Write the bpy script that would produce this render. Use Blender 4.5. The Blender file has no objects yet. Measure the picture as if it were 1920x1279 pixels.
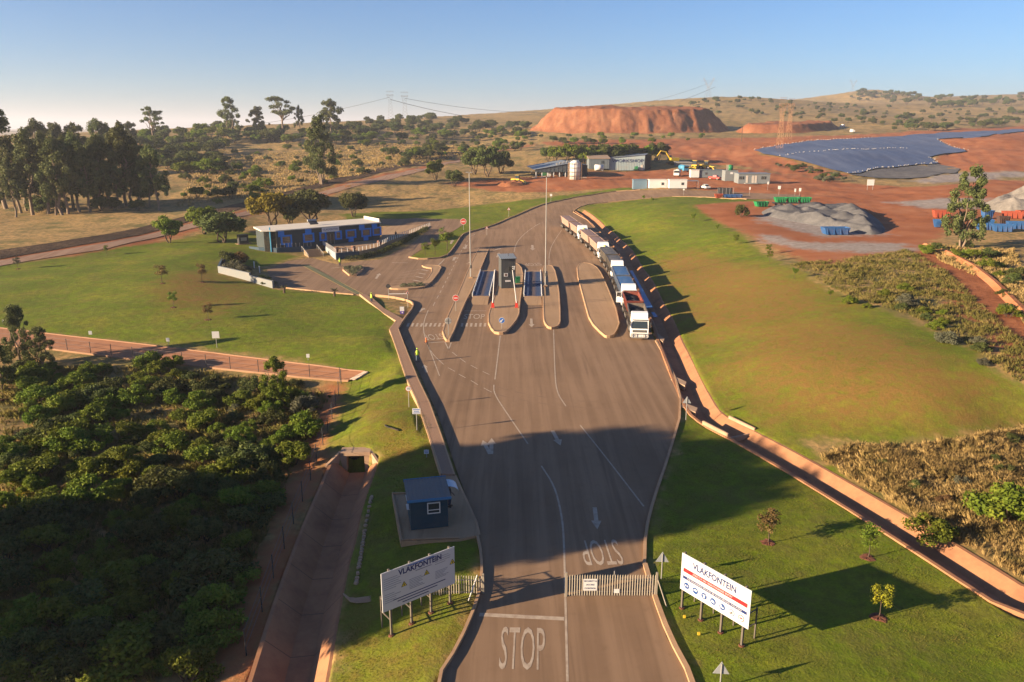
import bpy, bmesh, math, random
import numpy as np
from mathutils import Vector, Matrix
from mathutils.geometry import delaunay_2d_cdt

# ------------------------------------------------------------------ camera, sky, sun, exposure
SC = bpy.context.scene
COL = SC.collection
FPX, CX, CY, HC = 1460.0, 960.0, 640.0, 28.0
PITCH = math.atan(400.0 / FPX)
cam_d = bpy.data.cameras.new('camera')
cam_d.sensor_width = 36.0
cam_d.lens = FPX / 1920.0 * 36.0
cam_d.clip_start = 0.5
cam_d.clip_end = 30000.0
cam = bpy.data.objects.new('camera', cam_d)
COL.objects.link(cam)
cam.location = (0, 0, HC)
cam.rotation_euler = (math.pi / 2 - PITCH, 0, 0)
SC.camera = cam

SUN_EL = math.radians(14.5)
SUN_AZ = math.radians(200.0)            # direction TO the sun, counter-clockwise from +X
sun_dir = Vector((math.cos(SUN_EL) * math.cos(SUN_AZ), math.cos(SUN_EL) * math.sin(SUN_AZ), math.sin(SUN_EL)))
world = bpy.data.worlds.new('World')
SC.world = world
world.use_nodes = True
wn = world.node_tree
sky = wn.nodes.new('ShaderNodeTexSky')
sky.sky_type = 'NISHITA'
sky.sun_disc = False
sky.sun_elevation = SUN_EL
sky.sun_rotation = math.pi / 2 - SUN_AZ
sky.altitude = 500.0
sky.air_density = 1.0
sky.dust_density = 0.5
sky.ozone_density = 6.5
tint = wn.nodes.new('ShaderNodeMix'); tint.data_type = 'RGBA'; tint.blend_type = 'MULTIPLY'; tint.inputs[0].default_value = 1.0
tint.inputs[7].default_value = (1.0, 0.93, 0.94, 1)
wn.links.new(sky.outputs[0], tint.inputs[6])
wn.links.new(tint.outputs[2], wn.nodes['Background'].inputs[0])
wn.nodes['Background'].inputs[1].default_value = 0.05
sun_l = bpy.data.lights.new('sun', 'SUN')
sun_l.energy = 5.0
sun_l.angle = math.radians(0.53)
sun_l.color = (1.0, 0.78, 0.52)
sun_o = bpy.data.objects.new('sun', sun_l)
COL.objects.link(sun_o)
sun_o.location = (-60, -20, 60)
sun_o.rotation_euler = (-sun_dir).to_track_quat('-Z', 'Y').to_euler()
SC.view_settings.view_transform = 'Standard'
SC.view_settings.look = 'None'
SC.view_settings.gamma = 1.0
SC.view_settings.use_curve_mapping = False
SC.view_settings.exposure = 1.85
SC.render.engine = 'CYCLES'
SC.cycles.max_bounces = 5
SC.cycles.diffuse_bounces = 2
SC.cycles.glossy_bounces = 2
SC.cycles.transmission_bounces = 3
SC.cycles.volume_bounces = 0
SC.cycles.transparent_max_bounces = 6
SC.cycles.use_denoising = True

# ------------------------------------------------------------------ helpers
def ray(px, py):
    u = (px - CX) / FPX; v = (py - CY) / FPX
    return np.array((u, math.cos(PITCH) - v * math.sin(PITCH), -(math.sin(PITCH) + v * math.cos(PITCH))))

def plane_pt(px, py, z=0.0):
    d = ray(px, py); t = (z - HC) / d[2]
    return (d[0] * t, d[1] * t)

def dist_pt(px, py, D):
    d = ray(px, py); t = D / d[1]
    return (d[0] * t, d[1] * t, HC + d[2] * t)

def prop(o, label=None, cat=None, group=None, kind=None):
    if label: o['label'] = label
    if cat: o['category'] = cat
    if group: o['group'] = group
    if kind: o['kind'] = kind
    return o

def thing(name, label, cat, loc=(0, 0, 0), rotz=0.0, group=None):
    o = bpy.data.objects.new(name, None)
    o.empty_display_size = 0.3
    COL.objects.link(o)
    o.location = loc
    o.rotation_euler = (0, 0, rotz)
    return prop(o, label, cat, group)

class MB:
    """collects simple solids and links them as one mesh object"""
    def __init__(s):
        s.v = []; s.f = []
    def add(s, vs, fs):
        n = len(s.v); s.v += [tuple(map(float, p)) for p in vs]; s.f += [tuple(i + n for i in q) for q in fs]; return s
    def box(s, c, d, rz=0.0, taper=1.0, rx=0.0, ry=0.0):
        hx, hy, hz = d[0] / 2, d[1] / 2, d[2] / 2
        P = []
        R = Matrix.Rotation(rz, 3, 'Z') @ Matrix.Rotation(ry, 3, 'Y') @ Matrix.Rotation(rx, 3, 'X')
        for z, t in ((-hz, 1.0), (hz, taper)):
            for x, y in ((-hx, -hy), (hx, -hy), (hx, hy), (-hx, hy)):
                P.append(R @ Vector((x * t, y * t, z)) + Vector(c))
        return s.add(P, [(3, 2, 1, 0), (4, 5, 6, 7), (0, 1, 5, 4), (1, 2, 6, 5), (2, 3, 7, 6), (3, 0, 4, 7)])
    def tube(s, a, b, r0, r1=None, n=8, caps=True):
        a = Vector(a); b = Vector(b); r1 = r0 if r1 is None else r1
        d = (b - a).normalized()
        u = d.orthogonal().normalized(); w = d.cross(u)
        P = []
        for c, r in ((a, r0), (b, r1)):
            for i in range(n):
                t = 2 * math.pi * i / n
                P.append(c + u * (r * math.cos(t)) + w * (r * math.sin(t)))
        F = [(i, (i + 1) % n, n + (i + 1) % n, n + i) for i in range(n)]
        if caps: F += [tuple(reversed(range(n))), tuple(range(n, 2 * n))]
        return s.add(P, F)
    def path(s, pts, rs, n=6):
        pts = [Vector(p) for p in pts]; P = []; F = []
        for k, p in enumerate(pts):
            d = (pts[min(k + 1, len(pts) - 1)] - pts[max(k - 1, 0)]).normalized()
            u = d.cross(Vector((0.3, 1, 0.1))).normalized(); w = d.cross(u)
            for i in range(n):
                t = 2 * math.pi * i / n
                P.append(p + (u * math.cos(t) + w * math.sin(t)) * rs[k])
        for k in range(len(pts) - 1):
            for i in range(n):
                F.append((k * n + i, k * n + (i + 1) % n, (k + 1) * n + (i + 1) % n, (k + 1) * n + i))
        F.append(tuple(range((len(pts) - 1) * n, len(pts) * n)))
        return s.add(P, F)
    def prism(s, poly, z0, z1, top_in=0.0):
        n = len(poly)
        if sum(poly[i][0] * poly[(i + 1) % n][1] - poly[(i + 1) % n][0] * poly[i][1] for i in range(n)) < 0: poly = poly[::-1]
        zf0 = z0 if callable(z0) else (lambda x, y: z0); zf1 = z1 if callable(z1) else (lambda x, y: z1)
        P = [(x, y, zf0(x, y)) for x, y in poly] + [(x, y, zf1(x, y)) for x, y in poly]
        F = [tuple(reversed(range(n))), tuple(range(n, 2 * n))] + [(i, (i + 1) % n, n + (i + 1) % n, n + i) for i in range(n)]
        return s.add(P, F)
    def loft(s, rings, close=True, caps=True):
        n = len(rings[0]); P = [p for r in rings for p in r]; F = []
        for k in range(len(rings) - 1):
            for i in range(n if close else n - 1):
                F.append((k * n + i, k * n + (i + 1) % n, (k + 1) * n + (i + 1) % n, (k + 1) * n + i))
        if caps: F += [tuple(reversed(range(n))), tuple(range((len(rings) - 1) * n, len(rings) * n))]
        return s.add(P, F)
    def mesh(s, name, smooth=False):
        me = bpy.data.meshes.new(name)
        me.from_pydata(s.v, [], s.f)
        if smooth: me.polygons.foreach_set('use_smooth', [True] * len(me.polygons))
        me.update()
        return me
    def build(s, name, mat=None, parent=None, smooth=False, loc=None, rotz=None, bevel=0.0):
        me = s.mesh(name, smooth)
        if bevel:
            bm = bmesh.new(); bm.from_mesh(me)
            bmesh.ops.bevel(bm, geom=list(bm.edges), offset=bevel, segments=2, affect='EDGES', clamp_overlap=True)
            bm.to_mesh(me); bm.free()
        return link(name, me, mat, parent, loc, rotz)

def link(name, me, mat=None, parent=None, loc=None, rotz=None):
    o = bpy.data.objects.new(name, me)
    COL.objects.link(o)
    if mat is not None and len(me.materials) == 0: me.materials.append(mat)
    if parent is not None: o.parent = parent
    if loc is not None: o.location = loc
    if rotz is not None: o.rotation_euler = (0, 0, rotz)
    return o

def copy_tree(o, parent=None):
    c = o.copy(); COL.objects.link(c)
    c.parent = parent
    for ch in o.children:
        k = copy_tree(ch, c); k.matrix_parent_inverse = ch.matrix_parent_inverse.copy()
    return c

def np_mesh(name, V, F):
    """V (n,3), F (m,k) arrays"""
    me = bpy.data.meshes.new(name)
    V = np.asarray(V, np.float32); F = np.asarray(F, np.int32)
    me.vertices.add(len(V)); me.vertices.foreach_set('co', V.ravel())
    m, k = F.shape
    me.loops.add(m * k); me.loops.foreach_set('vertex_index', F.ravel())
    me.polygons.add(m)
    me.polygons.foreach_set('loop_start', np.arange(0, m * k, k, dtype=np.int32))
    me.polygons.foreach_set('loop_total', np.full(m, k, np.int32))
    me.update(calc_edges=True)
    return me

def text_mesh(txt, size, name='lettering', extrude=0.0, bold=0.0, align='CENTER', sx=1.0):
    cu = bpy.data.curves.new(name, 'FONT')
    cu.body = txt; cu.size = size; cu.align_x = align; cu.align_y = 'CENTER'
    cu.extrude = extrude; cu.offset = bold; cu.resolution_u = 3
    ob = bpy.data.objects.new(name, cu); COL.objects.link(ob)
    dg = bpy.context.evaluated_depsgraph_get()
    me = bpy.data.meshes.new_from_object(ob.evaluated_get(dg))
    bpy.data.objects.remove(ob); bpy.data.curves.remove(cu)
    if sx != 1.0:
        for v in me.vertices: v.co.x *= sx
    me.materials.clear()
    return me

# ------------------------------------------------------------------ materials
def mat_base(name, rough=0.8, spec=0.2):
    m = bpy.data.materials.new(name); m.use_nodes = True
    b = m.node_tree.nodes['Principled BSDF']
    b.inputs['Roughness'].default_value = rough
    b.inputs['Specular IOR Level'].default_value = spec
    return m, m.node_tree, b

def nd(t, typ, **kw):
    n = t.nodes.new(typ)
    for k, v in kw.items():
        if k.startswith('i_'):
            n.inputs[k[2:].replace('_', ' ')].default_value = v
        else: setattr(n, k, v)
    return n

def ramp(t, fac, stops):
    r = t.nodes.new('ShaderNodeValToRGB')
    e = r.color_ramp.elements
    while len(e) < len(stops): e.new(0.5)
    for el, (p, c) in zip(e, stops):
        el.position = p; el.color = (*c, 1) if len(c) == 3 else c
    t.links.new(fac, r.inputs[0])
    return r.outputs[0]

def noise(t, scale, detail=4, rough=0.6, vec=None, dist=0.0):
    n = nd(t, 'ShaderNodeTexNoise', i_Scale=scale, i_Detail=detail, i_Roughness=rough, i_Distortion=dist)
    if vec is None:
        vec = nd(t, 'ShaderNodeTexCoord').outputs['Object']
    t.links.new(vec, n.inputs['Vector'])
    return n.outputs['Fac']

def mix(t, fac, a, b, mode='MIX'):
    n = nd(t, 'ShaderNodeMix', data_type='RGBA', blend_type=mode)
    for sock, val in ((n.inputs[0], fac), (n.inputs[6], a), (n.inputs[7], b)):
        if hasattr(val, 'is_output') or hasattr(val, 'links'): t.links.new(val, sock)
        elif isinstance(val, (int, float)): sock.default_value = val
        else: sock.default_value = (*val, 1)
    return n.outputs[2]

def mth(t, op, a, b=None, clamp=False):
    n = nd(t, 'ShaderNodeMath', operation=op, use_clamp=clamp)
    for i, val in enumerate((a, b)):
        if val is None: continue
        if hasattr(val, 'links'): t.links.new(val, n.inputs[i])
        else: n.inputs[i].default_value = val
    return n.outputs[0]

def bump(t, b, h, strength=0.3, dist=0.05):
    n = nd(t, 'ShaderNodeBump', i_Strength=strength, i_Distance=dist)
    t.links.new(h, n.inputs['Height']); t.links.new(n.outputs[0], b.inputs['Normal'])

_MC = {}
def paint(name, col, rough=0.5, var=0.12, scale=1.5, dirt=(0.16, 0.09, 0.05), dirt_amt=0.25, spec=0.3, metal=0.0):
    """painted / plain surface with slight fading and dust"""
    if name in _MC: return _MC[name]
    m, t, b = mat_base(name, rough, spec)
    f1 = noise(t, scale, 5, 0.65)
    c = mix(t, f1, tuple(x * (1 - var) for x in col), tuple(min(1, x * (1 + var)) for x in col))
    f2 = noise(t, scale * 0.6 + 0.3, 6, 0.7)
    r = ramp(t, f2, [(0.45, (0, 0, 0)), (0.75, (1, 1, 1))])
    c = mix(t, mth(t, 'MULTIPLY', r, dirt_amt), c, dirt)
    t.links.new(c, b.inputs['Base Color'])
    b.inputs['Metallic'].default_value = metal
    _MC[name] = m
    return m
# ------------------------------------------------------------------ terrain height field
CPZ = [  # pixel x, pixel y, height: places on the ground
 (820,1279,0),(960,1279,0),(1150,1279,0),(1295,1279,0),(905,1115,0),(1050,1150,0),(1222,1118,0),(905,1000,0),(1040,980,0),(1207,1000,0),(860,880,0),(1050,860,0),(1250,860,0),
 (800,720,0),(950,720,0),(1120,720,0),(1278,765,0),(1262,700,0),(745,630,0),(860,630,0),(1000,630,0),(1150,630,0),(1228,640,0),(770,575,0),(900,560,0),(1030,560,0),(1150,560,0),(1200,560,0),
 (700,545,0),(610,540,0),(520,540,0.1),(500,505,0.2),(560,500,0.1),(650,505,0),(760,510,0),(830,500,0),(930,500,0),(1030,490,0.05),(1130,490,0.1),(850,460,0.5),(950,455,0.6),(1050,455,0.6),(1120,450,0.8),
 (900,430,1.2),(980,425,1.5),(1060,425,1.7),(1000,400,2.8),(1085,402,2.6),(1060,385,4.0),(1130,370,5.2),(1200,364,6.0),(1330,367,6.3),(1430,372,6.3),
 # bush hollow on the left and the strip beside the drain
 (0,700,-1.8),(200,720,-2),(400,730,-2),(590,745,-1.9),(0,900,-2.4),(250,900,-2.4),(480,900,-2.1),(0,1100,-2.8),(250,1100,-2.5),(400,1150,-2.0),(0,1279,-3),(250,1279,-2.4),(400,1279,-1.9),(560,820,-1.9),(665,826,-0.5),(640,832,-0.9),(700,832,-0.45),(665,800,-0.5),
 (700,770,-0.6),(650,775,-1.3),(630,815,-1.5),(715,850,-0.8),(760,900,-0.35),(735,960,-0.3),(700,1000,-0.9),(690,1100,-0.9),(650,1200,-1.1),(625,1275,-1.2),(810,1200,-0.1),(740,1210,-0.5),(860,1150,-0.02),(740,1040,-0.35),(800,1270,-0.1),(700,1275,-0.7),
 (470,1279,-1.4),(540,1090,-1.4),(590,930,-1.5),(430,1279,-1.5),(520,1030,-1.7),(690,700,-0.7),(728,660,0.25),(715,630,0.22),(690,592,0.2),(745,705,0.22),(770,770,0.15),(795,830,0.1),(740,580,0.3),(690,730,-0.9),
 # lawn on the left
 (0,612,-0.3),(300,642,-0.5),(500,668,-0.6),(640,688,-0.6),(100,560,0.3),(500,600,0.2),(600,590,0),(640,630,-0.1),(330,525,1.3),(280,560,0.9),(400,560,0.6),(0,500,1.0),(0,545,0.6),(200,480,1.4),(400,470,1.8),(300,450,2.0),(420,515,0.8),(100,520,1.0),
 # right lawn and drain
 (1400,1200,0),(1600,1200,0),(1900,1270,-0.2),(1280,900,0),(1450,950,0),(1700,1080,0),(1350,830,0),(1385,810,0),(1600,930,0),(1920,1130,0),(1500,1060,0),
 (1600,870,0.3),(1900,870,0.5),(1900,1040,0.2),(1750,990,0.2),(1750,880,0.4),
 (1268,640,0.1),(1315,730,0.1),(1340,775,0.1),(1232,570,0.1),(1200,500,0.15),(1165,450,0.7),(1140,428,1.2),(1115,405,2.4),
 (1480,505,4.4),(1600,565,4.4),(1750,620,4.4),(1375,435,5.0),(1300,398,5.4),(1240,386,5.6),(1160,382,4.6),
 (1420,800,0.3),(1560,832,0.55),(1750,832,0.8),(1935,815,0.9),(1340,620,1.2),(1450,680,2.4),(1600,720,2.9),(1750,740,3.0),(1900,730,3.2),(1960,690,4.3),(1290,520,1.4),(1230,450,1.9),(1190,415,3.2),
 # yard plateau
 (1541,440,4.6),(1700,420,4.8),(1800,450,4.8),(1900,450,4.9),(1750,500,4.6),(1880,570,4.4),(1910,650,4.3),(1500,395,5.4),(1400,385,6.0),(1900,400,5.6),(1700,380,6.0),(1250,357,7.0),(1340,352,7.2),(1430,345,7.4),(1632,355,7.0),(1800,370,6.6),(1900,350,8.0),(1560,340,7.4),
 # office and the ground behind it
 (600,478,0.4),(480,478,1.0),(700,468,0.6),(560,440,1.5),(700,440,1.3),(800,424,1.5),(640,455,1.1),(860,415,1.8),(800,395,2.6),(700,382,3.2),(900,385,3.0),(640,380,3.4),(500,400,3.3),(960,370,4.6),
 (0,490,1.5),(200,455,2.5),(400,407,3.9),(480,388,4.5),(620,352,6.5),(750,323,9.0),(870,298,11.0),
 (50,420,3.0),(130,405,3.5),(250,400,3.8),(330,395,3.8),(800,360,5.2),(900,355,5.6),(1000,350,6.4),
 (1050,338,7.3),(1160,322,8.0),(1215,322,8.0),(1300,325,8.2),(1380,320,8.4),(1080,350,6.6),
]
CPD = [  # pixel x, pixel y, distance: farther ground
 (400,335,330),(500,305,430),(300,345,310),(420,285,500),(560,285,500),(600,262,570),(450,253,600),(300,266,540),(200,300,420),(60,330,340),(-150,330,340),(-300,300,420),
 (700,256,640),(735,228,900),(660,236,780),(850,246,760),(930,250,720),(800,290,470),(700,300,430),(640,320,360),(900,275,560),(980,262,620),(1000,285,470),(1100,290,430),(1100,268,560),
 (960,275,640),(1000,249,700),(1180,247,700),(1340,249,700),(1250,270,540),(1300,300,440),(1380,292,470),(1380,270,560),
 (1413,284,480),(1508,267,520),(1644,259,580),(1752,252,660),(1915,243,800),(1461,296,440),(1500,304,415),(1589,327,365),(1540,292,430),(1620,290,440),(1700,280,490),(1780,262,600),(1755,263,600),(1784,279,500),(1741,297,450),(1700,316,405),(1760,309,425),(1650,322,380),(1690,335,350),
 (1830,282,480),(1880,262,520),(1860,310,400),(1920,318,390),(1920,275,500),(1800,330,360),(1480,320,385),(1480,260,620),(1600,247,700),(1500,240,800),(1750,238,800),(1920,232,900),
 (1400,232,850),(1250,225,900),(1200,202,1200),(1250,192,1250),(1330,184,1300),(1400,183,1300),(1450,186,1300),(1500,189,1350),(1560,193,1400),(1350,215,1000),(1500,215,1000),(1650,215,1200),(1800,212,1200),(1920,210,1200),
 (1600,174,2000),(1640,169,2000),(1700,179,2000),(1760,184,2100),(1850,179,2200),(1920,177,2200),(2100,175,2200),(1580,192,1900),
 (100,262,1300),(300,252,2200),(-300,262,1500),(700,244,4500),(0,246,4500),(-600,246,4500),(1000,243,4500),(400,247,3500),(850,242,2500),(1100,238,3000),(1400,215,3000),(1800,200,4000),(2400,230,3000),(2300,250,900),(2200,280,500),(-600,330,350),(1000,243,9000),(-800,243,9000),(2800,235,9000),
]
CPW = [(-5,20,0),(9,20,0),(0,5,0),(0,-60,0),(60,10,0),(-30,10,-2),(-60,20,-2),(-60,60,-2),(-110,40,-1),(-120,100,-0.5),(90,40,0.3),(120,120,4.3),(140,60,2),(-200,0,0),(200,0,2),(0,-400,0),(-500,-100,0),(500,-100,10),(-3000,0,10),(3000,0,20),(0,-3000,0)]
_c = [(*plane_pt(a, b, z), z) for a, b, z in CPZ] + [dist_pt(a, b, D) for a, b, D in CPD] + [tuple(map(float, p)) for p in CPW]
_c = np.array(_c)
_cs = 2.0 + 0.03 * np.hypot(_c[:, 0], _c[:, 1])
def _phi(X, Y):
    return np.sqrt((X[:, None] - _c[None, :, 0]) ** 2 + (Y[:, None] - _c[None, :, 1]) ** 2 + _cs[None, :] ** 2)
_A = _phi(_c[:, 0], _c[:, 1])
_n = len(_c)
_S = np.zeros((_n + 1, _n + 1)); _S[:_n, :_n] = _A + 0.02 * np.eye(_n) * -1; _S[_n, :_n] = 1; _S[:_n, _n] = 1
_w = np.linalg.lstsq(_S, np.append(_c[:, 2], 0), rcond=1e-10)[0]

def inpoly(X, Y, poly):
    r = np.zeros(X.shape, bool); n = len(poly)
    for i in range(n):
        x0, y0 = poly[i]; x1, y1 = poly[(i + 1) % n]
        if y0 == y1: continue
        c = ((y0 > Y) != (y1 > Y)) & (X < (x1 - x0) * (Y - y0) / (y1 - y0) + x0)
        r ^= c
    return r
def pldist(X, Y, pts, closed=False):
    d = np.full(X.shape, 1e9); n = len(pts)
    for i in range(n if closed else n - 1):
        x0, y0 = pts[i][:2]; x1, y1 = pts[(i + 1) % n][:2]
        dx, dy = x1 - x0, y1 - y0; L = dx * dx + dy * dy + 1e-9
        t = np.clip(((X - x0) * dx + (Y - y0) * dy) / L, 0, 1)
        d = np.minimum(d, np.hypot(X - x0 - t * dx, Y - y0 - t * dy))
    return d
def sdist(X, Y, poly):
    d = pldist(X, Y, poly, True)
    return np.where(inpoly(X, Y, poly), -d, d)
def sstep(a, b, x):
    t = np.clip((x - a) / (b - a), 0, 1); return t * t * (3 - 2 * t)
_rng = np.random.RandomState(7)
_wv = [(_rng.uniform(0, 6.28), _rng.uniform(0, 6.28), k) for k in (0.013, 0.021, 0.034, 0.055, 0.09, 0.15, 0.25) for _ in range(3)]
def wob(X, Y, f=1.0):
    """cheap smooth noise in about -1..1"""
    r = np.zeros_like(X)
    for a, p, k in _wv:
        r = r + np.sin((X * math.cos(a) + Y * math.sin(a)) * k * 6.28 * f + p + 1.7 * np.sin((X * math.sin(a) - Y * math.cos(a)) * k * 3.1 * f + a)) * (0.03 / k) ** 0.35
    return r / 7.0

YARD_PX = [(820,1279),(862,1215),(898,1130),(906,1085),(905,1040),(893,985),(857,885),(822,780),(790,708),(768,660),(747,621),(761,601),(778,577),(774,569),(759,564),(735,559),(700,556),(615,549),(530,540),(514,536),(500,506),(540,490),(585,484),(632,496),(668,491),(712,487),(765,462),(808,430),(740,424),(716,420),(716,412),(780,409),(868,412),(870,421),(800,463),(767,483),(790,488),(836,484),(850,468),(866,443),(876,437),(913,428),(957,410),(1007,388),(1040,379),(1090,369),(1140,361),(1200,357),(1280,356),(1400,362),(1500,366),(1500,376),(1400,374),(1280,368),(1200,374),(1120,381),(1092,386),(1072,397),(1082,403),(1105,415),(1130,440),(1165,480),(1190,530),(1212,600),(1228,640),(1262,700),(1278,765),(1250,860),(1222,940),(1207,1000),(1205,1060),(1222,1118),(1250,1195),(1295,1279)]

def h_exact(X, Y):
    X = np.asarray(X, float); Y = np.asarray(Y, float); sh = X.shape
    x = X.ravel(); y = Y.ravel(); out = np.empty(x.shape)
    for i in range(0, len(x), 20000):
        out[i:i + 20000] = _phi(x[i:i + 20000], y[i:i + 20000]) @ _w[:_n] + _w[_n]
    # the yard itself is dead flat up to about 150 m
    d = sdist(x, y, FLAT)
    out *= sstep(0.0, 1.4, d)
    R = np.hypot(x, y)
    out += wob(x, y) * np.clip((R - 60) / 400, 0, 1) * 0.8 * sstep(2, 30, d) * sstep(150, 330, R)
    return out.reshape(sh)
FLAT = [plane_pt(*p) for p in [(862,1215),(906,1085),(893,985),(857,885),(790,708),(747,621),(761,601),(774,569),(700,556),(530,540),(514,530),(520,515),(640,505),(760,500),(840,498),(930,490),(1040,487),(1165,492),(1190,530),(1212,600),(1228,640),(1262,700),(1278,765),(1250,860),(1207,1000),(1222,1118),(1250,1195),(1295,1279)]]
FLAT = [(-3.0, 5.0)] + [(-3.9, 34.6)] + FLAT + [(9.4, 34.6), (9.4, 5.0)]

_r = np.concatenate([np.geomspace(2, 26, 14)[:-1], np.geomspace(26, 300, 470)[:-1], np.geomspace(300, 2600, 150)[:-1], np.geomspace(2600, 16000, 25)])
_a = np.concatenate([np.linspace(-180, -40, 30)[:-1], np.linspace(-40, 40, 470), np.linspace(40, 180, 30)[1:-1]])
_a = np.radians(_a)
RR, AA = np.meshgrid(_r, _a, indexing='ij')
GXX = RR * np.sin(AA); GYY = RR * np.cos(AA)
HB = h_exact(GXX.ravel(), GYY.ravel()).reshape(GXX.shape)
_lr = np.log(_r); _ri = np.arange(len(_r), dtype=float); _ae = np.append(_a, math.pi); _ai = np.arange(len(_ae), dtype=float)
def h_base(X, Y):
    """height read off the ground grid"""
    X = np.asarray(X, float); Y = np.asarray(Y, float)
    fr = np.interp(np.log(np.maximum(np.hypot(X, Y), 2.0)), _lr, _ri); fa = np.interp(np.arctan2(X, Y), _ae, _ai)
    i = np.minimum(fr.astype(int), len(_r) - 2); j = np.minimum(fa.astype(int), len(_ae) - 2); u = fr - i; v = fa - j
    j1 = (j + 1) % len(_a)
    return (HB[i, j] * (1 - u) + HB[i + 1, j] * u) * (1 - v) + (HB[i, j1] * (1 - u) + HB[i + 1, j1] * u) * v

_TS = np.geomspace(25, 9000, 900)
def G(px, py, z_off=0.0):
    """the point of the ground seen at a pixel"""
    d = ray(px, py)
    t = _TS / d[1]
    Z = HC + d[2] * t - h_base(d[0] * t, d[1] * t)
    k = np.nonzero(Z < 0)[0]
    if len(k) == 0: tt = t[-1]
    else:
        k = k[0]; a, b = t[max(k - 1, 0)], t[k]
        for _ in range(11):
            m = (a + b) / 2
            if HC + d[2] * m - h_base(np.array([d[0] * m]), np.array([d[1] * m]))[0] < 0: b = m
            else: a = m
        tt = (a + b) / 2
    p = d * tt
    return Vector((p[0], p[1], HC + p[2] + z_off))
def hz(x, y): return float(h_base(np.array([float(x)]), np.array([float(y)]))[0])
def GX(pts): return [tuple(G(*p)[:2]) for p in pts]
def dens(pts, step, closed=True):
    out = []; n = len(pts)
    for i in range(n if closed else n - 1):
        a = Vector(pts[i][:2]); b = Vector(pts[(i + 1) % n][:2]); k = max(1, int((b - a).length / step))
        out += [tuple(a.lerp(b, j / k)) for j in range(k)]
    if not closed: out.append(tuple(pts[-1][:2]))
    return out
def smooth_poly(pts, it=1, closed=True):
    for _ in range(it):
        n = len(pts); out = []
        for i in range(n):
            if not closed and i == n - 1: break
            a = pts[i]; b = pts[(i + 1) % n]
            out += [tuple(0.75 * p + 0.25 * q for p, q in zip(a, b)), tuple(0.25 * p + 0.75 * q for p, q in zip(a, b))]
        if not closed: out = [pts[0]] + out + [pts[-1]]
        pts = out
    return pts

YARD = [(-4.2, 8.0)] + GX(YARD_PX) + [(9.6, 8.0)]
# drains cut into the ground: (centre line, half top width, depth)
DRAIN_L = [tuple(G(*p)[:2]) for p in [(665,858),(650,905),(628,960),(600,1050),(572,1150),(540,1279)]]
_dx, _dy = DRAIN_L[-1][0] - DRAIN_L[-2][0], DRAIN_L[-1][1] - DRAIN_L[-2][1]
DRAIN_L.append((DRAIN_L[-1][0] + _dx * 3, DRAIN_L[-1][1] + _dy * 3))
DRAIN_R_PX = [(1088,396),(1103,405),(1118,418),(1150,447),(1182,486),(1205,524),(1226,570),(1252,626),(1280,692),(1300,735),(1318,772),(1345,793),(1385,813),(1440,843),(1520,888),(1600,935),(1700,996),(1800,1058),(1920,1134)]
DRAIN_R = [tuple(G(*p)[:2]) for p in DRAIN_R_PX]
DRAIN_R.append((DRAIN_R[-1][0] + 12, DRAIN_R[-1][1] - 9.0))
def h_ground(X, Y):
    Z = HB.ravel().copy()
    yd = sdist(X, Y, YARD)
    Z = np.where((yd < 2.4) & (Y < 112) & (X < 0), np.minimum(Z, 0.22), Z)
    Z = Z - 0.12 * sstep(0.25, -0.15, yd)
    _d0 = Vector(DRAIN_L[0]); _dd = (Vector(DRAIN_L[1]) - _d0).normalized()
    dl = pldist(X, Y, DRAIN_L); pj = (X - _d0.x) * _dd.x + (Y - _d0.y) * _dd.y; lt = np.abs((X - _d0.x) * _dd.y - (Y - _d0.y) * _dd.x)
    wl = np.maximum(sstep(2.3, 1.7, dl) * sstep(-0.35, 0.1, pj), sstep(1.35, 1.0, lt) * sstep(-1.35, -1.05, pj) * (pj < 1.5)); Z = Z * (1 - wl) + np.minimum(Z, -3.1) * wl
    dr = pldist(X, Y, DRAIN_R); Z = Z - 1.0 * sstep(1.75, 0.8, dr)
    return Z

# one ground sheet on rings round the viewpoint, fine in front, coarse behind
GZZ = h_ground(GXX.ravel(), GYY.ravel()).reshape(GXX.shape)
nr, na = RR.shape
_i, _j = np.meshgrid(np.arange(nr - 1), np.arange(na), indexing='ij')
_j2 = (_j + 1) % na
gF = np.stack([_i * na + _j, _i * na + _j2, (_i + 1) * na + _j2, (_i + 1) * na + _j], -1).reshape(-1, 4)[:, ::-1]
gV = np.stack([GXX, GYY, GZZ], -1).reshape(-1, 3)
g_me = np_mesh('ground', gV, gF)
g_me.polygons.foreach_set('use_smooth', np.ones(len(gF), bool))

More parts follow.
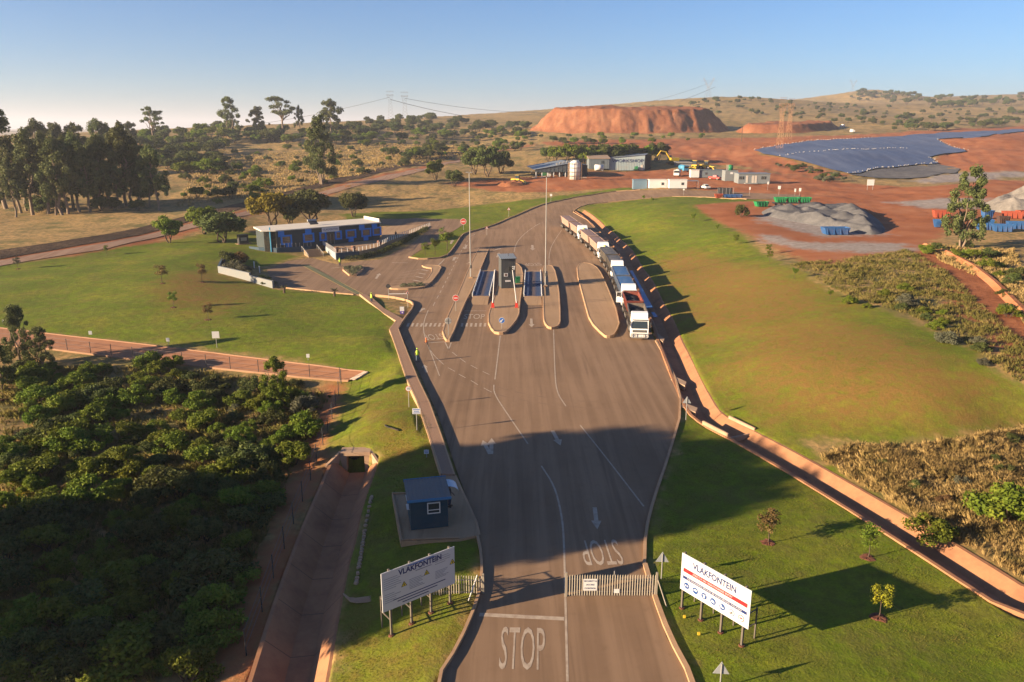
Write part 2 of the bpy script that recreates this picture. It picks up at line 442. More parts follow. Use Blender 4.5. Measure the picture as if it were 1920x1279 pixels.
# what covers the ground where (grass kinds, bare earth), as painted areas with uneven edges
def area(px_polys, soft=2.0, edge=1.5, f=1.0):
    x, y = gV[:, 0], gV[:, 1]
    w = np.zeros(len(gV)); jit = wob(x, y, 6 * f) * edge + wob(y + 31, x - 7, 22 * f) * edge * 0.6
    for pp in px_polys:
        poly = [p if len(p) == 3 else tuple(G(*p)[:2]) for p in pp]
        poly = [tuple(p[:2]) for p in poly]
        xs = [p[0] for p in poly]; ys = [p[1] for p in poly]; mrg = 4 * (soft + edge)
        s = (x > min(xs) - mrg) & (x < max(xs) + mrg) & (y > min(ys) - mrg) & (y < max(ys) + mrg)
        if s.any():
            d = sdist(x[s], y[s], poly) + jit[s]
            w[s] = np.maximum(w[s], sstep(soft, -soft, d))
    return w
LAWN = [
 [(0,497),(130,482),(300,455),(420,430),(480,440),(480,470),(410,490),(412,515),(512,542),(700,557),(745,600),(735,620),(790,760),(850,880),(905,1010),(905,1080),(860,1215),(815,1279),(-9.0,20.0,0),(-12.0,20.0,0),(606,1279),(640,1130),(690,880),(700,850),(640,850),(615,840),(640,740),(640,715),(690,698),(400,655),(0,617),(-300,590),(-300,520)],
 [(1300,1279),(1222,1118),(1205,1040),(1250,860),(1280,765),(1240,660),(1190,540),(1110,415),(1090,385),(1200,374),(1300,372),(1430,374),(1300,385),(1370,428),(1480,500),(1560,545),(1700,600),(1800,645),(1870,690),(1930,745),(1990,800),(1920,808),(1750,828),(1560,830),(1500,825),(1540,870),(1680,960),(1800,1035),(1930,1115),(2100,1250),(2100,1400),(30.0,20.0,0),(10.0,20.0,0)],
 [(766,484),(842,484),(868,440),(910,427),(1000,388),(1040,378),(1130,362),(1200,356),(1180,352),(1000,374),(900,385),(800,396),(700,398),(640,402),(650,412),(720,410),(868,411)],
 [(420,440),(480,436),(490,470),(560,480),(500,500),(420,500)],
 [(1230,372),(1420,378),(1420,371),(1230,365)],
]
w_lawn = area(LAWN, 1.0, 0.8)
RED = [
 [(1380,430),(1300,393),(1240,384),(1420,376),(1510,376),(1440,366),(1180,353),(980,362),(880,352),(830,345),(900,338),(1000,332),(1110,322),(1220,320),(1420,318),(1560,338),(1690,352),(1800,345),(1860,335),(2000,345),(2000,410),(1840,415),(1740,455),(1800,500),(1870,560),(1990,660),(1990,740),(1890,680),(1810,600),(1740,500),(1700,470),(1650,480),(1540,500),(1480,480)],
 [(1010,268),(1180,262),(1430,258),(1640,252),(1920,236),(2100,232),(2100,246),(1915,246),(1760,256),(1560,266),(1420,286),(1590,330),(1560,338),(1440,320),(1300,300),(1210,285),(1080,280)],
 [(1740,262),(1800,258),(1920,248),(2100,250),(2100,345),(1920,322),(1830,326),(1750,312),(1760,290),(1790,280)],
 [(0,498),(0,482),(200,448),(420,402),(500,384),(640,345),(760,317),(880,292),(960,274),(1010,272),(880,300),(760,328),(640,358),(500,398),(420,418),(300,452),(430,446),(200,478),(60,490)],
 [(430,1290),(470,1279),(560,1050),(600,880),(640,720),(615,715),(580,800),(540,900),(470,1100),(400,1279)],
]
w_red = area(RED, 2.2, 1.6, 0.7)
GREY = [[(1430,440),(1510,455),(1620,455),(1700,458),(1720,470),(1640,476),(1500,468),(1430,455)],[(1420,408),(1500,398),(1600,405),(1660,440),(1540,445),(1440,420)],[(1660,380),(1760,372),(1860,372),(1840,392),(1740,392)],[(1690,340),(1800,325),(1900,322),(1990,330),(1880,334),(1750,345)]]
w_grey = area(GREY, 2.5, 2.0, 0.7)
BROWN = [[(1262,600),(1220,500),(1300,470),(1480,515),(1600,570),(1480,600),(1340,660)],[(1330,690),(1400,600),(1520,590),(1640,620),(1760,660),(1860,720),(1890,790),(1760,808),(1560,808),(1420,785)],[(280,540),(340,510),(400,510),(420,540),(400,570),(330,575)],[(690,770),(760,800),(780,850),(740,890),(720,840)],[(660,1180),(730,1160),(760,1230),(700,1279),(640,1279)],[(430,520),(470,560),(400,600),(370,575)]]
w_brown = area(BROWN, 6.0, 3.0, 0.5)
for _nm, arr in (('zone_a', np.stack([w_lawn, w_red, w_grey, w_brown], -1)),):
    at = g_me.color_attributes.new(_nm, 'FLOAT_COLOR', 'POINT')
    at.data.foreach_set('color', arr.astype(np.float32).ravel())

def m_ground():
    m, t, b = mat_base('ground_cover', 0.95, 0.08)
    co = nd(t, 'ShaderNodeTexCoord').outputs['Object']
    at = nd(t, 'ShaderNodeVertexColor', layer_name='zone_a')
    sep = nd(t, 'ShaderNodeSeparateColor'); t.links.new(at.outputs[0], sep.inputs[0])
    n_f = noise(t, 6.0, 3, 0.7, co); n_m = noise(t, 0.9, 4, 0.65, co); n_l = noise(t, 0.11, 5, 0.6, co); n_xl = noise(t, 0.017, 5, 0.6, co)
    lawn = ramp(t, n_l, [(0.30, (0.10, 0.145, 0.010)), (0.5, (0.150, 0.195, 0.013)), (0.68, (0.225, 0.215, 0.024))])
    lawn = mix(t, mth(t, 'MULTIPLY', ramp(t, n_m, [(0.38, (0, 0, 0)), (0.62, (1, 1, 1))]), 0.6), lawn, (0.105, 0.098, 0.022))
    lawn = mix(t, mth(t, 'MULTIPLY', ramp(t, noise(t, 0.33, 5, 0.7, co), [(0.48, (0, 0, 0)), (0.66, (1, 1, 1))]), 0.55), lawn, (0.16, 0.135, 0.035))
    lawn = mix(t, mth(t, 'MULTIPLY', ramp(t, noise(t, 0.21, 4, 0.6, co), [(0.52, (0, 0, 0)), (0.7, (1, 1, 1))]), 0.6), lawn, (0.085, 0.125, 0.012))
    lawn = mix(t, mth(t, 'MULTIPLY', at.outputs['Alpha'], ramp(t, n_m, [(0.3, (0.35, 0.35, 0.35)), (0.62, (1, 1, 1))])), lawn, (0.235, 0.130, 0.038))
    lawn = mix(t, ramp(t, n_f, [(0.3, (0.75, 0.75, 0.75)), (0.7, (0, 0, 0))]), lawn, mix(t, 1.0, lawn, (0.55, 0.58, 0.5), 'MULTIPLY'))
    veld = ramp(t, n_xl, [(0.3, (0.20, 0.135, 0.055)), (0.5, (0.36, 0.22, 0.09)), (0.72, (0.42, 0.265, 0.11))])
    veld = mix(t, ramp(t, n_m, [(0.38, (0.8, 0.8, 0.8)), (0.6, (0, 0, 0))]), veld, (0.12, 0.105, 0.04))
    veld = mix(t, ramp(t, n_l, [(0.5, (0, 0, 0)), (0.66, (0.8, 0.8, 0.8))]), veld, (0.085, 0.09, 0.03))
    red = ramp(t, n_l, [(0.28, (0.22, 0.070, 0.026)), (0.5, (0.31, 0.110, 0.045)), (0.72, (0.36, 0.16, 0.078))])
    red = mix(t, mth(t, 'MULTIPLY', n_m, 0.5), red, (0.22, 0.085, 0.04))
    grey = ramp(t, n_m, [(0.3, (0.20, 0.155, 0.125)), (0.7, (0.33, 0.29, 0.26))])
    c = mix(t, sep.outputs[1], veld, red)
    c = mix(t, sep.outputs[0], c, lawn)
    c = mix(t, sep.outputs[2], c, grey)
    t.links.new(c, b.inputs['Base Color'])
    hsum = mth(t, 'ADD', mth(t, 'MULTIPLY', n_f, 0.5), n_m)
    bump(t, b, hsum, 0.55, 0.16)
    return m
M_GROUND = m_ground()
ground = link('ground', g_me, M_GROUND)
prop(ground, 'lawns, dry veld and red earth of the whole site', 'ground', kind='structure')
# ------------------------------------------------------------------ road surfaces, kerbs, islands, markings
def drape(name, poly, mat, dz=0.0, res=2.0, parent=None, far=None):
    poly = [tuple(p[:2]) for p in poly]
    b = dens(poly, res)
    xs = [p[0] for p in poly]; ys = [p[1] for p in poly]
    inner = []
    if res < max(max(xs) - min(xs), max(ys) - min(ys)):
        X, Y = np.meshgrid(np.arange(min(xs), max(xs), res), np.arange(min(ys), max(ys), res))
        X = X.ravel() + (np.floor(Y.ravel() / res) % 2) * res * 0.5; Y = Y.ravel()
        k = sdist(X, Y, poly) < -res * 0.45
        inner = list(zip(X[k], Y[k]))
    n = len(b)
    vs = [Vector(p) for p in b + inner]
    r = delaunay_2d_cdt(vs, [(i, (i + 1) % n) for i in range(n)], [], 1, 1e-4)
    co = np.array([(v.x, v.y) for v in r[0]])
    z = h_base(co[:, 0], co[:, 1]) + dz
    V = np.column_stack([co, z]); F = np.array([f for f in r[2]])
    a = V[F[:, 1]] - V[F[:, 0]]; c = V[F[:, 2]] - V[F[:, 0]]
    flip = (a[:, 0] * c[:, 1] - a[:, 1] * c[:, 0]) < 0
    F[flip] = F[flip][:, ::-1]
    me = np_mesh(name, V, F)
    me.polygons.foreach_set('use_smooth', np.ones(len(F), bool))
    return link(name, me, mat, parent)

def sweep(name, line, prof, mat, closed=False, parent=None, zf=None, step=2.0):
    """profile points (sideways, up) carried along a ground line"""
    pts = dens(line, step, closed); n = len(pts); m = len(prof)
    P = []; F = []
    Z = h_base(np.array([p[0] for p in pts]), np.array([p[1] for p in pts])) if zf is None else np.array([zf(*p) for p in pts])
    for i, p in enumerate(pts):
        a = pts[(i - 1) % n] if (closed or i > 0) else p
        c = pts[(i + 1) % n] if (closed or i < n - 1) else p
        t = Vector((c[0] - a[0], c[1] - a[1])).normalized()
        nx, ny = t.y, -t.x      # to the right of travel
        for s, u in prof: P.append((p[0] + nx * s, p[1] + ny * s, Z[i] + u))
    for i in range(n if closed else n - 1):
        j = (i + 1) % n
        for k in range(m - 1): F.append((i * m + k, i * m + k + 1, j * m + k + 1, j * m + k))
    return MB().add(P, F).build(name, mat, parent)

def m_asphalt(name, c0, c1, dust):
    m, t, b = mat_base(name, 0.9, 0.15)
    co = nd(t, 'ShaderNodeTexCoord').outputs['Object']
    n1 = noise(t, 0.10, 6, 0.6, co, 0.6); n2 = noise(t, 1.3, 5, 0.7, co); n3 = noise(t, 18.0, 3, 0.7, co)
    c = mix(t, ramp(t, n1, [(0.3, (0, 0, 0)), (0.7, (1, 1, 1))]), c0, c1)
    # wheel paths: long streaks down the lanes
    mp = nd(t, 'ShaderNodeMapping'); mp.inputs['Scale'].default_value = (1.1, 0.035, 1); mp.inputs['Rotation'].default_value = (0, 0, math.radians(3)); t.links.new(co, mp.inputs[0])
    st = noise(t, 0.9, 4, 0.6, mp.outputs[0], 0.25)
    c = mix(t, mth(t, 'MULTIPLY', ramp(t, st, [(0.42, (0, 0, 0)), (0.60, (1, 1, 1))]), 0.6), c, dust)
    st2 = noise(t, 1.7, 4, 0.6, mp.outputs[0], 0.4)
    c = mix(t, mth(t, 'MULTIPLY', ramp(t, st2, [(0.55, (0, 0, 0)), (0.7, (1, 1, 1))]), 0.4), c, tuple(x * 0.6 for x in c0))
    c = mix(t, mth(t, 'MULTIPLY', ramp(t, n2, [(0.55, (0, 0, 0)), (0.8, (1, 1, 1))]), 0.35), c, tuple(x * 0.55 for x in c0))
    c = mix(t, mth(t, 'MULTIPLY', n3, 0.35), c, tuple(x * 0.6 for x in c0))
    t.links.new(c, b.inputs['Base Color'])
    bump(t, b, n3, 0.25, 0.02)
    return m
M_ROAD = m_asphalt('dusty_asphalt', (0.180, 0.112, 0.066), (0.245, 0.155, 0.094), (0.295, 0.19, 0.117))
M_PAVE = m_asphalt('dusty_paving', (0.29, 0.185, 0.105), (0.36, 0.235, 0.135), (0.40, 0.26, 0.155))
M_DIRT = m_asphalt('dirt_road', (0.235, 0.135, 0.085), (0.30, 0.19, 0.13), (0.36, 0.24, 0.17))
M_KERB = paint('kerb_concrete', (0.38, 0.235, 0.13), 0.9, 0.18, 0.8, (0.2, 0.11, 0.07), 0.5)
M_CONC = paint('drain_concrete', (0.32, 0.150, 0.072), 0.9, 0.22, 0.35, (0.15, 0.065, 0.038), 0.7)
M_LINE = paint('road_paint', (0.38, 0.305, 0.23), 0.8, 0.2, 2.2, (0.22, 0.145, 0.095), 0.9)
M_LINE2 = paint('worn_road_paint', (0.36, 0.28, 0.21), 0.85, 0.2, 2.0, (0.2, 0.14, 0.1), 0.85)

road = drape('road', YARD, M_ROAD, 0.0, 2.2)
prop(road, 'dusty brown tarred yard and access road', 'road', kind='structure')
def kerb(px, side, h=0.14, w=0.18, parent=road, closed=False, extra=None):
    line = smooth_poly(GX(px) if extra is None else extra + GX(px), 1, closed)
    s = side
    return sweep('kerb', line, [(0, -0.1), (0, h), (s * w, h), (s * w, -0.25)], M_KERB, closed, parent, step=1.5)
kerb([(820,1279),(862,1215),(898,1130),(906,1085),(905,1040),(897,1005)], -1, 0.2, extra=[(-4.2, 8.0)])
kerb([(1205,1060),(1222,1118),(1250,1195),(1295,1279)][::-1], 1, 0.16, 0.3, extra=[(9.6, 8.0)])
kerb([(1205,1060),(1207,1000),(1222,940),(1250,860),(1278,765),(1262,700),(1228,640)], 1, 0.14, 0.22)
kerb([(766,484),(790,488),(836,484),(850,468),(866,443),(876,437),(913,428),(957,410),(1007,388),(1040,379),(1090,369),(1140,361),(1200,357)], -1, 0.3, 0.2)
kerb([(747,621),(757,603),(777,578),(774,569),(759,564),(735,559),(705,556)], -1, 0.36, 0.2)
kerb([(674,554),(615,549),(530,540),(514,536)], -1, 0.16, 0.2)
kerb([(1130,440),(1105,415),(1082,403),(1072,397),(1092,386),(1120,381),(1200,374),(1280,368),(1400,374)], 1, 0.15, 0.2)
# raised walkway beside the road
def m_pavers():
    m, t, b = mat_base('walkway_pavers', 0.9, 0.15)
    co = nd(t, 'ShaderNodeTexCoord').outputs['Object']
    br = nd(t, 'ShaderNodeTexBrick', i_Scale=4.5, i_Mortar_Size=0.012)
    br.inputs['Color1'].default_value = (0.24, 0.135, 0.085, 1); br.inputs['Color2'].default_value = (0.30, 0.175, 0.115, 1); br.inputs['Mortar'].default_value = (0.13, 0.085, 0.06, 1)
    t.links.new(co, br.inputs[0])
    c = mix(t, mth(t, 'MULTIPLY', noise(t, 0.5, 5, 0.65, co), 0.7), br.outputs[0], (0.27, 0.18, 0.12))
    t.links.new(c, b.inputs['Base Color']); bump(t, b, br.outputs['Fac'], -0.3, 0.02)
    return m
M_PAVERS = m_pavers()
WALK = GX([(853,897),(827,820),(806,762),(784.7,717),(765,668),(747,621),(756,605),(754,601),(720,579),(699,563),(685,556),(674,555),(720,589),(742.5,605.6),(730.6,622),(745,660),(760,706),(782,760),(804,820),(827,897)])
wk = MB().prism(WALK, -0.6, 0.36).build('walkway', M_PAVERS)
prop(wk, 'raised paved walkway along the edge of the road', 'path', kind='structure')
sweep('kerb', dens(WALK[:6], 1.5, False), [(-0.12, 0.37), (0.03, 0.37), (0.03, -0.2)], M_KERB, parent=wk, zf=lambda x, y: 0)
sweep('kerb', dens(WALK[11:], 1.5, False), [(-0.12, 0.372), (0.05, 0.372), (0.05, -0.6)], M_KERB, parent=wk, zf=lambda x, y: 0)
PLAT = GX([(853,896),(893,985),(898,1008),(862,1016),(752,1027),(735,936),(790,928),(826,896)])
pf = MB().prism(PLAT, -1.2, 0.2).build('guard_apron', M_PAVE)
prop(pf, 'paved apron round the guard hut', 'pavement', kind='structure')
sweep('kerb', PLAT[3:7], [(0.0, 0.32), (0.14, 0.32), (0.14, -0.8)], M_KERB, parent=pf, zf=lambda x, y: 0)
sweep('kerb', [PLAT[0], PLAT[1], PLAT[2]], [(-0.12, 0.21), (0.04, 0.21), (0.04, -0.2)], M_KERB, parent=pf, zf=lambda x, y: 0)

def island(px, label, h=0.33, name='traffic_island'):
    poly = smooth_poly(GX(px), 1)
    isl = MB().prism(poly, -0.2, h).build(name, M_PAVE)
    prop(isl, label, 'traffic island')
    if sum(poly[i][0] * poly[(i + 1) % len(poly)][1] - poly[(i + 1) % len(poly)][0] * poly[i][1] for i in range(len(poly))) < 0: poly = poly[::-1]
    sweep('kerb', poly, [(-0.16, h + 0.004), (-0.14, h + 0.03), (0.02, h + 0.03), (0.04, h - 0.02), (0.05, -0.1)], M_KERB, True, isl, zf=lambda x, y: 0, step=1.5)
    return isl
ISL_A = [(913,603),(924,626),(940,629),(951,625),(973,598),(974.5,577),(979,540),(981,509),(970,496),(950,494),(937,503),(934,540),(922,572)]
ISL_B = [(1018.5,581),(1019,600),(1021,609),(1027,617),(1036,618.5),(1048,615),(1051.5,603),(1048,540),(1039,502.5),(1026,500),(1016,503)]
ISL_C = [(1079.6,508),(1097.5,576),(1106,606),(1131,632),(1140,635.5),(1153.5,631),(1164,604),(1135.5,532),(1123,507),(1108,497),(1088,495)]
ISL_L = [(828,620),(835,642),(845,642),(869,577),(888,540),(905,498),(920,458),(938,441),(921,443),(905,449),(878,506),(864,542)]
island(ISL_A, 'paved island carrying the weighbridge control tower')
island(ISL_B, 'narrow paved island with the second lamp mast')
island(ISL_C, 'wide paved island beside the queue of tipper trucks')
island(ISL_L, 'long thin paved median with the first lamp mast')
# parking islands
pk = island([(790,499),(823,500),(829,505),(803,539),(775,544),(737,544.5),(727,541),(745,538.5),(795,533),(814,506),(795,503)], 'angled paved island round the small parking bays', 0.25)
bed = island([(637,503.5),(662,501),(688,501.5),(662,524)], 'triangular kerbed flower bed in the parking area', 0.3)

# painted markings
MARK_PARENT = road
def mark_poly(px, mat=None, dz=0.006, world_pts=None, name='road_marking'):
    pts = world_pts or GX(px)
    n = len(pts)
    a = sum(pts[i][0] * pts[(i + 1) % n][1] - pts[(i + 1) % n][0] * pts[i][1] for i in range(n))
    if a < 0: pts = pts[::-1]
    Z = h_base(np.array([p[0] for p in pts]), np.array([p[1] for p in pts])) + dz
    return MB().add([(x, y, z) for (x, y), z in zip(pts, Z)], [tuple(range(n))]).build(name, mat or M_LINE, MARK_PARENT)
def mark_line(px, w=0.13, mat=None, dash=None, dz=0.006, smooth=1):
    pts = GX(px)
    if len(pts) > 2 and smooth: pts = smooth_poly(pts, 2, False)
    pts = dens(pts, 1.0 if dash else 2.0, False)
    def strip(seg):
        P = []; F = []
        for i, p in enumerate(seg):
            a = seg[max(i - 1, 0)]; c = seg[min(i + 1, len(seg) - 1)]
            t = Vector((c[0] - a[0], c[1] - a[1])).normalized()
            for s in (-1, 1):
                x, y = p[0] - t.y * s * w / 2, p[1] + t.x * s * w / 2
                P.append((x, y))
        Z = h_base(np.array([p[0] for p in P]), np.array([p[1] for p in P])) + dz
        P = [(p[0], p[1], z) for p, z in zip(P, Z)]
        for i in range(len(seg) - 1): F.append((i * 2 + 1, i * 2, i * 2 + 2, i * 2 + 3))
        MB().add(P, F).build('road_marking', mat or M_LINE, MARK_PARENT)
    if not dash: strip(pts)
    else:
        on, off = dash; i = 0
        while i + on < len(pts):
            strip(pts[i:i + on + 1]); i += on + off
mark_line([(1064,1279),(1060,1118),(1057,1000),(1052,960),(1040,912),(1015,874)], 0.14)
mark_line([(1088,798),(1130,850),(1207,950)], 0.13)
mark_line([(938,630),(932,680),(928,712)], 0.14); mark_line([(926,722),(926,738),(948,772),(990,833)], 0.13)
mark_line([(1038,619),(1040,690),(1043,735),(1061,762)], 0.13)
for a, b in [((848,661),(857,668)),((862,672),(873,680)),((882,685),(895,692)),((905,697),(918,703)),((840,690),(853,697)),((860,702),(873,709)),((883,714),(896,722)),((907,728),(922,736))]:
    mark_line([a, b], 0.12)
mark_line([(803,582),(795,602),(793.5,620),(799,640),(808,662),(824,705)], 0.13)
mark_line([(800,642),(810,664),(832,684)], 0.11)
mark_line([(812,574),(830,540),(850,500),(868,465),(884,443)], 0.13, dash=(2, 2))
mark_line([(884,443),(893,438),(905,434)], 0.16)
mark_line([(964,473),(966,462),(973,449),(990,433),(1013,419)], 0.16)
mark_line([(1029,500),(1030,473),(1036.6,456),(1053,432)], 0.14, M_LINE2)
mark_line([(985,498.5),(1029,499.5)], 0.18, M_LINE2)
mark_line([(799,643.5),(834,641.5)], 0.22); mark_line([(834,641),(841,656)], 0.15); mark_line([(846,643),(841,656)], 0.15)
mark_line([(871,583.5),(912,583.5)], 0.22)
mark_line([(899,1153),(1058,1161)], 0.35, M_LINE, dz=0.009)
mark_line([(812,618),(812,618.5)], 0.1)
for i in range(9):   # zebra bars
    x = 764 + i * 8.4
    mark_poly([(x - 2.2, 613), (x + 2.0, 613), (x + 4.6, 606.5), (x + 0.6, 606.5)])
for i in range(6):
    x = 866 + i * 8.6
    mark_poly([(x - 2.2, 613), (x + 2.0, 613), (x + 3.0, 606.5), (x - 1.0, 606.5)])
mark_line([(620,503.5),(652,500.5)], 0.25); mark_line([(735,493),(765,493.5)], 0.3, M_LINE2); mark_line([(820,500),(833,487)], 0.25)
for i in range(5):   # white wheel-stop bars and bay lines of the small parking
    mark_line([(790 - i * 5.0, 506 + i * 6.6), (803 - i * 5.0, 508.5 + i * 6.6)], 0.5, dz=0.02)
    mark_line([(755 - i * 6.0, 512 + i * 5.2), (788 - i * 5.0, 505 + i * 6.6)], 0.1, M_LINE2)
for i in range(6): mark_line([(530 + i * 3, 537 - i * 7.0), (575 + i * 2, 540 - i * 7.6)], 0.1, M_LINE2)
M_GREEN = paint('green_walk_paint', (0.10, 0.115, 0.055), 0.9, 0.2, 1.0, (0.22, 0.15, 0.1), 0.6)
M_YEL = paint('yellow_line_paint', (0.42, 0.30, 0.10), 0.9, 0.2, 1.0, (0.22, 0.15, 0.1), 0.6)
mark_poly([(566,497),(579,497.5),(679,552),(672,554)], M_GREEN, 0.005)
mark_line([(565,497),(671,553.5)], 0.14, M_YEL, dz=0.01); mark_line([(580,497.5),(680,551.5)], 0.14, M_YEL, dz=0.01)

def arrow(tail, head, w=1.0, dz=0.006, mat=None):
    a = G(*tail).xy; b = G(*head).xy; t = (b - a).normalized(); n = Vector((-t.y, t.x)); L = (b - a).length
    hl = min(L * 0.38, 1.6 * w); sw = 0.11 * w * 1.6; hw = 0.42 * w
    pts = [a - n * sw, a + t * (L - hl) - n * sw, a + t * (L - hl) - n * hw, b, a + t * (L - hl) + n * hw, a + t * (L - hl) + n * sw, a + n * sw]
    mark_poly(None, mat, dz, world_pts=[tuple(p) for p in pts])
arrow((921,852), (922,822), 1.0); arrow((919,852), (905,826), 1.0, 0.012)
arrow((1036,808), (1051,836), 1.0); arrow((1115,952), (1120,993), 0.9)
arrow((996,598), (997,614), 1.1); arrow((800,699), (795,684), 0.9)
arrow((786,585), (796,578), 1.2); arrow((872,546), (867,556), 1.1, mat=M_LINE2)
arrow((705,523), (712,513), 1.2); arrow((850,489), (854,482), 1.4); arrow((880,500 - 8), (877,496), 1.3)
arrow((845,458), (849,450), 1.5, mat=M_LINE2); arrow((875,460), (871,468), 1.5, mat=M_LINE2); arrow((998,460), (999,470), 1.6, mat=M_LINE2)
arrow((932,483), (936,474), 1.3, mat=M_LINE2); arrow((925,470), (940,466), 1.3, mat=M_LINE2)
def stop_word(c0, c1, base, flip, mat=None, name='stop_lettering'):
    """STOP across from pixel c0 to c1 at mid height, letters 'base' metres long down the lane"""
    a = G(*c0); b = G(*c1); mid = (a + b) / 2; W = (b - a).length
    me = text_mesh('STOP', 1.0, name, bold=0.0)
    xs = [v.co.x for v in me.vertices]; ys = [v.co.y for v in me.vertices]
    sx = W / (max(xs) - min(xs)); sy = base / (max(ys) - min(ys)); cx = (max(xs) + min(xs)) / 2; cy = (max(ys) + min(ys)) / 2
    ang = math.atan2(b.y - a.y, b.x - a.x)
    for v in me.vertices:
        x = (v.co.x - cx) * sx; y = (v.co.y - cy) * sy
        if flip: x, y = -x, -y
        v.co = (x, y, 0)
    me.update()
    return link(name, me, mat or M_LINE, MARK_PARENT, (mid.x, mid.y, mid.z + 0.008), ang)
stop_word((938,1214), (1022,1216), 3.7, False)
stop_word((1091,1037), (1163,1035), 3.3, True)
stop_word((870,594), (909,594), 3.2, False)
stop_word((795,633.5), (831,631), 3.0, True)
stop_word((984,496.5), (1014,495.5), 3.0, True, M_LINE2)

# dark rubber arcs where loaded trucks swing round
M_TYRE = paint('tyre_mark', (0.165, 0.102, 0.064), 0.9, 0.25, 0.8, (0.26, 0.16, 0.095), 1.0)
rgA = random.Random(9); FLATP = FLAT
for k in range(14):
    cx, cy = rgA.choice([(14, 92), (17, 97), (6, 84), (11, 78), (2, 90), (20, 84)]); cx += rgA.uniform(-4, 4); cy += rgA.uniform(-5, 5)
    r = rgA.uniform(11, 26); a0 = rgA.uniform(0, 6.28); sw = rgA.uniform(0.7, 1.8)
    for dr in (0.0, 1.9):
        pts = [(cx + (r + dr) * math.cos(a0 + sw * i / 16), cy + (r + dr) * math.sin(a0 + sw * i / 16)) for i in range(17)]
        X = np.array([p[0] for p in pts]); Y = np.array([p[1] for p in pts])
        isl = min(sdist(X, Y, GX(q)).min() for q in (ISL_A, ISL_B, ISL_C))
        if sdist(X, Y, FLATP).max() > -1.2 or isl < 0.8: continue
        w = 0.16; P = []; F = []
        for i, p in enumerate(pts):
            d = Vector((p[0] - cx, p[1] - cy)).normalized(); ww = w * (0.25 + 0.75 * math.sin(math.pi * (i + 0.5) / 17))
            P += [(p[0] - d.x * ww / 2, p[1] - d.y * ww / 2, 0.0035 + 0.0001 * k), (p[0] + d.x * ww / 2, p[1] + d.y * ww / 2, 0.0035 + 0.0001 * k)]
        for i in range(16): F.append((2 * i, 2 * i + 1, 2 * i + 3, 2 * i + 2))
        MB().add(P, F).build('tyre_mark', M_TYRE, road)
# ------------------------------------------------------------------ concrete drains
zl0 = hz(*DRAIN_L[0]); 
dl = smooth_poly(DRAIN_L, 1, False)
drain_l = sweep('storm_drain', dl, [(-2.5, -0.35), (-2.35, 0.1), (-2.05, 0.1), (-0.85, -1.15), (0.55, -1.2), (1.95, 0.12), (2.2, 0.12), (2.35, -0.35)], M_CONC, zf=lambda x, y: -1.42, step=1.2)
prop(drain_l, 'wide concrete storm drain running from the culvert past the bushes', 'drain')
# joints across the lining
a0 = Vector(DRAIN_L[0]); 
for k in range(1, 9):
    q = dens(dl, 0.5, False); i = min(len(q) - 2, k * 8); p = Vector(q[i]); t = (Vector(q[i + 1]) - p).normalized(); n = Vector((t.y, -t.x))
    P = []
    for s, u in [(-2.05, 0.104), (-0.85, -1.146), (0.55, -1.196), (1.95, 0.124)]:
        for e in (-0.03, 0.03): P.append((*(p + n * s + t * e), -1.42 + u + 0.004))
    MB().add(P, [(0, 1, 3, 2), (2, 3, 5, 4), (4, 5, 7, 6)]).build('joint', paint('drain_joint', (0.12, 0.065, 0.04), 0.95), drain_l)
# dark wet patch plate on the drain floor
# culvert headwall with wing walls
cu = thing('culvert', 'concrete culvert mouth with splayed wing walls at head of drain', 'culvert', (DRAIN_L[0][0], DRAIN_L[0][1] + 0.3, -2.6), 0)
t0 = Vector((DRAIN_L[0][0] - DRAIN_L[1][0], DRAIN_L[0][1] - DRAIN_L[1][1])).normalized()
cu.rotation_euler[2] = math.atan2(t0.y, t0.x) - math.pi / 2
M_HEAD = paint('headwall_concrete', (0.36, 0.24, 0.155), 0.9, 0.15, 0.7, (0.17, 0.09, 0.055), 0.5)
m = MB(); m.box((-1.1, 0.65, 0.75), (0.6, 1.3, 1.5)); m.box((1.1, 0.65, 0.75), (0.6, 1.3, 1.5)); m.box((0, 0.65, 1.68), (2.8, 1.3, 0.36))
m.build('headwall', M_HEAD, cu, bevel=0.03)
for s in (-1, 1):
    w = MB(); P = [(s * 1.3, 0.3, -0.1), (s * 1.3, 0.3, 1.86), (s * 2.3, -1.5, 1.32), (s * 2.3, -1.5, -0.1)]
    o = [(p[0] + s * 0.22, p[1] + 0.1, p[2]) for p in P]
    w.add(P + o, [(0, 1, 2, 3), (7, 6, 5, 4), (1, 5, 6, 2), (0, 4, 5, 1), (3, 2, 6, 7)]); w.build('wing_wall', M_HEAD, cu)
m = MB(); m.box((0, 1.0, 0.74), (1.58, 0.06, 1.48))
m.build('shade_panel', paint('painted_shade', (0.012, 0.010, 0.009), 0.95), cu)  # near-black panel, painted to stand for the shade inside the culvert
# right-hand drain
dr = smooth_poly(DRAIN_R, 1, False)
drain_r = sweep('lined_ditch', dr, [(1.85, -0.3), (1.8, 0.06), (1.5, 0.06), (1.0, -0.70), (-0.25, -0.75), (-1.45, 0.12), (-1.75, 0.12), (-1.85, -0.3)], M_CONC, step=1.5)
prop(drain_r, 'narrow concrete drain along the foot of the grass bank', 'drain')
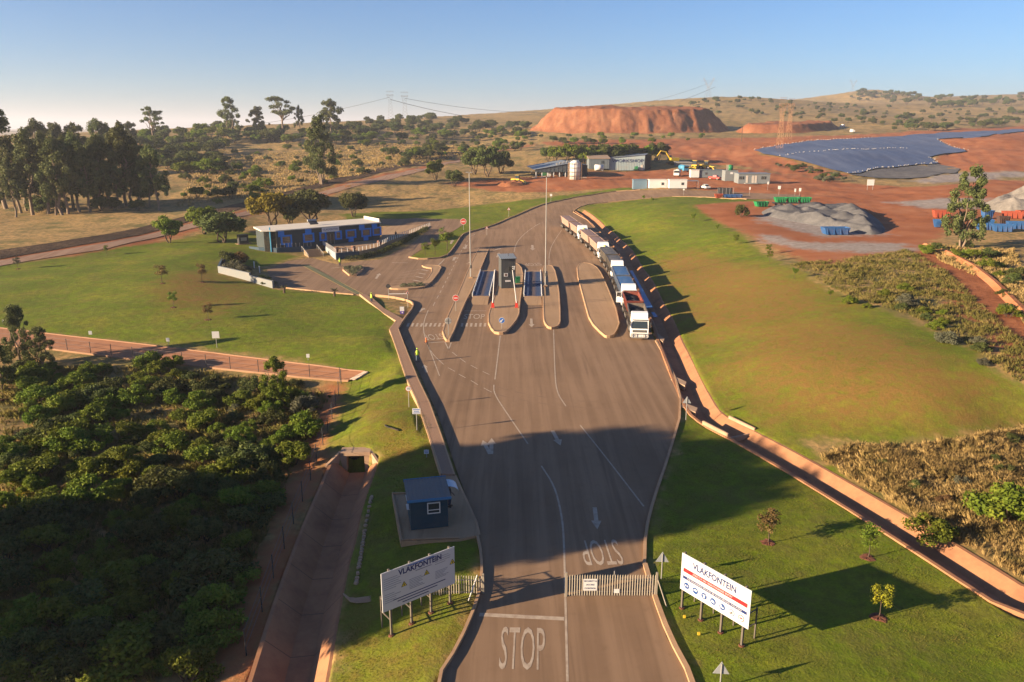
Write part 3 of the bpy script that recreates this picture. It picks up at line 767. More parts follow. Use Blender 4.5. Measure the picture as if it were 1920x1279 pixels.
# drop box where the ditch turns
p = Vector(G(1345, 793).xy); q = Vector(G(1388, 814).xy); t = (q - p).normalized(); n = Vector((t.y, -t.x))
db = thing('drop_box', 'concrete drop box with raised side walls where the narrow drain turns', 'drain', (p.x, p.y, 0), math.atan2(t.y, t.x))
L = (q - p).length
for s in (-1, 1): MB().box((L / 2, s * 1.62, 0.14), (L + 0.4, 0.22, 0.5)).build('side_wall', M_HEAD, db, bevel=0.03)
MB().box((L + 0.1, 0, -0.35), (0.22, 3.0, 0.5)).build('weir', M_HEAD, db, bevel=0.03)
# small concrete chutes from the yard into the ditch
for px, lab in (([(1258,713),(1262,706),(1287,718),(1284,726)], 'upper concrete chute from yard kerb to narrow drain'), ([(1276,764),(1281,757),(1308,766),(1304,775)], 'lower concrete chute from yard corner to narrow drain'), ([(1224,628),(1229,623),(1246,636),(1243,643)], 'small concrete chute beside the leading truck')):
    o = MB().prism(GX(px), -0.5, 0.1).build('chute', M_HEAD); prop(o, lab, 'drain chute')
# red lined cut-off drain on the left
top = GX([(-120,603),(0,617),(200,640),(400,664),(560,684),(684,699)]); bot = GX([(-120,640),(0,648),(100,657),(250,676),(400,692),(560,709),(655,716),(684,702)])
LIP = paint('red_lip', (0.30, 0.17, 0.10), 0.95, 0.2, 0.6)
RL = paint('red_lining', (0.30, 0.135, 0.066), 0.95, 0.25, 0.25, (0.18, 0.08, 0.045), 0.6)
rl = drape('lined_bank', top + bot[::-1], RL, 0.12, 2.0)
prop(rl, 'red concrete lined bank of the cut-off drain below the lawn', 'drain bank')
sweep('lip', top, [(-0.12, 0.1), (-0.1, 0.22), (0.06, 0.22), (0.08, 0.05)], LIP, parent=rl)
sweep('lip', bot[:-1], [(-0.12, 0.05), (-0.1, 0.22), (0.06, 0.22), (0.08, -0.1)], LIP, parent=rl)
MB().prism(GX([(655,714),(683,699),(690,700),(664,716)]), -1.0, lambda x, y: hz(x, y) + 0.18).build('end_slab', paint('pale_concrete', (0.55, 0.42, 0.31), 0.9), rl)
# ------------------------------------------------------------------ vegetation
def m_leaf(name, c_dark, c_mid, c_light, trans=0.25):
    m, t, b = mat_base(name, 0.75, 0.15)
    oi = nd(t, 'ShaderNodeObjectInfo')
    co = nd(t, 'ShaderNodeTexCoord').outputs['Object']
    n = noise(t, 0.55, 3, 0.6, co); n2 = noise(t, 5.0, 2, 0.6, co)
    f = mth(t, 'ADD', mth(t, 'MULTIPLY', n, 0.75), mth(t, 'MULTIPLY', n2, 0.35))
    c = ramp(t, f, [(0.34, c_dark), (0.54, c_mid), (0.74, c_light)])
    hsv = nd(t, 'ShaderNodeHueSaturation'); t.links.new(c, hsv.inputs['Color'])
    t.links.new(mth(t, 'ADD', mth(t, 'MULTIPLY', oi.outputs['Random'], 0.05), 0.475), hsv.inputs['Hue'])
    t.links.new(mth(t, 'ADD', mth(t, 'MULTIPLY', oi.outputs['Random'], 0.45), 0.78), hsv.inputs['Value'])
    t.links.new(hsv.outputs[0], b.inputs['Base Color'])
    tr = nd(t, 'ShaderNodeBsdfTranslucent'); t.links.new(hsv.outputs[0], tr.inputs[0])
    ms = nd(t, 'ShaderNodeMixShader'); ms.inputs[0].default_value = trans
    t.links.new(b.outputs[0], ms.inputs[1]); t.links.new(tr.outputs[0], ms.inputs[2])
    t.links.new(ms.outputs[0], t.nodes['Material Output'].inputs[0])
    return m
ML_EUC = m_leaf('eucalypt_leaves', (0.042, 0.056, 0.018), (0.088, 0.104, 0.032), (0.165, 0.165, 0.055))
ML_BUSH = m_leaf('thorn_leaves', (0.036, 0.050, 0.014), (0.070, 0.085, 0.022), (0.125, 0.130, 0.036))
ML_LUSH = m_leaf('lush_leaves', (0.048, 0.078, 0.008), (0.105, 0.140, 0.013), (0.195, 0.205, 0.022))
ML_YEL = m_leaf('yellow_leaves', (0.10, 0.105, 0.010), (0.22, 0.20, 0.014), (0.36, 0.30, 0.020))
ML_BROWN = m_leaf('brown_leaves', (0.075, 0.045, 0.018), (0.13, 0.080, 0.030), (0.19, 0.12, 0.045))
ML_GREY = m_leaf('grey_leaves', (0.055, 0.058, 0.035), (0.11, 0.11, 0.065), (0.17, 0.165, 0.10))
M_BARK = paint('bark', (0.20, 0.145, 0.10), 0.95, 0.3, 2.0, (0.07, 0.05, 0.035), 0.6)
M_BARKD = paint('dark_bark', (0.075, 0.05, 0.035), 0.95, 0.3, 2.0)

def leaves(blobs, n_per, size, seed, shell=0.55, droop=0.0, aspect=0.6):
    """blobs: (x,y,z,rx,ry,rz). quads facing roughly outwards"""
    rg = np.random.RandomState(seed); Vs = []
    for (x, y, z, rx, ry, rz) in blobs:
        n = int(n_per * (rx * ry * rz) ** 0.5 + 8)
        d = rg.normal(size=(n, 3)); d /= np.linalg.norm(d, axis=1)[:, None]
        r = shell + (1 - shell) * rg.rand(n) ** 0.6
        r *= 1 + 0.22 * np.sin(d[:, 0] * 5 + x) * np.cos(d[:, 1] * 4 + y + d[:, 2] * 3)
        c = d * r[:, None] * np.array((rx, ry, rz)) + np.array((x, y, z))
        nn = d + rg.normal(size=(n, 3)) * 0.75; nn /= np.linalg.norm(nn, axis=1)[:, None]
        u = np.cross(nn, rg.normal(size=(n, 3))); u /= np.linalg.norm(u, axis=1)[:, None] + 1e-9
        if droop: u[:, 2] -= droop; u /= np.linalg.norm(u, axis=1)[:, None]
        w = np.cross(nn, u)
        s = size * (0.6 + 0.8 * rg.rand(n))[:, None]
        Vs.append(np.stack([c - u * s, c - w * s * aspect, c + u * s, c + w * s * aspect], 1))
    V = np.concatenate(Vs).reshape(-1, 3)
    return V, np.arange(len(V)).reshape(-1, 4)

def limb(m, a, b, r0, r1, rg, bend=0.15, k=4):
    a = Vector(a); b = Vector(b); L = (b - a).length
    pts = [a.lerp(b, i / k) + (Vector(rg.normal(size=3)) * bend * L * 0.25 if 0 < i < k else Vector((0, 0, 0))) for i in range(k + 1)]
    m.path(pts, [r0 + (r1 - r0) * i / k for i in range(k + 1)], 6)

def mk_tree(kind, seed):
    """returns (trunk mesh, crown mesh) for a tree 1 unit = 1 m"""
    rg = np.random.RandomState(seed); m = MB(); blobs = []
    if kind == 'euc':       # tall gum: bare lower stem, clumps at limb ends
        H = 20.0; lean = rg.normal(0, 0.6, 2)
        top = Vector((lean[0], lean[1], H * 0.82)); limb(m, (0, 0, -0.4), top, 0.42, 0.10, rg, 0.10, 6)
        for i in range(24):
            f = 0.30 + 0.64 * i / 23; a = i * 2.4 + rg.uniform(-.5, .5); base = Vector((0, 0, 0)).lerp(top, f)
            rr = (0.8 + 3.4 * math.sin(min(1, (1.08 - f) * 1.5) * 1.57)) * rg.uniform(0.35, 1.15)
            e = base + Vector((math.cos(a) * rr, math.sin(a) * rr, rg.uniform(0.6, 3.0)))
            limb(m, base, e, 0.12 * (1.25 - f), 0.03, rg, 0.2, 3)
            s = rg.uniform(0.75, 1.5)
            blobs.append((e.x, e.y, e.z, s * 1.1, s * 1.1, s * rg.uniform(0.8, 1.3)))
            if rg.rand() < 0.5: blobs.append((e.x + rg.normal() * 0.9, e.y + rg.normal() * 0.9, e.z - rg.uniform(0.6, 1.8), s * 0.6, s * 0.6, s * 0.8))
        blobs.append((top.x, top.y, H * 0.92, 1.1, 1.1, 1.5)); blobs.append((top.x * 0.9 + 0.6, top.y, H * 0.84, 1.4, 1.3, 1.3))
        V, F = leaves(blobs, 205, 0.26, seed, 0.25, 0.5)
    elif kind == 'flat':     # open spreading gum with clumps at different heights
        H = 16.0; limb(m, (0, 0, -0.4), (0.3, 0, H * 0.45), 0.45, 0.28, rg, 0.1, 4)
        for i in range(22):
            a = i * 2.4 + rg.uniform(-.4, .4); rr = rg.uniform(1.0, 5.4); e = Vector((math.cos(a) * rr, math.sin(a) * rr, H * rg.uniform(0.58, 0.98) - rr * 0.25))
            limb(m, (0.3, 0, H * rg.uniform(0.3, 0.45)), e, 0.2, 0.04, rg, 0.2, 4)
            s = rg.uniform(0.7, 1.35); blobs.append((e.x, e.y, e.z, s * 1.3, s * 1.2, s * 0.75))
        V, F = leaves(blobs, 160, 0.25, seed, 0.25, 0.3)
    elif kind == 'wide':     # big gum, foliage almost to the ground on several stems
        H = 20.0
        for i in range(4):
            a = i * 1.57 + rg.uniform(-.5, .5); e = Vector((math.cos(a) * 2.6, math.sin(a) * 2.6, H * rg.uniform(0.55, 0.85)))
            limb(m, (rg.normal() * 0.3, rg.normal() * 0.3, -0.4), e, 0.30, 0.08, rg, 0.12, 5)
        for i in range(58):
            f = rg.uniform(0.22, 1.0); a = rg.uniform(0, 6.28); rr = (1.0 + 4.2 * math.sin(min(1.0, 1.25 * (1.08 - f)) * 1.5)) * math.sqrt(rg.rand())
            s = rg.uniform(0.65, 1.3); blobs.append((math.cos(a) * rr, math.sin(a) * rr, H * f - 1, s * 1.1, s * 1.1, s * 1.15))
        V, F = leaves(blobs, 150, 0.25, seed, 0.25, 0.5)
    elif kind == 'dome':     # thorn tree with a rounded crown, unit height 5 m
        H = 5.0
        for i in range(4):
            a = i * 1.6 + rg.uniform(-.4, .4); limb(m, (rg.normal() * 0.1, rg.normal() * 0.1, -0.3), (math.cos(a) * 1.5, math.sin(a) * 1.5, H * 0.6), 0.13, 0.04, rg, 0.2, 4)
        for i in range(24):
            a = rg.uniform(0, 6.28); f = rg.rand(); rr = 2.25 * math.sqrt(rg.rand()); z = H * (0.30 + 0.60 * math.sqrt(max(0, 1 - (rr / 2.7) ** 2)) * rg.uniform(0.25, 1.0))
            s = rg.uniform(0.55, 1.0); blobs.append((math.cos(a) * rr, math.sin(a) * rr, z, s * 1.15, s * 1.15, s * 0.75))
        V, F = leaves(blobs, 330, 0.17, seed, 0.4)
    elif kind == 'shrub':    # low dense shrub to the ground, unit height 2.4 m
        for i in range(5):
            a = i * 1.26; limb(m, (0, 0, -0.2), (math.cos(a) * 0.9, math.sin(a) * 0.9, 1.3), 0.05, 0.02, rg, 0.2, 3)
        for i in range(15):
            a = rg.uniform(0, 6.28); rr = 1.45 * math.sqrt(rg.rand()); z = 0.35 + 1.7 * (1 - (rr / 1.75) ** 2) * rg.uniform(0.45, 1.0)
            s = rg.uniform(0.35, 0.7); blobs.append((math.cos(a) * rr, math.sin(a) * rr, z, s * 1.1, s * 1.1, s * 0.85))
        V, F = leaves(blobs, 520, 0.105, seed, 0.35)
    elif kind == 'sapling':  # young lawn tree, unit height 3 m
        limb(m, (0, 0, -0.1), (0.08, 0.03, 2.0), 0.045, 0.02, rg, 0.08, 4)
        for i in range(6):
            a = i * 1.05; limb(m, (0.03, 0, 1.1 + 0.12 * i), (math.cos(a) * 0.55, math.sin(a) * 0.55, 1.9 + rg.uniform(0, 0.6)), 0.018, 0.008, rg, 0.2, 3)
        for i in range(11):
            a = rg.uniform(0, 6.28); rr = 0.6 * math.sqrt(rg.rand()); blobs.append((math.cos(a) * rr, math.sin(a) * rr, rg.uniform(1.5, 2.8), 0.42, 0.42, 0.36))
        V, F = leaves(blobs, 420, 0.07, seed, 0.2)
    me_t = m.mesh(kind + '_trunk', True); me_c = np_mesh(kind + '_crown', V, F)
    return me_t, me_c
_bank = {}
def bank(kind, k, leaf, bark):
    key = (kind, k, leaf.name)
    if key not in _bank:
        t, c = mk_tree(kind, hash((kind, 0)) % 1 + 11 * k + len(kind)); t.materials.append(bark); c.materials.append(leaf); _bank[key] = (t, c)
    return _bank[key]
UNIT = {'euc': 20.0, 'flat': 16.0, 'wide': 20.0, 'dome': 5.0, 'shrub': 2.4, 'sapling': 3.0}
rgT = random.Random(5)
def tree(name, label, cat, loc, height, kind, leaf=None, k=0, wide=1.0, group=None, bark=None):
    t_me, c_me = bank(kind, k, leaf or ML_BUSH, bark or (M_BARK if kind in ('euc', 'flat', 'wide') else M_BARKD))
    s = height / UNIT[kind]
    o = thing(name, label, cat, loc, rgT.uniform(0, 6.28), group)
    o.scale = (s * wide, s * wide, s)
    link('trunk', t_me, None, o); link('crown', c_me, None, o)
    return o
def px_tree(name, label, cat, px, base, top, kind, **kw):
    p = G(px, base)
    depth = p.y * math.cos(PITCH) + (HC - p.z) * math.sin(PITCH)
    h = (base - top) * depth / FPX / math.cos(PITCH)
    return tree(name, label, cat, p, h, kind, **kw)

# gum trees on the left
row_a, row_b, row_c, row_d = [], [], [], []
for i, (x, b, tp) in enumerate([(12,392,203),(40,400,262),(62,404,250),(90,402,258),(118,404,262),(128,402,268),(150,398,256),(170,398,272),(190,394,258),(208,392,268),(238,388,238),(264,386,272),(298,396,278),(105,404,300),(30,408,300),(222,392,300),(50,396,275),(78,394,268),(138,392,262),(178,390,268),(250,384,262),(280,390,300)]):
    row_a.append(px_tree('gum_tree', 'tall dark gum tree in the stand above the dirt road at left edge', 'tree', x, b, tp, 'euc', leaf=ML_EUC, k=i % 4, wide=1.0, group='gum trees in the stand at the left'))
for i, (x, b, tp) in enumerate([(77,330,228),(103,325,236),(122,330,241),(147,325,235),(183,312,227),(206,308,235),(232,300,233),(250,290,231)]):
    row_b.append(px_tree('gum_tree', 'pale hazy gum tree behind the dark stand at left', 'tree', x, b, tp, 'euc', leaf=ML_EUC, k=i % 4, wide=1.2, group='gum trees behind the stand'))
px_tree('gum_tree', 'sparse gum tree rising above the ridge bushes near the stand', 'tree', 288, 268, 204, 'flat', leaf=ML_EUC, k=1)
px_tree('gum_tree', 'full rounded gum tree leftmost of the four on the ridge skyline', 'tree', 433, 256, 186, 'wide', leaf=ML_EUC, k=0, wide=1.15)
px_tree('gum_tree', 'compact gum tree second from left on the ridge skyline', 'tree', 483, 254, 203, 'euc', leaf=ML_EUC, k=1, wide=1.4)
px_tree('gum_tree', 'open spreading gum tree with flat clumps on the ridge skyline', 'tree', 530, 252, 185, 'flat', leaf=ML_EUC, k=0, wide=1.1)
px_tree('gum_tree', 'thin gum sapling beside the spreading tree on the skyline', 'tree', 563, 252, 201, 'euc', leaf=ML_EUC, k=2, wide=0.8)
px_tree('gum_tree', 'dark gum tree on skyline behind the big roadside gum', 'tree', 620, 262, 190, 'euc', leaf=ML_EUC, k=3, wide=1.3)
px_tree('gum_tree', 'big many-stemmed gum tree standing alone by the dirt road', 'tree', 603, 346, 222, 'wide', leaf=ML_EUC, k=1, wide=0.95)
px_tree('gum_tree', 'leaning bushy gum tree beside the blue skips', 'tree', 1803, 466, 318, 'wide', leaf=ML_EUC, k=1, wide=0.95)
# trees about the office
px_tree('thorn_tree', 'yellow flowering thorn tree behind the office', 'tree', 508, 424, 355, 'dome', leaf=ML_YEL, k=0, wide=1.0)
px_tree('thorn_tree', 'dark round thorn tree behind the middle of the office', 'tree', 585, 418, 352, 'dome', leaf=ML_BUSH, k=1, wide=1.25)
px_tree('thorn_tree', 'small dark thorn tree behind the right end of the office', 'tree', 662, 407, 360, 'dome', leaf=ML_BUSH, k=2, wide=1.0)
px_tree('thorn_tree', 'small pale thorn tree against the office back wall', 'tree', 545, 425, 383, 'dome', leaf=ML_BUSH, k=3, wide=0.8)
px_tree('thorn_tree', 'loose olive thorn tree on lawn left of the office', 'tree', 318, 456, 404, 'dome', leaf=ML_LUSH, k=3, wide=0.9)
px_tree('thorn_tree', 'upper thorn tree of the pair close to the office end', 'tree', 386, 440, 384, 'dome', leaf=ML_LUSH, k=1, wide=0.95)
px_tree('thorn_tree', 'broad thorn tree by the generator at the office end', 'tree', 420, 456, 394, 'dome', leaf=ML_BUSH, k=0, wide=1.2)
for i, (x, b, tp, kd) in enumerate([(890,328,278,0),(915,332,272,1),(940,326,282,2)]):
    row_c.append(px_tree('thorn_tree', 'dense dark tree in the clump left of the open shed', 'tree', x, b, tp, 'dome', leaf=ML_BUSH, k=kd, wide=0.9, group='clump of trees left of the shed'))
px_tree('thorn_tree', 'airy olive tree on the rough grass before the dark clump', 'tree', 816, 338, 300, 'dome', leaf=ML_LUSH, k=3, wide=0.8)
px_tree('thorn_tree', 'dark low tree right of the airy olive tree', 'tree', 852, 350, 318, 'dome', leaf=ML_BUSH, k=2, wide=1.0)
for i in range(15):
    x = 1030 + i * 14.5 + rgT.uniform(-5, 5)
    row_d.append(px_tree('thorn_tree', 'green tree in the row behind the workshop and shed', 'tree', x, 308 - abs(i - 5) * 0.6 + rgT.uniform(-3, 3), 270 + rgT.uniform(-4, 6), 'dome', leaf=(ML_BUSH, ML_LUSH)[i % 2], k=i % 4, wide=1.0, group='row of trees behind the workshop'))
# trees left of the hollow and at its edge
px_tree('bush_tree', 'tall grey-green tree at the far left edge of the hollow', 'tree', 42, 690, 572, 'wide', leaf=ML_EUC, k=3, wide=0.9)
px_tree('bush_tree', 'shorter rounded tree beside the tall one at left edge', 'tree', 82, 694, 612, 'wide', leaf=ML_EUC, k=0, wide=1.1)
px_tree('bush_tree', 'dark tree cut by the left edge of the hollow', 'tree', 0, 735, 628, 'wide', leaf=ML_BUSH, k=1, wide=1.0)
px_tree('bush_tree', 'light green drooping tree by the corner of the fence', 'tree', 520, 775, 668, 'wide', leaf=ML_LUSH, k=2, wide=1.05)
px_tree('bush_tree', 'pale grey bush beside the drooping tree at the fence', 'bush', 572, 785, 738, 'dome', leaf=ML_GREY, k=1, wide=0.9)

# (numbered below)
# scattered bushes: sample the picture areas where they grow, seat each on the ground
def nth(i):
    w = ['leftmost', 'second', 'third', 'fourth', 'fifth', 'sixth', 'seventh', 'eighth', 'ninth', 'tenth']
    n = i + 1
    return w[i] if n <= 10 else '%d%s' % (n, 'th' if 10 < n % 100 < 14 else {1: 'st', 2: 'nd', 3: 'rd'}.get(n % 10, 'th'))
def number(objs, text):
    """label alike things one by one, counted from the left as the camera sees them"""
    objs = sorted(objs, key=lambda o: o.location.x / max(o.location.y, 1e-3))
    for i, o in enumerate(objs): o['label'] = text % (nth(i) if i == 0 else nth(i) + ' from left')
def in_px(x, y, poly):
    return bool(inpoly(np.array([x], float), np.array([y], float), poly)[0])
def scatter(n, poly, sizes, kinds, name, label, cat, group, leafs, seed, gap=0.0, wide=(0.9, 1.3), yexp=1.0):
    rg = random.Random(seed); xs = [p[0] for p in poly]; ys = [p[1] for p in poly]; done = []; tries = 0; made = []
    while len(done) < n and tries < n * 40:
        tries += 1
        x = rg.uniform(min(xs), max(xs)); y = min(ys) + (max(ys) - min(ys)) * rg.random() ** yexp
        if not in_px(x, y, poly): continue
        p = G(x, y)
        if any((p.x - q.x) ** 2 + (p.y - q.y) ** 2 < gap * gap for q in done): continue
        if sdist(np.array([p.x]), np.array([p.y]), YARD)[0] < 1.5: continue
        done.append(p)
        made.append(tree(name, label, cat, p - Vector((0, 0, 0.1)), rg.uniform(*sizes), rg.choice(kinds), leaf=rg.choice(leafs), k=rg.randrange(4), wide=rg.uniform(*wide), group=group))
    if len(made) <= 34: number(made, '%s ' + label)
scatter(80, [(640,262),(760,258),(1000,252),(1010,275),(960,290),(860,300),(760,300),(660,290)], (2.5, 6), ['dome'], 'scrub_bush', 'thorn bush in the scrub between the pylons and the dirt road', 'bush', 'thorn bushes in the middle scrub', [ML_BUSH, ML_BUSH, ML_LUSH], 41, 4)
scatter(26, [(1640,246),(1760,236),(1920,226),(1920,236),(1760,246)], (4, 8), ['dome'], 'thorn_bush', 'dark tree in the belt above the liner bench', 'tree', 'trees above the liner', [ML_BUSH], 42, 5)
number(row_a, '%s tall dark gum tree in the stand above the dirt road')
number(row_b, '%s pale hazy gum tree behind the dark stand')
number(row_c, '%s dense dark tree in the clump beside the open shed')
number(row_d, '%s green tree in the row behind workshop and shed')
scatter(150, [(250,262),(330,240),(640,250),(900,250),(990,244),(980,262),(860,262),(700,268),(560,275),(440,272),(400,300),(420,325),(330,335),(270,300)], (5.0, 9.5), ['dome'], 'ridge_bush', 'grey green thorn bush on the ridge behind the dry grass', 'bush', 'thorn bushes on the ridge', [ML_BUSH, ML_BUSH, ML_LUSH], 1, 4)
scatter(60, [(640,228),(760,215),(900,236),(985,240),(985,250),(640,252)], (6, 10), ['dome'], 'skyline_bush', 'hazy thorn bush on the skyline near the twin pylons', 'bush', 'thorn bushes by the pylons', [ML_BUSH], 2, 5)
scatter(95, [(330,300),(600,270),(960,268),(880,290),(620,340),(480,385),(340,390)], (1.5, 4.5), ['dome', 'shrub'], 'field_bush', 'small dark bush dotted over the dry grass field', 'bush', 'bushes dotted over the dry field', [ML_BUSH, ML_LUSH], 3, 6)
scatter(30, [(0,330),(40,340),(200,330),(300,345),(330,395),(0,405)], (2, 5), ['dome', 'shrub'], 'understorey_bush', 'understorey bush beneath the dark gum stand', 'bush', 'bushes under the gum stand', [ML_BUSH], 4, 3)
scatter(26, [(1010,258),(1330,255),(1350,262),(1200,272),(1010,275)], (2.5, 5), ['dome'], 'thorn_bush', 'bush in the belt below the big red spoil heap', 'bush', 'bushes below the spoil heap', [ML_BUSH, ML_LUSH], 5, 4)
scatter(150, [(1190,215),(1330,187),(1450,188),(1560,196),(1700,205),(1920,205),(1920,238),(1700,240),(1560,232),(1400,215),(1250,215)], (3, 8), ['dome'], 'hill_bush', 'small bush scattered on the near brown hill', 'bush', 'bushes on the near hill', [ML_BUSH], 6, 6)
scatter(90, [(1600,174),(1640,170),(1700,180),(1760,184),(1850,180),(1920,178),(1920,200),(1750,203),(1650,192),(1590,190)], (6, 13), ['dome'], 'hill_bush', 'blue-hazed tree on the far rocky hill', 'tree', 'trees on the far hill', [ML_BUSH], 7, 8)
scatter(24, [(1450,308),(1510,312),(1590,338),(1560,345),(1500,335)], (1.2, 3.0), ['shrub', 'dome'], 'berm_shrub', 'low shrub growing along the berm before the blue liner', 'shrub', 'shrubs on the berm', [ML_BUSH, ML_GREY], 8, 2)
scatter(12, [(1700,455),(1800,462),(1890,480),(1880,510),(1760,490)], (1.0, 2.6), ['shrub'], 'plateau_shrub', 'shrub in the rough grass below the leaning gum tree', 'shrub', 'shrubs below the leaning gum', [ML_BUSH, ML_LUSH], 9, 2)
scatter(16, [(1560,560),(1700,540),(1840,640),(1900,720),(1860,700),(1720,610)], (0.8, 1.6), ['shrub'], 'plateau_shrub', 'small shrub in the rough grass along the top of the bank', 'shrub', 'shrubs along the top of the bank', [ML_BUSH, ML_LUSH, ML_GREY], 10, 2)
scatter(10, [(1860,520),(1920,510),(1920,640),(1890,600)], (1.0, 2.2), ['shrub'], 'plateau_shrub', 'shrub right of the red track at the right edge', 'shrub', 'shrubs right of the red track', [ML_BUSH, ML_LUSH], 12, 2)
px_tree('veld_shrub', 'big bright green shrub in the dry grass at right edge', 'shrub', 1892, 985, 905, 'shrub', leaf=ML_LUSH, k=1, wide=1.2)
px_tree('veld_shrub', 'green shrub in dry grass beside the narrow drain', 'shrub', 1738, 1008, 960, 'shrub', leaf=ML_LUSH, k=2, wide=1.3)
scatter(16, [(1570,850),(1750,845),(1915,825),(1915,900),(1800,960),(1700,930)], (0.5, 1.1), ['shrub'], 'veld_shrub', 'low dark shrub among the tall dry grass right of the drain', 'shrub', 'low shrubs in the tall dry grass', [ML_BUSH, ML_GREY, ML_BROWN], 21, 1.2)
# the overgrown hollow
HOLLOW = [(0,700),(60,690),(250,690),(420,702),(560,722),(620,745),(560,850),(500,1000),(440,1130),(390,1279),(0,1279)]
scatter(175, HOLLOW, (1.1, 2.8), ['shrub', 'shrub', 'shrub', 'dome'], 'hollow_bush', 'dense green bush in the overgrown hollow beside the drain', 'bush', 'bushes in the hollow', [ML_LUSH, ML_BUSH, ML_LUSH], 11, 1.7, (0.9, 1.45))
scatter(60, HOLLOW, (0.5, 1.1), ['shrub'], 'hollow_shrub', 'low pale or brownish shrub between the bushes of the hollow', 'shrub', 'low shrubs in the hollow', [ML_GREY, ML_BROWN, ML_YEL, ML_LUSH], 31, 1.2, (0.9, 1.5))
# off to the left, out of the picture, stands the tall windbreak whose shade falls across the gate road
for i in range(15):
    x = -50 - (i % 3) * 9 + rgT.uniform(-2, 2); y = 31 + i * 0.62 + rgT.uniform(-1.2, 1.2)
    tree('gum_tree', 'windbreak gum tree left of the hollow', 'tree', (x, y, hz(x, y)), rgT.uniform(19, 24) + (i % 3) * 1.5, 'wide', leaf=ML_EUC, k=i % 4, wide=1.25, group='windbreak gum trees')

# saplings on the lawns with their mulch rings
M_MULCH = paint('mulch', (0.10, 0.035, 0.02), 0.95, 0.4, 3.0)
def sapling(px, base, top, label, leaf, wide=1.0, mulch=True, k=0, cat='tree'):
    o = px_tree('sapling', label, cat, px, base, top, 'sapling', leaf=leaf, wide=wide, k=k)
    if mulch:
        p = G(px, base); rg = np.random.RandomState(int(px)); m = MB(); n = 30
        P = [(0, 0, 0.10)]
        for r, z in ((0.22, 0.08), (0.40, 0.06), (0.52, 0.0)):
            for i in range(n):
                a = 6.283 * i / n; rr = r * (1 + 0.10 * math.sin(a * 3 + r * 9) + 0.04 * rg.normal()); P.append((math.cos(a) * rr, math.sin(a) * rr, z + 0.02 * rg.normal()))
        F = [(0, 1 + i, 1 + (i + 1) % n) for i in range(n)] + [(1 + r * n + i, 1 + (r + 1) * n + i, 1 + (r + 1) * n + (i + 1) % n, 1 + r * n + (i + 1) % n) for r in range(2) for i in range(n)]
        r = MB().add(P, F).build('mulch_ring', M_MULCH, loc=(p.x, p.y, p.z - 0.02)); prop(r, 'ring of red mulch under the ' + label.split(' on ')[0].split(' in ')[0].split(' beside ')[0].split(' standing ')[0].split(' between ')[0], 'mulch')
sapling(1440, 1018, 950, 'thin reddish sapling in the shade on the right lawn', ML_BROWN, 1.2)
sapling(1627, 1046, 976, 'full green young tree beside the narrow drain on the right lawn', ML_LUSH, 1.1)
sapling(1647, 1158, 1090, 'yellowing young tree standing in the shadow of the sign', ML_YEL, 1.0)
sapling(305, 532, 496, 'bare brown sapling on the mound of the left lawn', ML_BROWN, 1.2)
sapling(380, 530, 494, 'upright brown sapling between mound and retaining wall', ML_BROWN, 1.0)
sapling(325, 577, 546, 'green sapling in a brown patch on the left lawn', ML_LUSH, 1.0)
sapling(390, 600, 570, 'reddish sapling in front of the mound on the left lawn', ML_BROWN, 1.1)
sapling(200, 478, 460, 'small green sapling far back on the left lawn', ML_LUSH, 1.0, False)
sapling(34, 505, 482, 'lone sapling near left edge of the lawn', ML_GREY, 1.0)
sapling(797, 488 - 8, 455, 'left young tree on the small grass island', ML_LUSH, 1.1, False)
sapling(815, 478, 445, 'right young tree on the small grass island', ML_LUSH, 1.1, False, 1)
sapling(838, 470, 428, 'young tree at upper corner of the small grass island', ML_LUSH, 1.3, False, 2)
for x, b, tp, l in [(1207,378,366,'first'),(1223,382,370,'second'),(1300,418,400,'third'),(1345,436,420,'fourth'),(1440,478,458,'fifth'),(1380,460,440,'sixth'),(1443,492,470,'seventh'),(1489,524,500,'eighth'),(1556,562,540,'ninth')]:
    sapling(x, b, tp, l + ' sapling counting along the crest of the grass bank', ML_LUSH, 1.0, False, int(x) % 3)
px_tree('round_bush', 'dense upright bush on the red earth before the grey gravel', 'bush', 1390, 408, 382, 'shrub', leaf=ML_BUSH, wide=0.75)
for x, b, l in [(533, 550, 'left'), (627, 556, 'right')]:   # aloes at the edge of the parking
    p = G(x, b); a = thing('aloe', l + ' spiky aloe on a short stem at the parking edge', 'aloe', p)
    MB().path([(0, 0, 0), (0.05, 0, 0.9)], [0.22, 0.2], 8).build('stem', M_BARKD, a)
    m = MB(); rg = np.random.RandomState(int(x))
    for i in range(22):
        an = i * 2.4; up = rg.uniform(-0.1, 0.9); e = Vector((math.cos(an), math.sin(an), up)).normalized() * rg.uniform(0.7, 1.0); sd = Vector((-math.sin(an), math.cos(an), 0)) * 0.07
        b0 = Vector((0.05, 0, 0.95)); md = b0 + e * 0.55 + Vector((0, 0, 0.1)); m.add([b0 - sd, b0 + sd, md + sd * 0.8, b0 + e, md - sd * 0.8], [(0, 1, 2, 3, 4)])
    m.build('leaves', ML_GREY, a)

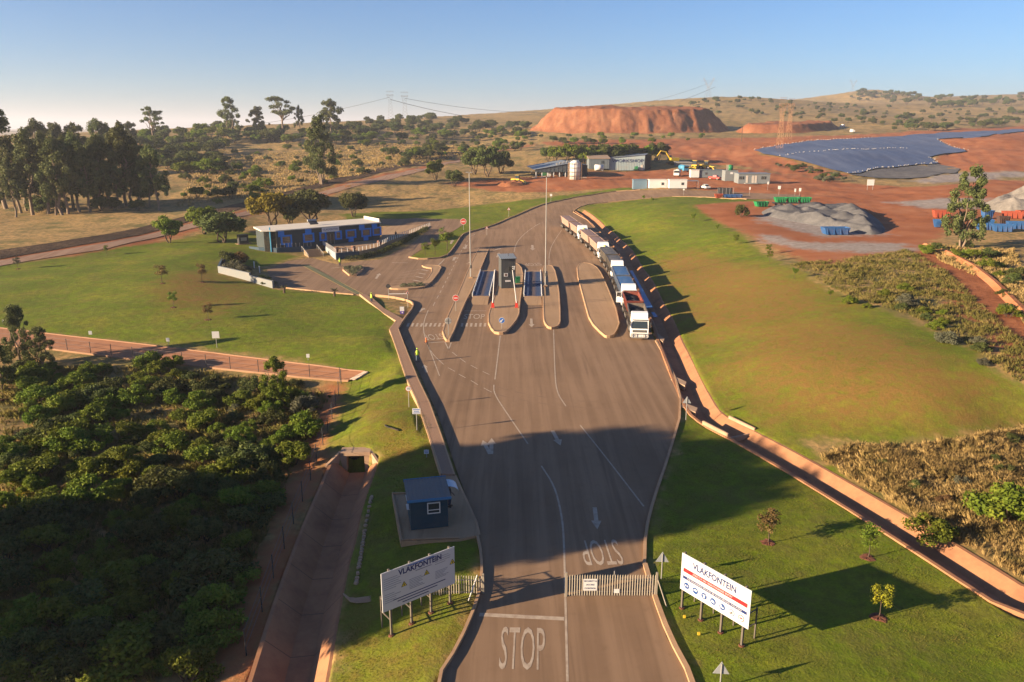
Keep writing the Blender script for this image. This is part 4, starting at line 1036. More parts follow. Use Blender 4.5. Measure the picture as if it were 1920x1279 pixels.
# long dry grass, uncountable: one mesh per area
def m_straw(name, a, b_, c_):
    m, t, b = mat_base(name, 0.85, 0.1)
    co = nd(t, 'ShaderNodeTexCoord').outputs['Object']
    c = ramp(t, noise(t, 0.5, 4, 0.7, co), [(0.32, a), (0.5, b_), (0.68, c_)])
    c = mix(t, mth(t, 'MULTIPLY', ramp(t, noise(t, 2.5, 3, 0.7, co), [(0.4, (0, 0, 0)), (0.65, (1, 1, 1))]), 0.55), c, tuple(x * 0.45 for x in b_))
    t.links.new(c, b.inputs['Base Color']); return m
M_STRAW = m_straw('dry_grass_blades', (0.17, 0.14, 0.045), (0.38, 0.26, 0.10), (0.52, 0.37, 0.16))
M_GRASSG = m_straw('green_grass_blades', (0.080, 0.098, 0.018), (0.18, 0.155, 0.042), (0.34, 0.25, 0.095))
M_LAWNT = m_straw('lawn_tuft_blades', (0.095, 0.120, 0.014), (0.15, 0.155, 0.022), (0.23, 0.175, 0.05))
def grass(name, label, poly_px, n, hgt, mat, seed, blades=8, bw=0.035):
    rg = np.random.RandomState(seed)
    poly = [tuple(G(*p)[:2]) if len(p) == 2 else p[:2] for p in poly_px]
    xs = [p[0] for p in poly]; ys = [p[1] for p in poly]
    X = rg.uniform(min(xs), max(xs), n * 4); Y = rg.uniform(min(ys), max(ys), n * 4)
    k = inpoly(X, Y, poly) & (sdist(X, Y, YARD) > 1.0) & (pldist(X, Y, DRAIN_L) > 2.6) & (pldist(X, Y, DRAIN_R) > 2.2)
    X = X[k][:n]; Y = Y[k][:n]
    cl = wob(X * 3, Y * 3, 2.0)                     # clumpy
    k = rg.rand(len(X)) < sstep(-0.7, 0.6, cl) + 0.15
    X = X[k]; Y = Y[k]; Z = h_base(X, Y)
    n = len(X); hs = hgt * (0.5 + 0.8 * rg.rand(n)) * (0.75 + 0.5 * sstep(-0.5, 0.8, wob(X * 2, Y * 2, 3.0)))
    B = np.repeat(np.stack([X, Y, Z], -1), blades, 0); H = np.repeat(hs, blades)
    N = len(B); a = rg.uniform(0, 6.283, N); r = rg.rand(N) * 0.22 * H
    d = np.stack([np.cos(a), np.sin(a), np.zeros(N)], -1); s = np.stack([-np.sin(a), np.cos(a), np.zeros(N)], -1) * (bw * (0.6 + H))[:, None]
    b0 = B + d * r[:, None]; tip = b0 + d * (H * rg.uniform(0.15, 0.65, N))[:, None]; tip[:, 2] += H * rg.uniform(0.6, 1.0, N)
    mid = (b0 * 0.45 + tip * 0.55); mid[:, 2] += H * 0.12
    V = np.stack([b0 - s, b0 + s, mid + s * 0.6, tip, mid - s * 0.6], 1).reshape(-1, 3)
    F = np.arange(N * 5).reshape(-1, 5)
    o = link(name, np_mesh(name, V, F), mat); prop(o, label, 'grass', kind='stuff'); return o
grass('dry_grass', 'tall dry veld grass right of the narrow drain', [(1540,862),(1600,838),(1750,836),(1930,806),(2060,900),(2100,1250),(1960,1130),(1800,1035),(1680,958)], 20000, 0.62, M_STRAW, 1, 9, 0.012)
grass('dry_grass', 'rough grass along the top of the grass bank', [(1480,498),(1560,490),(1700,470),(1760,500),(1870,600),(1990,720),(1940,745),(1870,690),(1740,605),(1600,560)], 11000, 0.5, M_GRASSG, 2, 8, 0.018)
grass('dry_grass', 'dry grass between the bushes of the hollow', HOLLOW[:9] + [(430,1200),(300,1279),(0,1279)], 14000, 0.6, M_GRASSG, 3, 8, 0.022)
grass('dry_grass', 'dry grass round the leaning gum tree', [(1740,460),(1900,470),(1950,560),(1900,540),(1830,520),(1760,490)], 3500, 0.6, M_STRAW, 4, 7, 0.035)
grass('dry_grass', 'tall dry grass right of the red track', [(1880,530),(1990,540),(1990,640),(1920,610)], 2500, 0.6, M_STRAW, 5, 7, 0.035)
grass('dry_grass', 'dry grass field beyond the dirt road', [(330,390),(480,372),(620,338),(760,312),(900,285),(960,268),(700,268),(560,285),(440,290),(360,330)], 16000, 0.8, M_STRAW, 6, 4, 0.09)

grass('lawn_tufts', 'coarser tufts in the mown lawn right of the gate road', [(1210,1060),(1250,870),(1290,800),(1380,830),(1560,920),(1800,1070),(1920,1150),(1990,1279),(1300,1279),(1230,1120)], 30000, 0.055, M_LAWNT, 7, 4, 0.010)
grass('lawn_tufts', 'coarser tufts in the verge between drain and walkway', [(700,860),(790,770),(850,880),(900,1040),(900,1110),(820,1279),(620,1279),(660,1100)], 14000, 0.06, M_LAWNT, 8, 4, 0.010)
grass('lawn_tufts', 'coarser tufts on the browning grass bank', [(1300,700),(1240,560),(1480,520),(1740,620),(1880,720),(1900,790),(1560,828),(1400,800)], 26000, 0.06, M_LAWNT, 9, 4, 0.014)
# ------------------------------------------------------------------ yard objects
def depth_of(p): return p.y * math.cos(PITCH) + (HC - p.z) * math.sin(PITCH)
def mpp(p): return depth_of(p) / FPX
WHITE = paint('white_paint', (0.56, 0.55, 0.53), 0.45, 0.05, 0.8, (0.35, 0.24, 0.16), 0.25)
STEEL = paint('galvanised_steel', (0.30, 0.29, 0.275), 0.45, 0.1, 1.5, (0.2, 0.15, 0.1), 0.3, metal=0.3)
DARKST = paint('dark_steel', (0.035, 0.036, 0.038), 0.5, 0.2, 1.5, (0.15, 0.10, 0.07), 0.35)
RUBBER = paint('rubber', (0.022, 0.020, 0.019), 0.85, 0.2, 2.0, (0.20, 0.13, 0.09), 0.6)
GLASS = paint('dark_glass', (0.022, 0.03, 0.034), 0.08, 0.1, 1.0, (0.1, 0.1, 0.1), 0.05, spec=0.6)
REDP = paint('red_paint', (0.45, 0.03, 0.02), 0.5, 0.12, 1.0, (0.2, 0.1, 0.06), 0.25)
BLUEP = paint('blue_paint', (0.02, 0.10, 0.36), 0.5, 0.15, 1.0, (0.16, 0.1, 0.07), 0.25)
YELP = paint('yellow_paint', (0.62, 0.40, 0.03), 0.5, 0.1, 1.0, (0.2, 0.12, 0.06), 0.35)
GREENP = paint('green_paint', (0.012, 0.15, 0.055), 0.5, 0.15, 1.0, (0.2, 0.12, 0.07), 0.35)
SLATE = paint('slate_cladding', (0.060, 0.066, 0.068), 0.6, 0.12, 0.8, (0.18, 0.12, 0.08), 0.25)
TIMBER = paint('timber', (0.22, 0.14, 0.085), 0.8, 0.25, 2.0)
def part(parent, name, mat, fn, smooth=False, bevel=0.0, label=None):
    m = MB(); fn(m); o = m.build(name, mat, parent, smooth, bevel=bevel)
    if label: o['label'] = label
    return o
def flat_text(parent, txt, size, mat, loc, rot, name='lettering', sx=1.0, bold=0.0):
    o = link(name, text_mesh(txt, size, name, extrude=0.004, sx=sx, bold=bold), mat, parent, loc); o.rotation_euler = rot; return o

# weighbridges
def weighbridge(c, label):
    """c: pixel corners far-left, far-right, near-right, near-left of the blue deck"""
    P = [Vector((*plane_pt(x, y, 0.32), 0.32)) for x, y in c]
    near = (P[2] + P[3]) / 2; far = (P[0] + P[1]) / 2
    d = (far - near); L = d.length; d.normalize(); W = ((P[1] - P[0]).length + (P[2] - P[3]).length) / 2
    o = thing('weighbridge', label, 'weighbridge', (near.x, near.y, 0), math.atan2(d.y, d.x) - math.pi / 2)
    m, t, b = mat_base('weighbridge_deck_' + label[:5], 0.7, 0.2)
    co = nd(t, 'ShaderNodeTexCoord').outputs['Object']; sp = nd(t, 'ShaderNodeSeparateXYZ'); t.links.new(co, sp.inputs[0])
    br = noise(t, 1.6, 6, 0.75, co, 0.3)
    ax = mth(t, 'ABSOLUTE', sp.outputs[0])
    wear = ramp(t, mth(t, 'ADD', ax, mth(t, 'MULTIPLY', br, 0.5)), [(0.45, (1, 1, 1)), (0.95, (0, 0, 0))])
    c1 = mix(t, br, (0.016, 0.040, 0.10), (0.035, 0.065, 0.14))
    c1 = mix(t, mth(t, 'MULTIPLY', wear, 0.85), c1, (0.11, 0.075, 0.06))
    c1 = mix(t, ramp(t, noise(t, 4.0, 4, 0.7, co), [(0.52, (0, 0, 0)), (0.7, (0.6, 0.6, 0.6))]), c1, (0.17, 0.12, 0.09))
    t.links.new(c1, b.inputs['Base Color'])
    part(o, 'deck', m, lambda q: q.box((0, L / 2, 0.16), (W, L, 0.32)))
    n = 6
    for k in range(1, n): part(o, 'deck_seam', DARKST, lambda q: q.box((0, L * k / n, 0.3215), (W, 0.05, 0.006)))
    for s, y0, y1 in ((-1, 0, -5.6), (1, L, L + 2.8)):
        part(o, 'ramp', M_PAVE, lambda q: q.add([(-W / 2, y0, 0.315), (W / 2, y0, 0.315), (W / 2 + 0.05, y1, 0.02), (-W / 2 - 0.05, y1, 0.02), (-W / 2, y0, -0.2), (W / 2, y0, -0.2)], [(0, 1, 2, 3), (1, 5, 2), (0, 3, 4)]))
    for s in (-1, 1):
        r = part(o, 'side_rail', WHITE, lambda q: (q.tube((s * (W / 2 + 0.08), -0.1, 0.62), (s * (W / 2 + 0.08), L + 0.1, 0.62), 0.09), q.tube((s * (W / 2 + 0.08), -0.1, 0.40), (s * (W / 2 + 0.08), L + 0.1, 0.40), 0.06)))
        for k in range(6): part(r, 'rail_post', WHITE, lambda q: q.box((s * (W / 2 + 0.08), L * k / 5, 0.3), (0.12, 0.12, 0.62)))
    return o
weighbridge([(902, 509.5), (927.5, 508.8), (917, 555), (886.5, 555.5)], 'left weighbridge with a worn blue deck and white side rails')
weighbridge([(985.5, 510), (1013.5, 509.6), (1014.3, 555.6), (984, 555.6)], 'right weighbridge with a dark blue deck partly in the tower shadow')

# control tower
bp = Vector((*plane_pt(940, 541.5, 0.33), 0.33)); br_ = Vector((*plane_pt(965.5, 540.5, 0.33), 0.33))
dv = br_ - bp; W = dv.length + 0.12; rz = math.atan2(dv.y, dv.x)
tw = thing('control_tower', 'tall narrow slate grey weighbridge control tower with corrugated roof', 'tower', (bp.x, bp.y, 0.33), rz)
TH = 5.3
part(tw, 'wall', SLATE, lambda q: q.box((W / 2, W / 2, TH / 2), (W, W, TH)))
for k in range(7): part(tw, 'cladding_rib', SLATE, lambda q: q.box((W * (k + 0.5) / 7, -0.012, TH / 2), (0.05, 0.024, TH)))
for k in range(1, 6): part(tw, 'side_rib', SLATE, lambda q: q.box((W + 0.012, W * k / 6, TH / 2), (0.024, 0.05, TH)))
def roof_sheet(q, w, l, z0, z1, n, amp=0.05):
    P = []; F = []
    for i in range(2 * n + 1):
        x = -0.2 + (w + 0.4) * i / (2 * n); a = amp if i % 2 else 0
        P += [(x, -0.3, z0 + a), (x, l + 0.3, z1 + a), (x, -0.3, z0 + a - 0.03), (x, l + 0.3, z1 + a - 0.03)]
    for i in range(2 * n): F += [(4 * i, 4 * i + 4, 4 * i + 5, 4 * i + 1), (4 * i + 2, 4 * i + 3, 4 * i + 7, 4 * i + 6), (4 * i, 4 * i + 2, 4 * i + 6, 4 * i + 4)]
    q.add(P, F)
ROOFM = paint('roof_sheeting', (0.15, 0.175, 0.195), 0.45, 0.1, 0.8, (0.2, 0.14, 0.1), 0.2)
part(tw, 'roof', ROOFM, lambda q: roof_sheet(q, W, W, TH + 0.05, TH + 0.45, 8))
part(tw, 'eave_beam', DARKST, lambda q: q.box((W / 2, -0.12, TH - 0.02), (W + 0.2, 0.1, 0.14)))
wn_ = part(tw, 'window', GLASS, lambda q: q.box((W * 0.68, -0.02, TH * 0.66), (W * 0.34, 0.05, 0.75)))
part(wn_, 'frame', DARKST, lambda q: (q.box((W * 0.68, -0.04, TH * 0.66 + 0.4), (W * 0.38, 0.06, 0.07)), q.box((W * 0.68, -0.04, TH * 0.66 - 0.4), (W * 0.38, 0.06, 0.07))))
for dz, wdt in ((0.62, 0.5), (0.30, 0.42)):
    f = part(tw, 'floodlight', WHITE, lambda q: q.box((W * 0.80 + 0.1, -0.28, TH * 0.62 + dz), (wdt, 0.22, 0.13)))
    part(f, 'bracket', WHITE, lambda q: q.box((W * 0.80 + wdt / 2, -0.14, TH * 0.62 + dz - 0.1), (0.06, 0.3, 0.36)))
part(tw, 'round_sign', WHITE, lambda q: q.box((W * 0.32, -0.05, TH * 0.46), (0.7, 0.03, 0.6)))
part(tw, 'sign_disc', paint('sign_brown', (0.12, 0.06, 0.04), 0.6), lambda q: q.tube((W * 0.32, -0.066, TH * 0.46), (W * 0.32, -0.075, TH * 0.46), 0.22, n=16))
part(tw, 'name_plate', WHITE, lambda q: q.box((W * 0.46, -0.05, TH * 0.25), (1.0, 0.03, 0.3)))
part(tw, 'antenna', DARKST, lambda q: q.tube((W * 0.6, W * 0.5, TH + 0.3), (W * 0.6, W * 0.5, TH + 0.8), 0.04))
gb = thing('wheelie_bin', 'green wheeled bin beside the control tower', 'bin', (*plane_pt(970.5, 531, 0.33), 0.33), 0.2)
part(gb, 'body', GREENP, lambda q: q.box((0, 0, 0.55), (0.75, 0.7, 1.05), taper=1.12)); part(gb, 'lid', GREENP, lambda q: q.box((0, 0, 1.12), (0.9, 0.85, 0.1)))
for s in (-1, 1): part(gb, 'wheel', RUBBER, lambda q: q.tube((s * 0.3, 0.35, 0.1), (s * 0.4, 0.35, 0.1), 0.12))

def boom(base, top, label):
    b = Vector((*plane_pt(*base, 0.33), 0.33)); o = thing('boom_gate', label, 'boom gate', b)
    h = (base[1] - top[1]) * mpp(b) / math.cos(PITCH) * 1.0; dx = (top[0] - base[0]) * mpp(b)
    part(o, 'base', REDP, lambda q: q.box((0, 0, 0.32), (0.55, 0.5, 0.64), taper=0.75)); part(o, 'motor_box', REDP, lambda q: q.box((0, 0, 0.8), (0.34, 0.34, 0.42)))
    part(o, 'arm', WHITE, lambda q: q.tube((0, -0.2, 0.8), (dx, -0.2, h), 0.085, 0.07))
boom((924, 577), (928, 508), 'left raised white boom pole on a red base'); boom((968.5, 577), (961, 508), 'right raised white boom pole on a red base')
def mast(base, top, label):
    b = G(*base); b.z = max(b.z, 0.33); h = (base[1] - top[1]) * mpp(b) / math.cos(PITCH)
    o = thing('lamp_mast', label, 'lamp mast', b)
    part(o, 'pole', STEEL, lambda q: q.tube((0, 0, 0), (0, 0, h), 0.12, 0.06, 10)); part(o, 'plinth', M_KERB, lambda q: q.box((0, 0, 0.12), (0.7, 0.7, 0.24)))
    for s in (-1, 1): part(o, 'lamp_head', STEEL, lambda q: q.box((s * 0.35, 0, h), (0.55, 0.28, 0.12)))
    part(o, 'control_box', DARKST, lambda q: q.box((0.12, -0.22, 2.2), (0.35, 0.25, 0.6)))
mast((882.5, 525), (880, 338), 'tall grey lamp mast on the long thin median'); mast((1022.5, 541), (1023.5, 346), 'tall grey lamp mast on the narrow island')

# road signs
def sign_post(base, top, label, name='road_sign', r=0.04):
    b = G(*base); b.z = max(b.z, hz(b.x, b.y)); h = (base[1] - top[1]) * mpp(b) / math.cos(PITCH)
    yaw = math.atan2(-b.x, b.y) * 0.3
    o = thing(name, label, 'road sign', b, yaw)
    part(o, 'post', STEEL, lambda q: q.tube((0, 0, 0), (0, 0, h), r)); return o, h, mpp(b)
def disc(o, z, r, mat, name='face', y=-0.05, n=20, th=0.03):
    return part(o, name, mat, lambda q: q.tube((0, y, z), (0, y - th, z), r, n=n))
def tri(o, z, r, mat, name='face', y=-0.05, th=0.03, inv=False):
    s = -1 if inv else 1
    return part(o, name, mat, lambda q: q.add([(x * r, yy, z + s * zz * r) for yy in (y, y - th) for x, zz in ((-1, -0.6), (1, -0.6), (0, 1.1))], [(0, 1, 2), (5, 4, 3), (0, 3, 4, 1), (1, 4, 5, 2), (2, 5, 3, 0)]))
SBACK = paint('sign_back', (0.24, 0.25, 0.26), 0.5, 0.1, 1.0, (0.2, 0.15, 0.1), 0.2)
for base, top, lab in (((855, 588), (854.5, 556), 'red stop sign on the thin median'), ((869, 432), (869, 413), 'red stop sign where the office road ends')):
    o, h, k = sign_post(base, top, lab); R = 6.2 * k if base[1] > 500 else 6.0 * k
    disc(o, h - R * 0.6, R, WHITE, 'rim', -0.05, 8); disc(o, h - R * 0.6, R * 0.9, REDP, 'face', -0.081, 8, 0.008)
    part(o, 'stop_bar', WHITE, lambda q: q.box((0, -0.095, h - R * 0.6), (R * 1.3, 0.01, R * 0.42))); flat_text(o, 'STOP', R * 0.55, REDP, (0, -0.102, h - R * 0.6), (math.pi / 2, 0, 0))
o, h, k = sign_post((841, 633), (840.5, 598), 'round sign seen from behind on the tip of the thin median'); disc(o, h - 0.35, 6.0 * k, STEEL, 'back_plate', -0.05); disc(o, h - 0.35, 6.3 * k, WHITE, 'rim', -0.03, 20, 0.02)
part(o, 'clamp', DARKST, lambda q: (q.box((0, -0.1, h - 0.35), (0.05, 0.02, 0.8)), q.box((0, -0.1, h - 0.35), (0.8, 0.02, 0.05))))
o, h, k = sign_post((941, 621), (941, 600), 'round blue keep-left arrow sign on the tower island'); disc(o, h - 0.1, 5.6 * k, WHITE, 'rim'); disc(o, h - 0.1, 5.1 * k, BLUEP, 'face', -0.081, 20, 0.008)
part(o, 'arrow', WHITE, lambda q: (q.box((0.03, -0.095, h - 0.06), (0.12, 0.01, 0.42), ry=math.radians(45)), q.add([(-0.24, -0.1, h - 0.34), (0.06, -0.1, h - 0.34), (-0.24, -0.1, h - 0.04)], [(0, 1, 2)])))
for base, top, R, lab in (((765, 577), (765.5, 547), 3.4, 'small red-edged warning triangle on the grassy corner'), ((913, 442), (913, 427), 3.0, 'red-edged warning triangle at the head of the thin median'), ((954, 407), (954, 392), 3.2, 'red-edged warning triangle on the far verge')):
    o, h, k = sign_post(base, top, lab); tri(o, h - 0.2, R * k, REDP, 'rim'); tri(o, h - 0.2, R * k * 0.72, WHITE, 'face', -0.085, 0.006); part(o, 'symbol', DARKST, lambda q: q.box((0, -0.1, h - 0.25), (0.12, 0.01, 0.35)))
for base, top, lab in (((1240, 1086), (1244, 1035), 'grey triangular sign back beside the gate leaf'), ((1350, 1290), (1352, 1240), 'grey triangular sign back at bottom of the right lawn'), ((1286, 788), (1289, 745), 'grey triangular sign back between yard corner and narrow drain')):
    o, h, k = sign_post(base, top, lab); tri(o, h - 0.35, 0.42, SBACK, 'back_plate', 0.05)
o, h, k = sign_post((729, 562), (728.5, 536), 'dark round sign back at the parking entrance'); disc(o, h - 0.15, 4.2 * k, DARKST, 'back_plate')
part(o, 'barrier_rail', WHITE, lambda q: q.box((1.6, 0, 0.95), (3.2, 0.06, 0.10)))
o, h, k = sign_post((767, 764), (766, 724), 'round white speed limit sign reading ten by the walkway'); disc(o, h - 0.25, 0.30, REDP, 'rim'); disc(o, h - 0.25, 0.26, WHITE, 'face', -0.081, 20, 0.008); flat_text(o, '10', 0.34, DARKST, (0, -0.095, h - 0.25), (math.pi / 2, 0, 0), 'numeral')
def panel_sign(base, top, w, hh, label, lines=3, mat=WHITE, name='notice_sign', ink=None, cat='sign'):
    o, h, k = sign_post(base, top, label, name); o['category'] = cat
    W_, H_ = w * k, hh * k
    part(o, 'panel', mat, lambda q: q.box((0, -0.06, h - H_ / 2), (W_, 0.03, H_)))
    for i in range(lines): part(o, 'text_line', ink or BLUEP, lambda q: q.box((0, -0.08, h - H_ * (i + 0.7) / (lines + 0.4)), (W_ * (0.8 - 0.15 * (i % 2)), 0.008, H_ * 0.45 / (lines + 0.5))))
    return o
panel_sign((782, 807), (781, 765), 15, 11, 'white lettered notice on a post beside the walkway')
panel_sign((800, 858), (799.5, 843), 9, 8, 'small white plate low in the grass beside the walkway', 2)
panel_sign((407, 653), (406.5, 622), 13, 13, 'tall white sign back standing above the lined bank', 0)
for x, b, t_, lab in [(8, 606, 600, 'leftmost tiny white marker plate on lawn'), (170, 628, 621, 'second tiny white marker plate on lawn'), (316, 648, 634, 'third tiny white marker plate on lawn'), (578, 676, 664, 'rightmost tiny white marker plate on lawn')]:
    panel_sign((x, b), (x, t_), 6, 7, lab, 0)
o = thing('info_board', 'small white and purple information board on the grassy corner', 'sign', G(754, 589), 0.1); k = mpp(o.location)
PURP = paint('purple_paint', (0.10, 0.05, 0.30), 0.5)
part(o, 'upper_panel', WHITE, lambda q: q.box((0, 0, 0.75), (8 * k, 0.08, 0.75))); part(o, 'lower_panel', PURP, lambda q: q.box((0, -0.02, 0.22), (7.2 * k, 0.08, 0.44))); part(o, 'mark', WHITE, lambda q: q.box((0.05, -0.065, 0.22), (0.2, 0.01, 0.2)))
for base, top, w, hh, lab in [((1281.5, 367), (1281.5, 355), 3, 3, 'white marker post before the white cabins'), ((1405, 367), (1405, 352), 2.5, 5, 'white marker post left of the yard signs'), ((1439, 357), (1439, 342), 2.5, 5, 'white marker post by the end of the block building'), ((1460, 367), (1460, 350), 5, 6, 'white notice plate on a post in the yard'), ((1490, 368), (1490, 355), 3, 6, 'left of two small sign backs above the green trailer'), ((1499, 368), (1499, 354), 4, 6, 'right of two small sign backs above the green trailer'), ((971 + 62, 380), (1033, 365), 4, 4, 'small white sign on the verge below the shed')]:
    panel_sign(base, top, w, hh, lab, 0)
o = thing('hoarding', 'blank white hoarding on legs at the edge of the berm', 'sign', G(1631, 357)); k = mpp(o.location)
part(o, 'panel', WHITE, lambda q: q.box((0, 0, 14 * k), (13 * k, 0.1, 11 * k)))
for s in (-1, 1): part(o, 'leg', STEEL, lambda q: q.box((s * 5 * k, 0.06, 7 * k), (0.12, 0.1, 14 * k)))

# entrance boards
def board(A, B, lead, tail, zb, zt, label, build):
    a = G(*A); b = G(*B); d = (b - a); d.z = 0; L = d.length; d.normalize()
    o = thing('entrance_board', label, 'sign board', (a.x, a.y, 0), math.atan2(d.y, d.x))
    W_ = L + lead + tail
    part(o, 'panel', paint('board_white', (0.44, 0.44, 0.44), 0.6, 0.03, 0.5, (0.36, 0.32, 0.28), 0.15), lambda q: q.box((L / 2 + (tail - lead) / 2, 0, (zb + zt) / 2), (W_, 0.05, zt - zb)))
    for i in range(4):
        x = L * i / 3; p = a + d * x; z0 = hz(p.x, p.y)
        lg = part(o, 'post', DARKST if False else paint('board_post', (0.10, 0.085, 0.07), 0.7, 0.2, 1.5), lambda q: q.box((x, 0.11, (z0 + zt) / 2), (0.11, 0.13, zt - z0 + 0.1)))
        part(lg, 'back_stay', paint('board_post', (0, 0, 0)), lambda q: (q.box((x, 1.25, z0 + 0.95), (0.07, 0.07, 2.1)), q.box((x, 0.7, z0 + 1.0), (0.05, 1.15, 0.05)), q.box((x, 0.7, z0 + 1.9), (0.05, 1.15, 0.05))))
        part(lg, 'footing', M_MULCH, lambda q: q.tube((x, 0.11, z0 - 0.1), (x, 0.11, z0 + 0.07), 0.22, 0.16, 9))
    build(o, -lead, L + tail, zb, zt)
    return o
BWH = paint('board_white_ink', (0.44, 0.44, 0.44), 0.6, 0.02)
INK = paint('board_blue_ink', (0.006, 0.02, 0.10), 0.5, 0.05); GREYI = paint('board_grey_ink', (0.20, 0.21, 0.23), 0.6, 0.05); RINK = paint('board_red_ink', (0.34, 0.012, 0.016), 0.5, 0.05); YINK = paint('hazard_yellow', (0.65, 0.5, 0.02), 0.5, 0.05)
FR = (math.pi / 2, 0, 0)
def lb(o, x0, x1, z0, z1):
    W_, H_ = x1 - x0, z1 - z0; X = lambda u: x0 + u * W_; Z = lambda v: z0 + v * H_; y = -0.03
    flat_text(o, 'VLAKFONTEIN', 0.48, INK, (X(0.52), y, Z(0.86)), FR, sx=0.92, bold=0.014)
    part(o, 'logo_bar', BLUEP, lambda q: q.box((X(0.53), y, Z(0.955)), (W_ * 0.36, 0.01, 0.05)))
    part(o, 'subtitle_line', GREYI, lambda q: q.box((X(0.56), y, Z(0.755)), (W_ * 0.22, 0.01, 0.05)))
    rg = random.Random(3)
    for u0, u1, v0, v1, n in ((0.03, 0.30, 0.82, 0.50, 6), (0.03, 0.26, 0.42, 0.16, 5), (0.36, 0.58, 0.58, 0.30, 7), (0.72, 0.97, 0.88, 0.66, 4), (0.72, 0.92, 0.52, 0.30, 6)):
        for i in range(n):
            ww = (u1 - u0) * W_ * rg.uniform(0.55, 1.0); part(o, 'text_line', GREYI, lambda q: q.box((X(u0) + ww / 2, y, Z(v0 + (v1 - v0) * i / n)), (ww, 0.008, 0.028)))
    for i, (u, wd) in enumerate(((0.50, 0.72), (0.47, 0.55), (0.44, 0.36))): part(o, 'notice_line', INK, lambda q: q.box((X(u), y, Z(0.22 - 0.07 * i)), (W_ * wd, 0.008, 0.055)))
    for u, v in ((0.29, 0.53), (0.60, 0.60), (0.965, 0.62)):
        hp = part(o, 'hazard_triangle', DARKST, lambda q: q.add([(X(u) - 0.2, y - 0.006, Z(v) - 0.15), (X(u) + 0.2, y - 0.006, Z(v) - 0.15), (X(u), y - 0.006, Z(v) + 0.2)], [(0, 1, 2)]))
        part(hp, 'yellow_field', YINK, lambda q: q.add([(X(u) - 0.14, y - 0.012, Z(v) - 0.115), (X(u) + 0.14, y - 0.012, Z(v) - 0.115), (X(u), y - 0.012, Z(v) + 0.13)], [(0, 1, 2)]))
        part(hp, 'symbol', DARKST, lambda q: q.box((X(u), y - 0.016, Z(v) - 0.03), (0.06, 0.004, 0.13)))
board((736, 1193.6), (846, 1133), 0.55, 0.30, 1.25, 3.75, 'white entrance board with fine print and yellow hazard triangles', lb)
def rb(o, x0, x1, z0, z1):
    W_, H_ = x1 - x0, z1 - z0; X = lambda u: x0 + u * W_; Z = lambda v: z0 + v * H_; y = -0.03
    flat_text(o, 'VLAKFONTEIN', 0.56, INK, (X(0.49), y, Z(0.80)), FR, sx=0.84, bold=0.014)
    part(o, 'red_band', RINK, lambda q: q.box((X(0.50), y, Z(0.575)), (W_ * 0.93, 0.01, H_ * 0.105)))
    flat_text(o, 'STRICTLY NO UNAUTHORISED ENTRY', 0.17, BWH, (X(0.47), y - 0.008, Z(0.575)), FR, sx=0.97)
    flat_text(o, 'ALL VISITORS TO PLEASE REPORT TO THE SITE OFFICE', 0.155, GREYI, (X(0.5), y, Z(0.465)), FR, sx=0.98)
    part(o, 'blue_band', INK, lambda q: q.box((X(0.50), y, Z(0.375)), (W_ * 0.93, 0.01, H_ * 0.075)))
    flat_text(o, 'THE FOLLOWING PPE MUST BE WORN BEYOND THIS POINT', 0.148, BWH, (X(0.5), y - 0.008, Z(0.375)), FR, sx=0.98)
    for i in range(7):
        u = 0.10 + i * 0.133; c = RINK if i == 6 else paint('symbol_blue', (0.008, 0.05, 0.19), 0.5, 0.05)
        d_ = part(o, 'safety_symbol', c, lambda q: q.tube((X(u), y + 0.004, Z(0.18)), (X(u), y - 0.008, Z(0.18)), 0.2, n=24))
        if i >= 5: part(d_, 'field', BWH, lambda q: q.tube((X(u), y - 0.008, Z(0.18)), (X(u), y - 0.012, Z(0.18)), 0.165, n=24))
        def ic(q, i=i, u=u):
            cx, cz, yy = X(u), Z(0.18), y - 0.014
            if i == 0: q.tube((cx - 0.07, yy, cz), (cx - 0.07, yy - 0.004, cz), 0.055, n=12); q.tube((cx + 0.07, yy, cz), (cx + 0.07, yy - 0.004, cz), 0.055, n=12)
            elif i == 1: q.add([(cx - 0.13, yy, cz - 0.02), (cx + 0.13, yy, cz - 0.02), (cx + 0.1, yy, cz + 0.08), (cx, yy, cz + 0.12), (cx - 0.1, yy, cz + 0.08)], [(0, 1, 2, 3, 4)])
            elif i == 2: q.add([(cx - 0.06, yy, cz - 0.13), (cx + 0.06, yy, cz - 0.13), (cx + 0.06, yy, cz + 0.02), (cx + 0.12, yy, cz + 0.1), (cx - 0.12, yy, cz + 0.1), (cx - 0.06, yy, cz + 0.02)], [(0, 1, 2, 3, 4, 5)])
            elif i == 3: q.add([(cx - 0.12, yy, cz - 0.08), (cx + 0.12, yy, cz - 0.08), (cx + 0.08, yy, cz + 0.05), (cx - 0.09, yy, cz + 0.09)], [(0, 1, 2, 3)])
            elif i == 4: q.add([(cx - 0.13, yy, cz - 0.07), (cx + 0.13, yy, cz - 0.07), (cx + 0.12, yy, cz), (cx, yy, cz + 0.02), (cx - 0.05, yy, cz + 0.12), (cx - 0.13, yy, cz + 0.12)], [(0, 1, 2, 3, 4, 5)])
            elif i == 5: q.box((cx, yy, cz), (0.05, 0.004, 0.24), ry=0.6); q.box((cx, yy, cz - 0.04), (0.2, 0.004, 0.05))
            else: q.box((cx, yy, cz), (0.2, 0.004, 0.08))
        part(d_, 'icon', BWH if i < 5 else (DARKST if i == 5 else RINK), ic)
board((1276, 1142), (1388, 1213), 0.12, 0.42, 1.35, 3.75, 'bright white entrance board with a red band and safety symbols', rb)

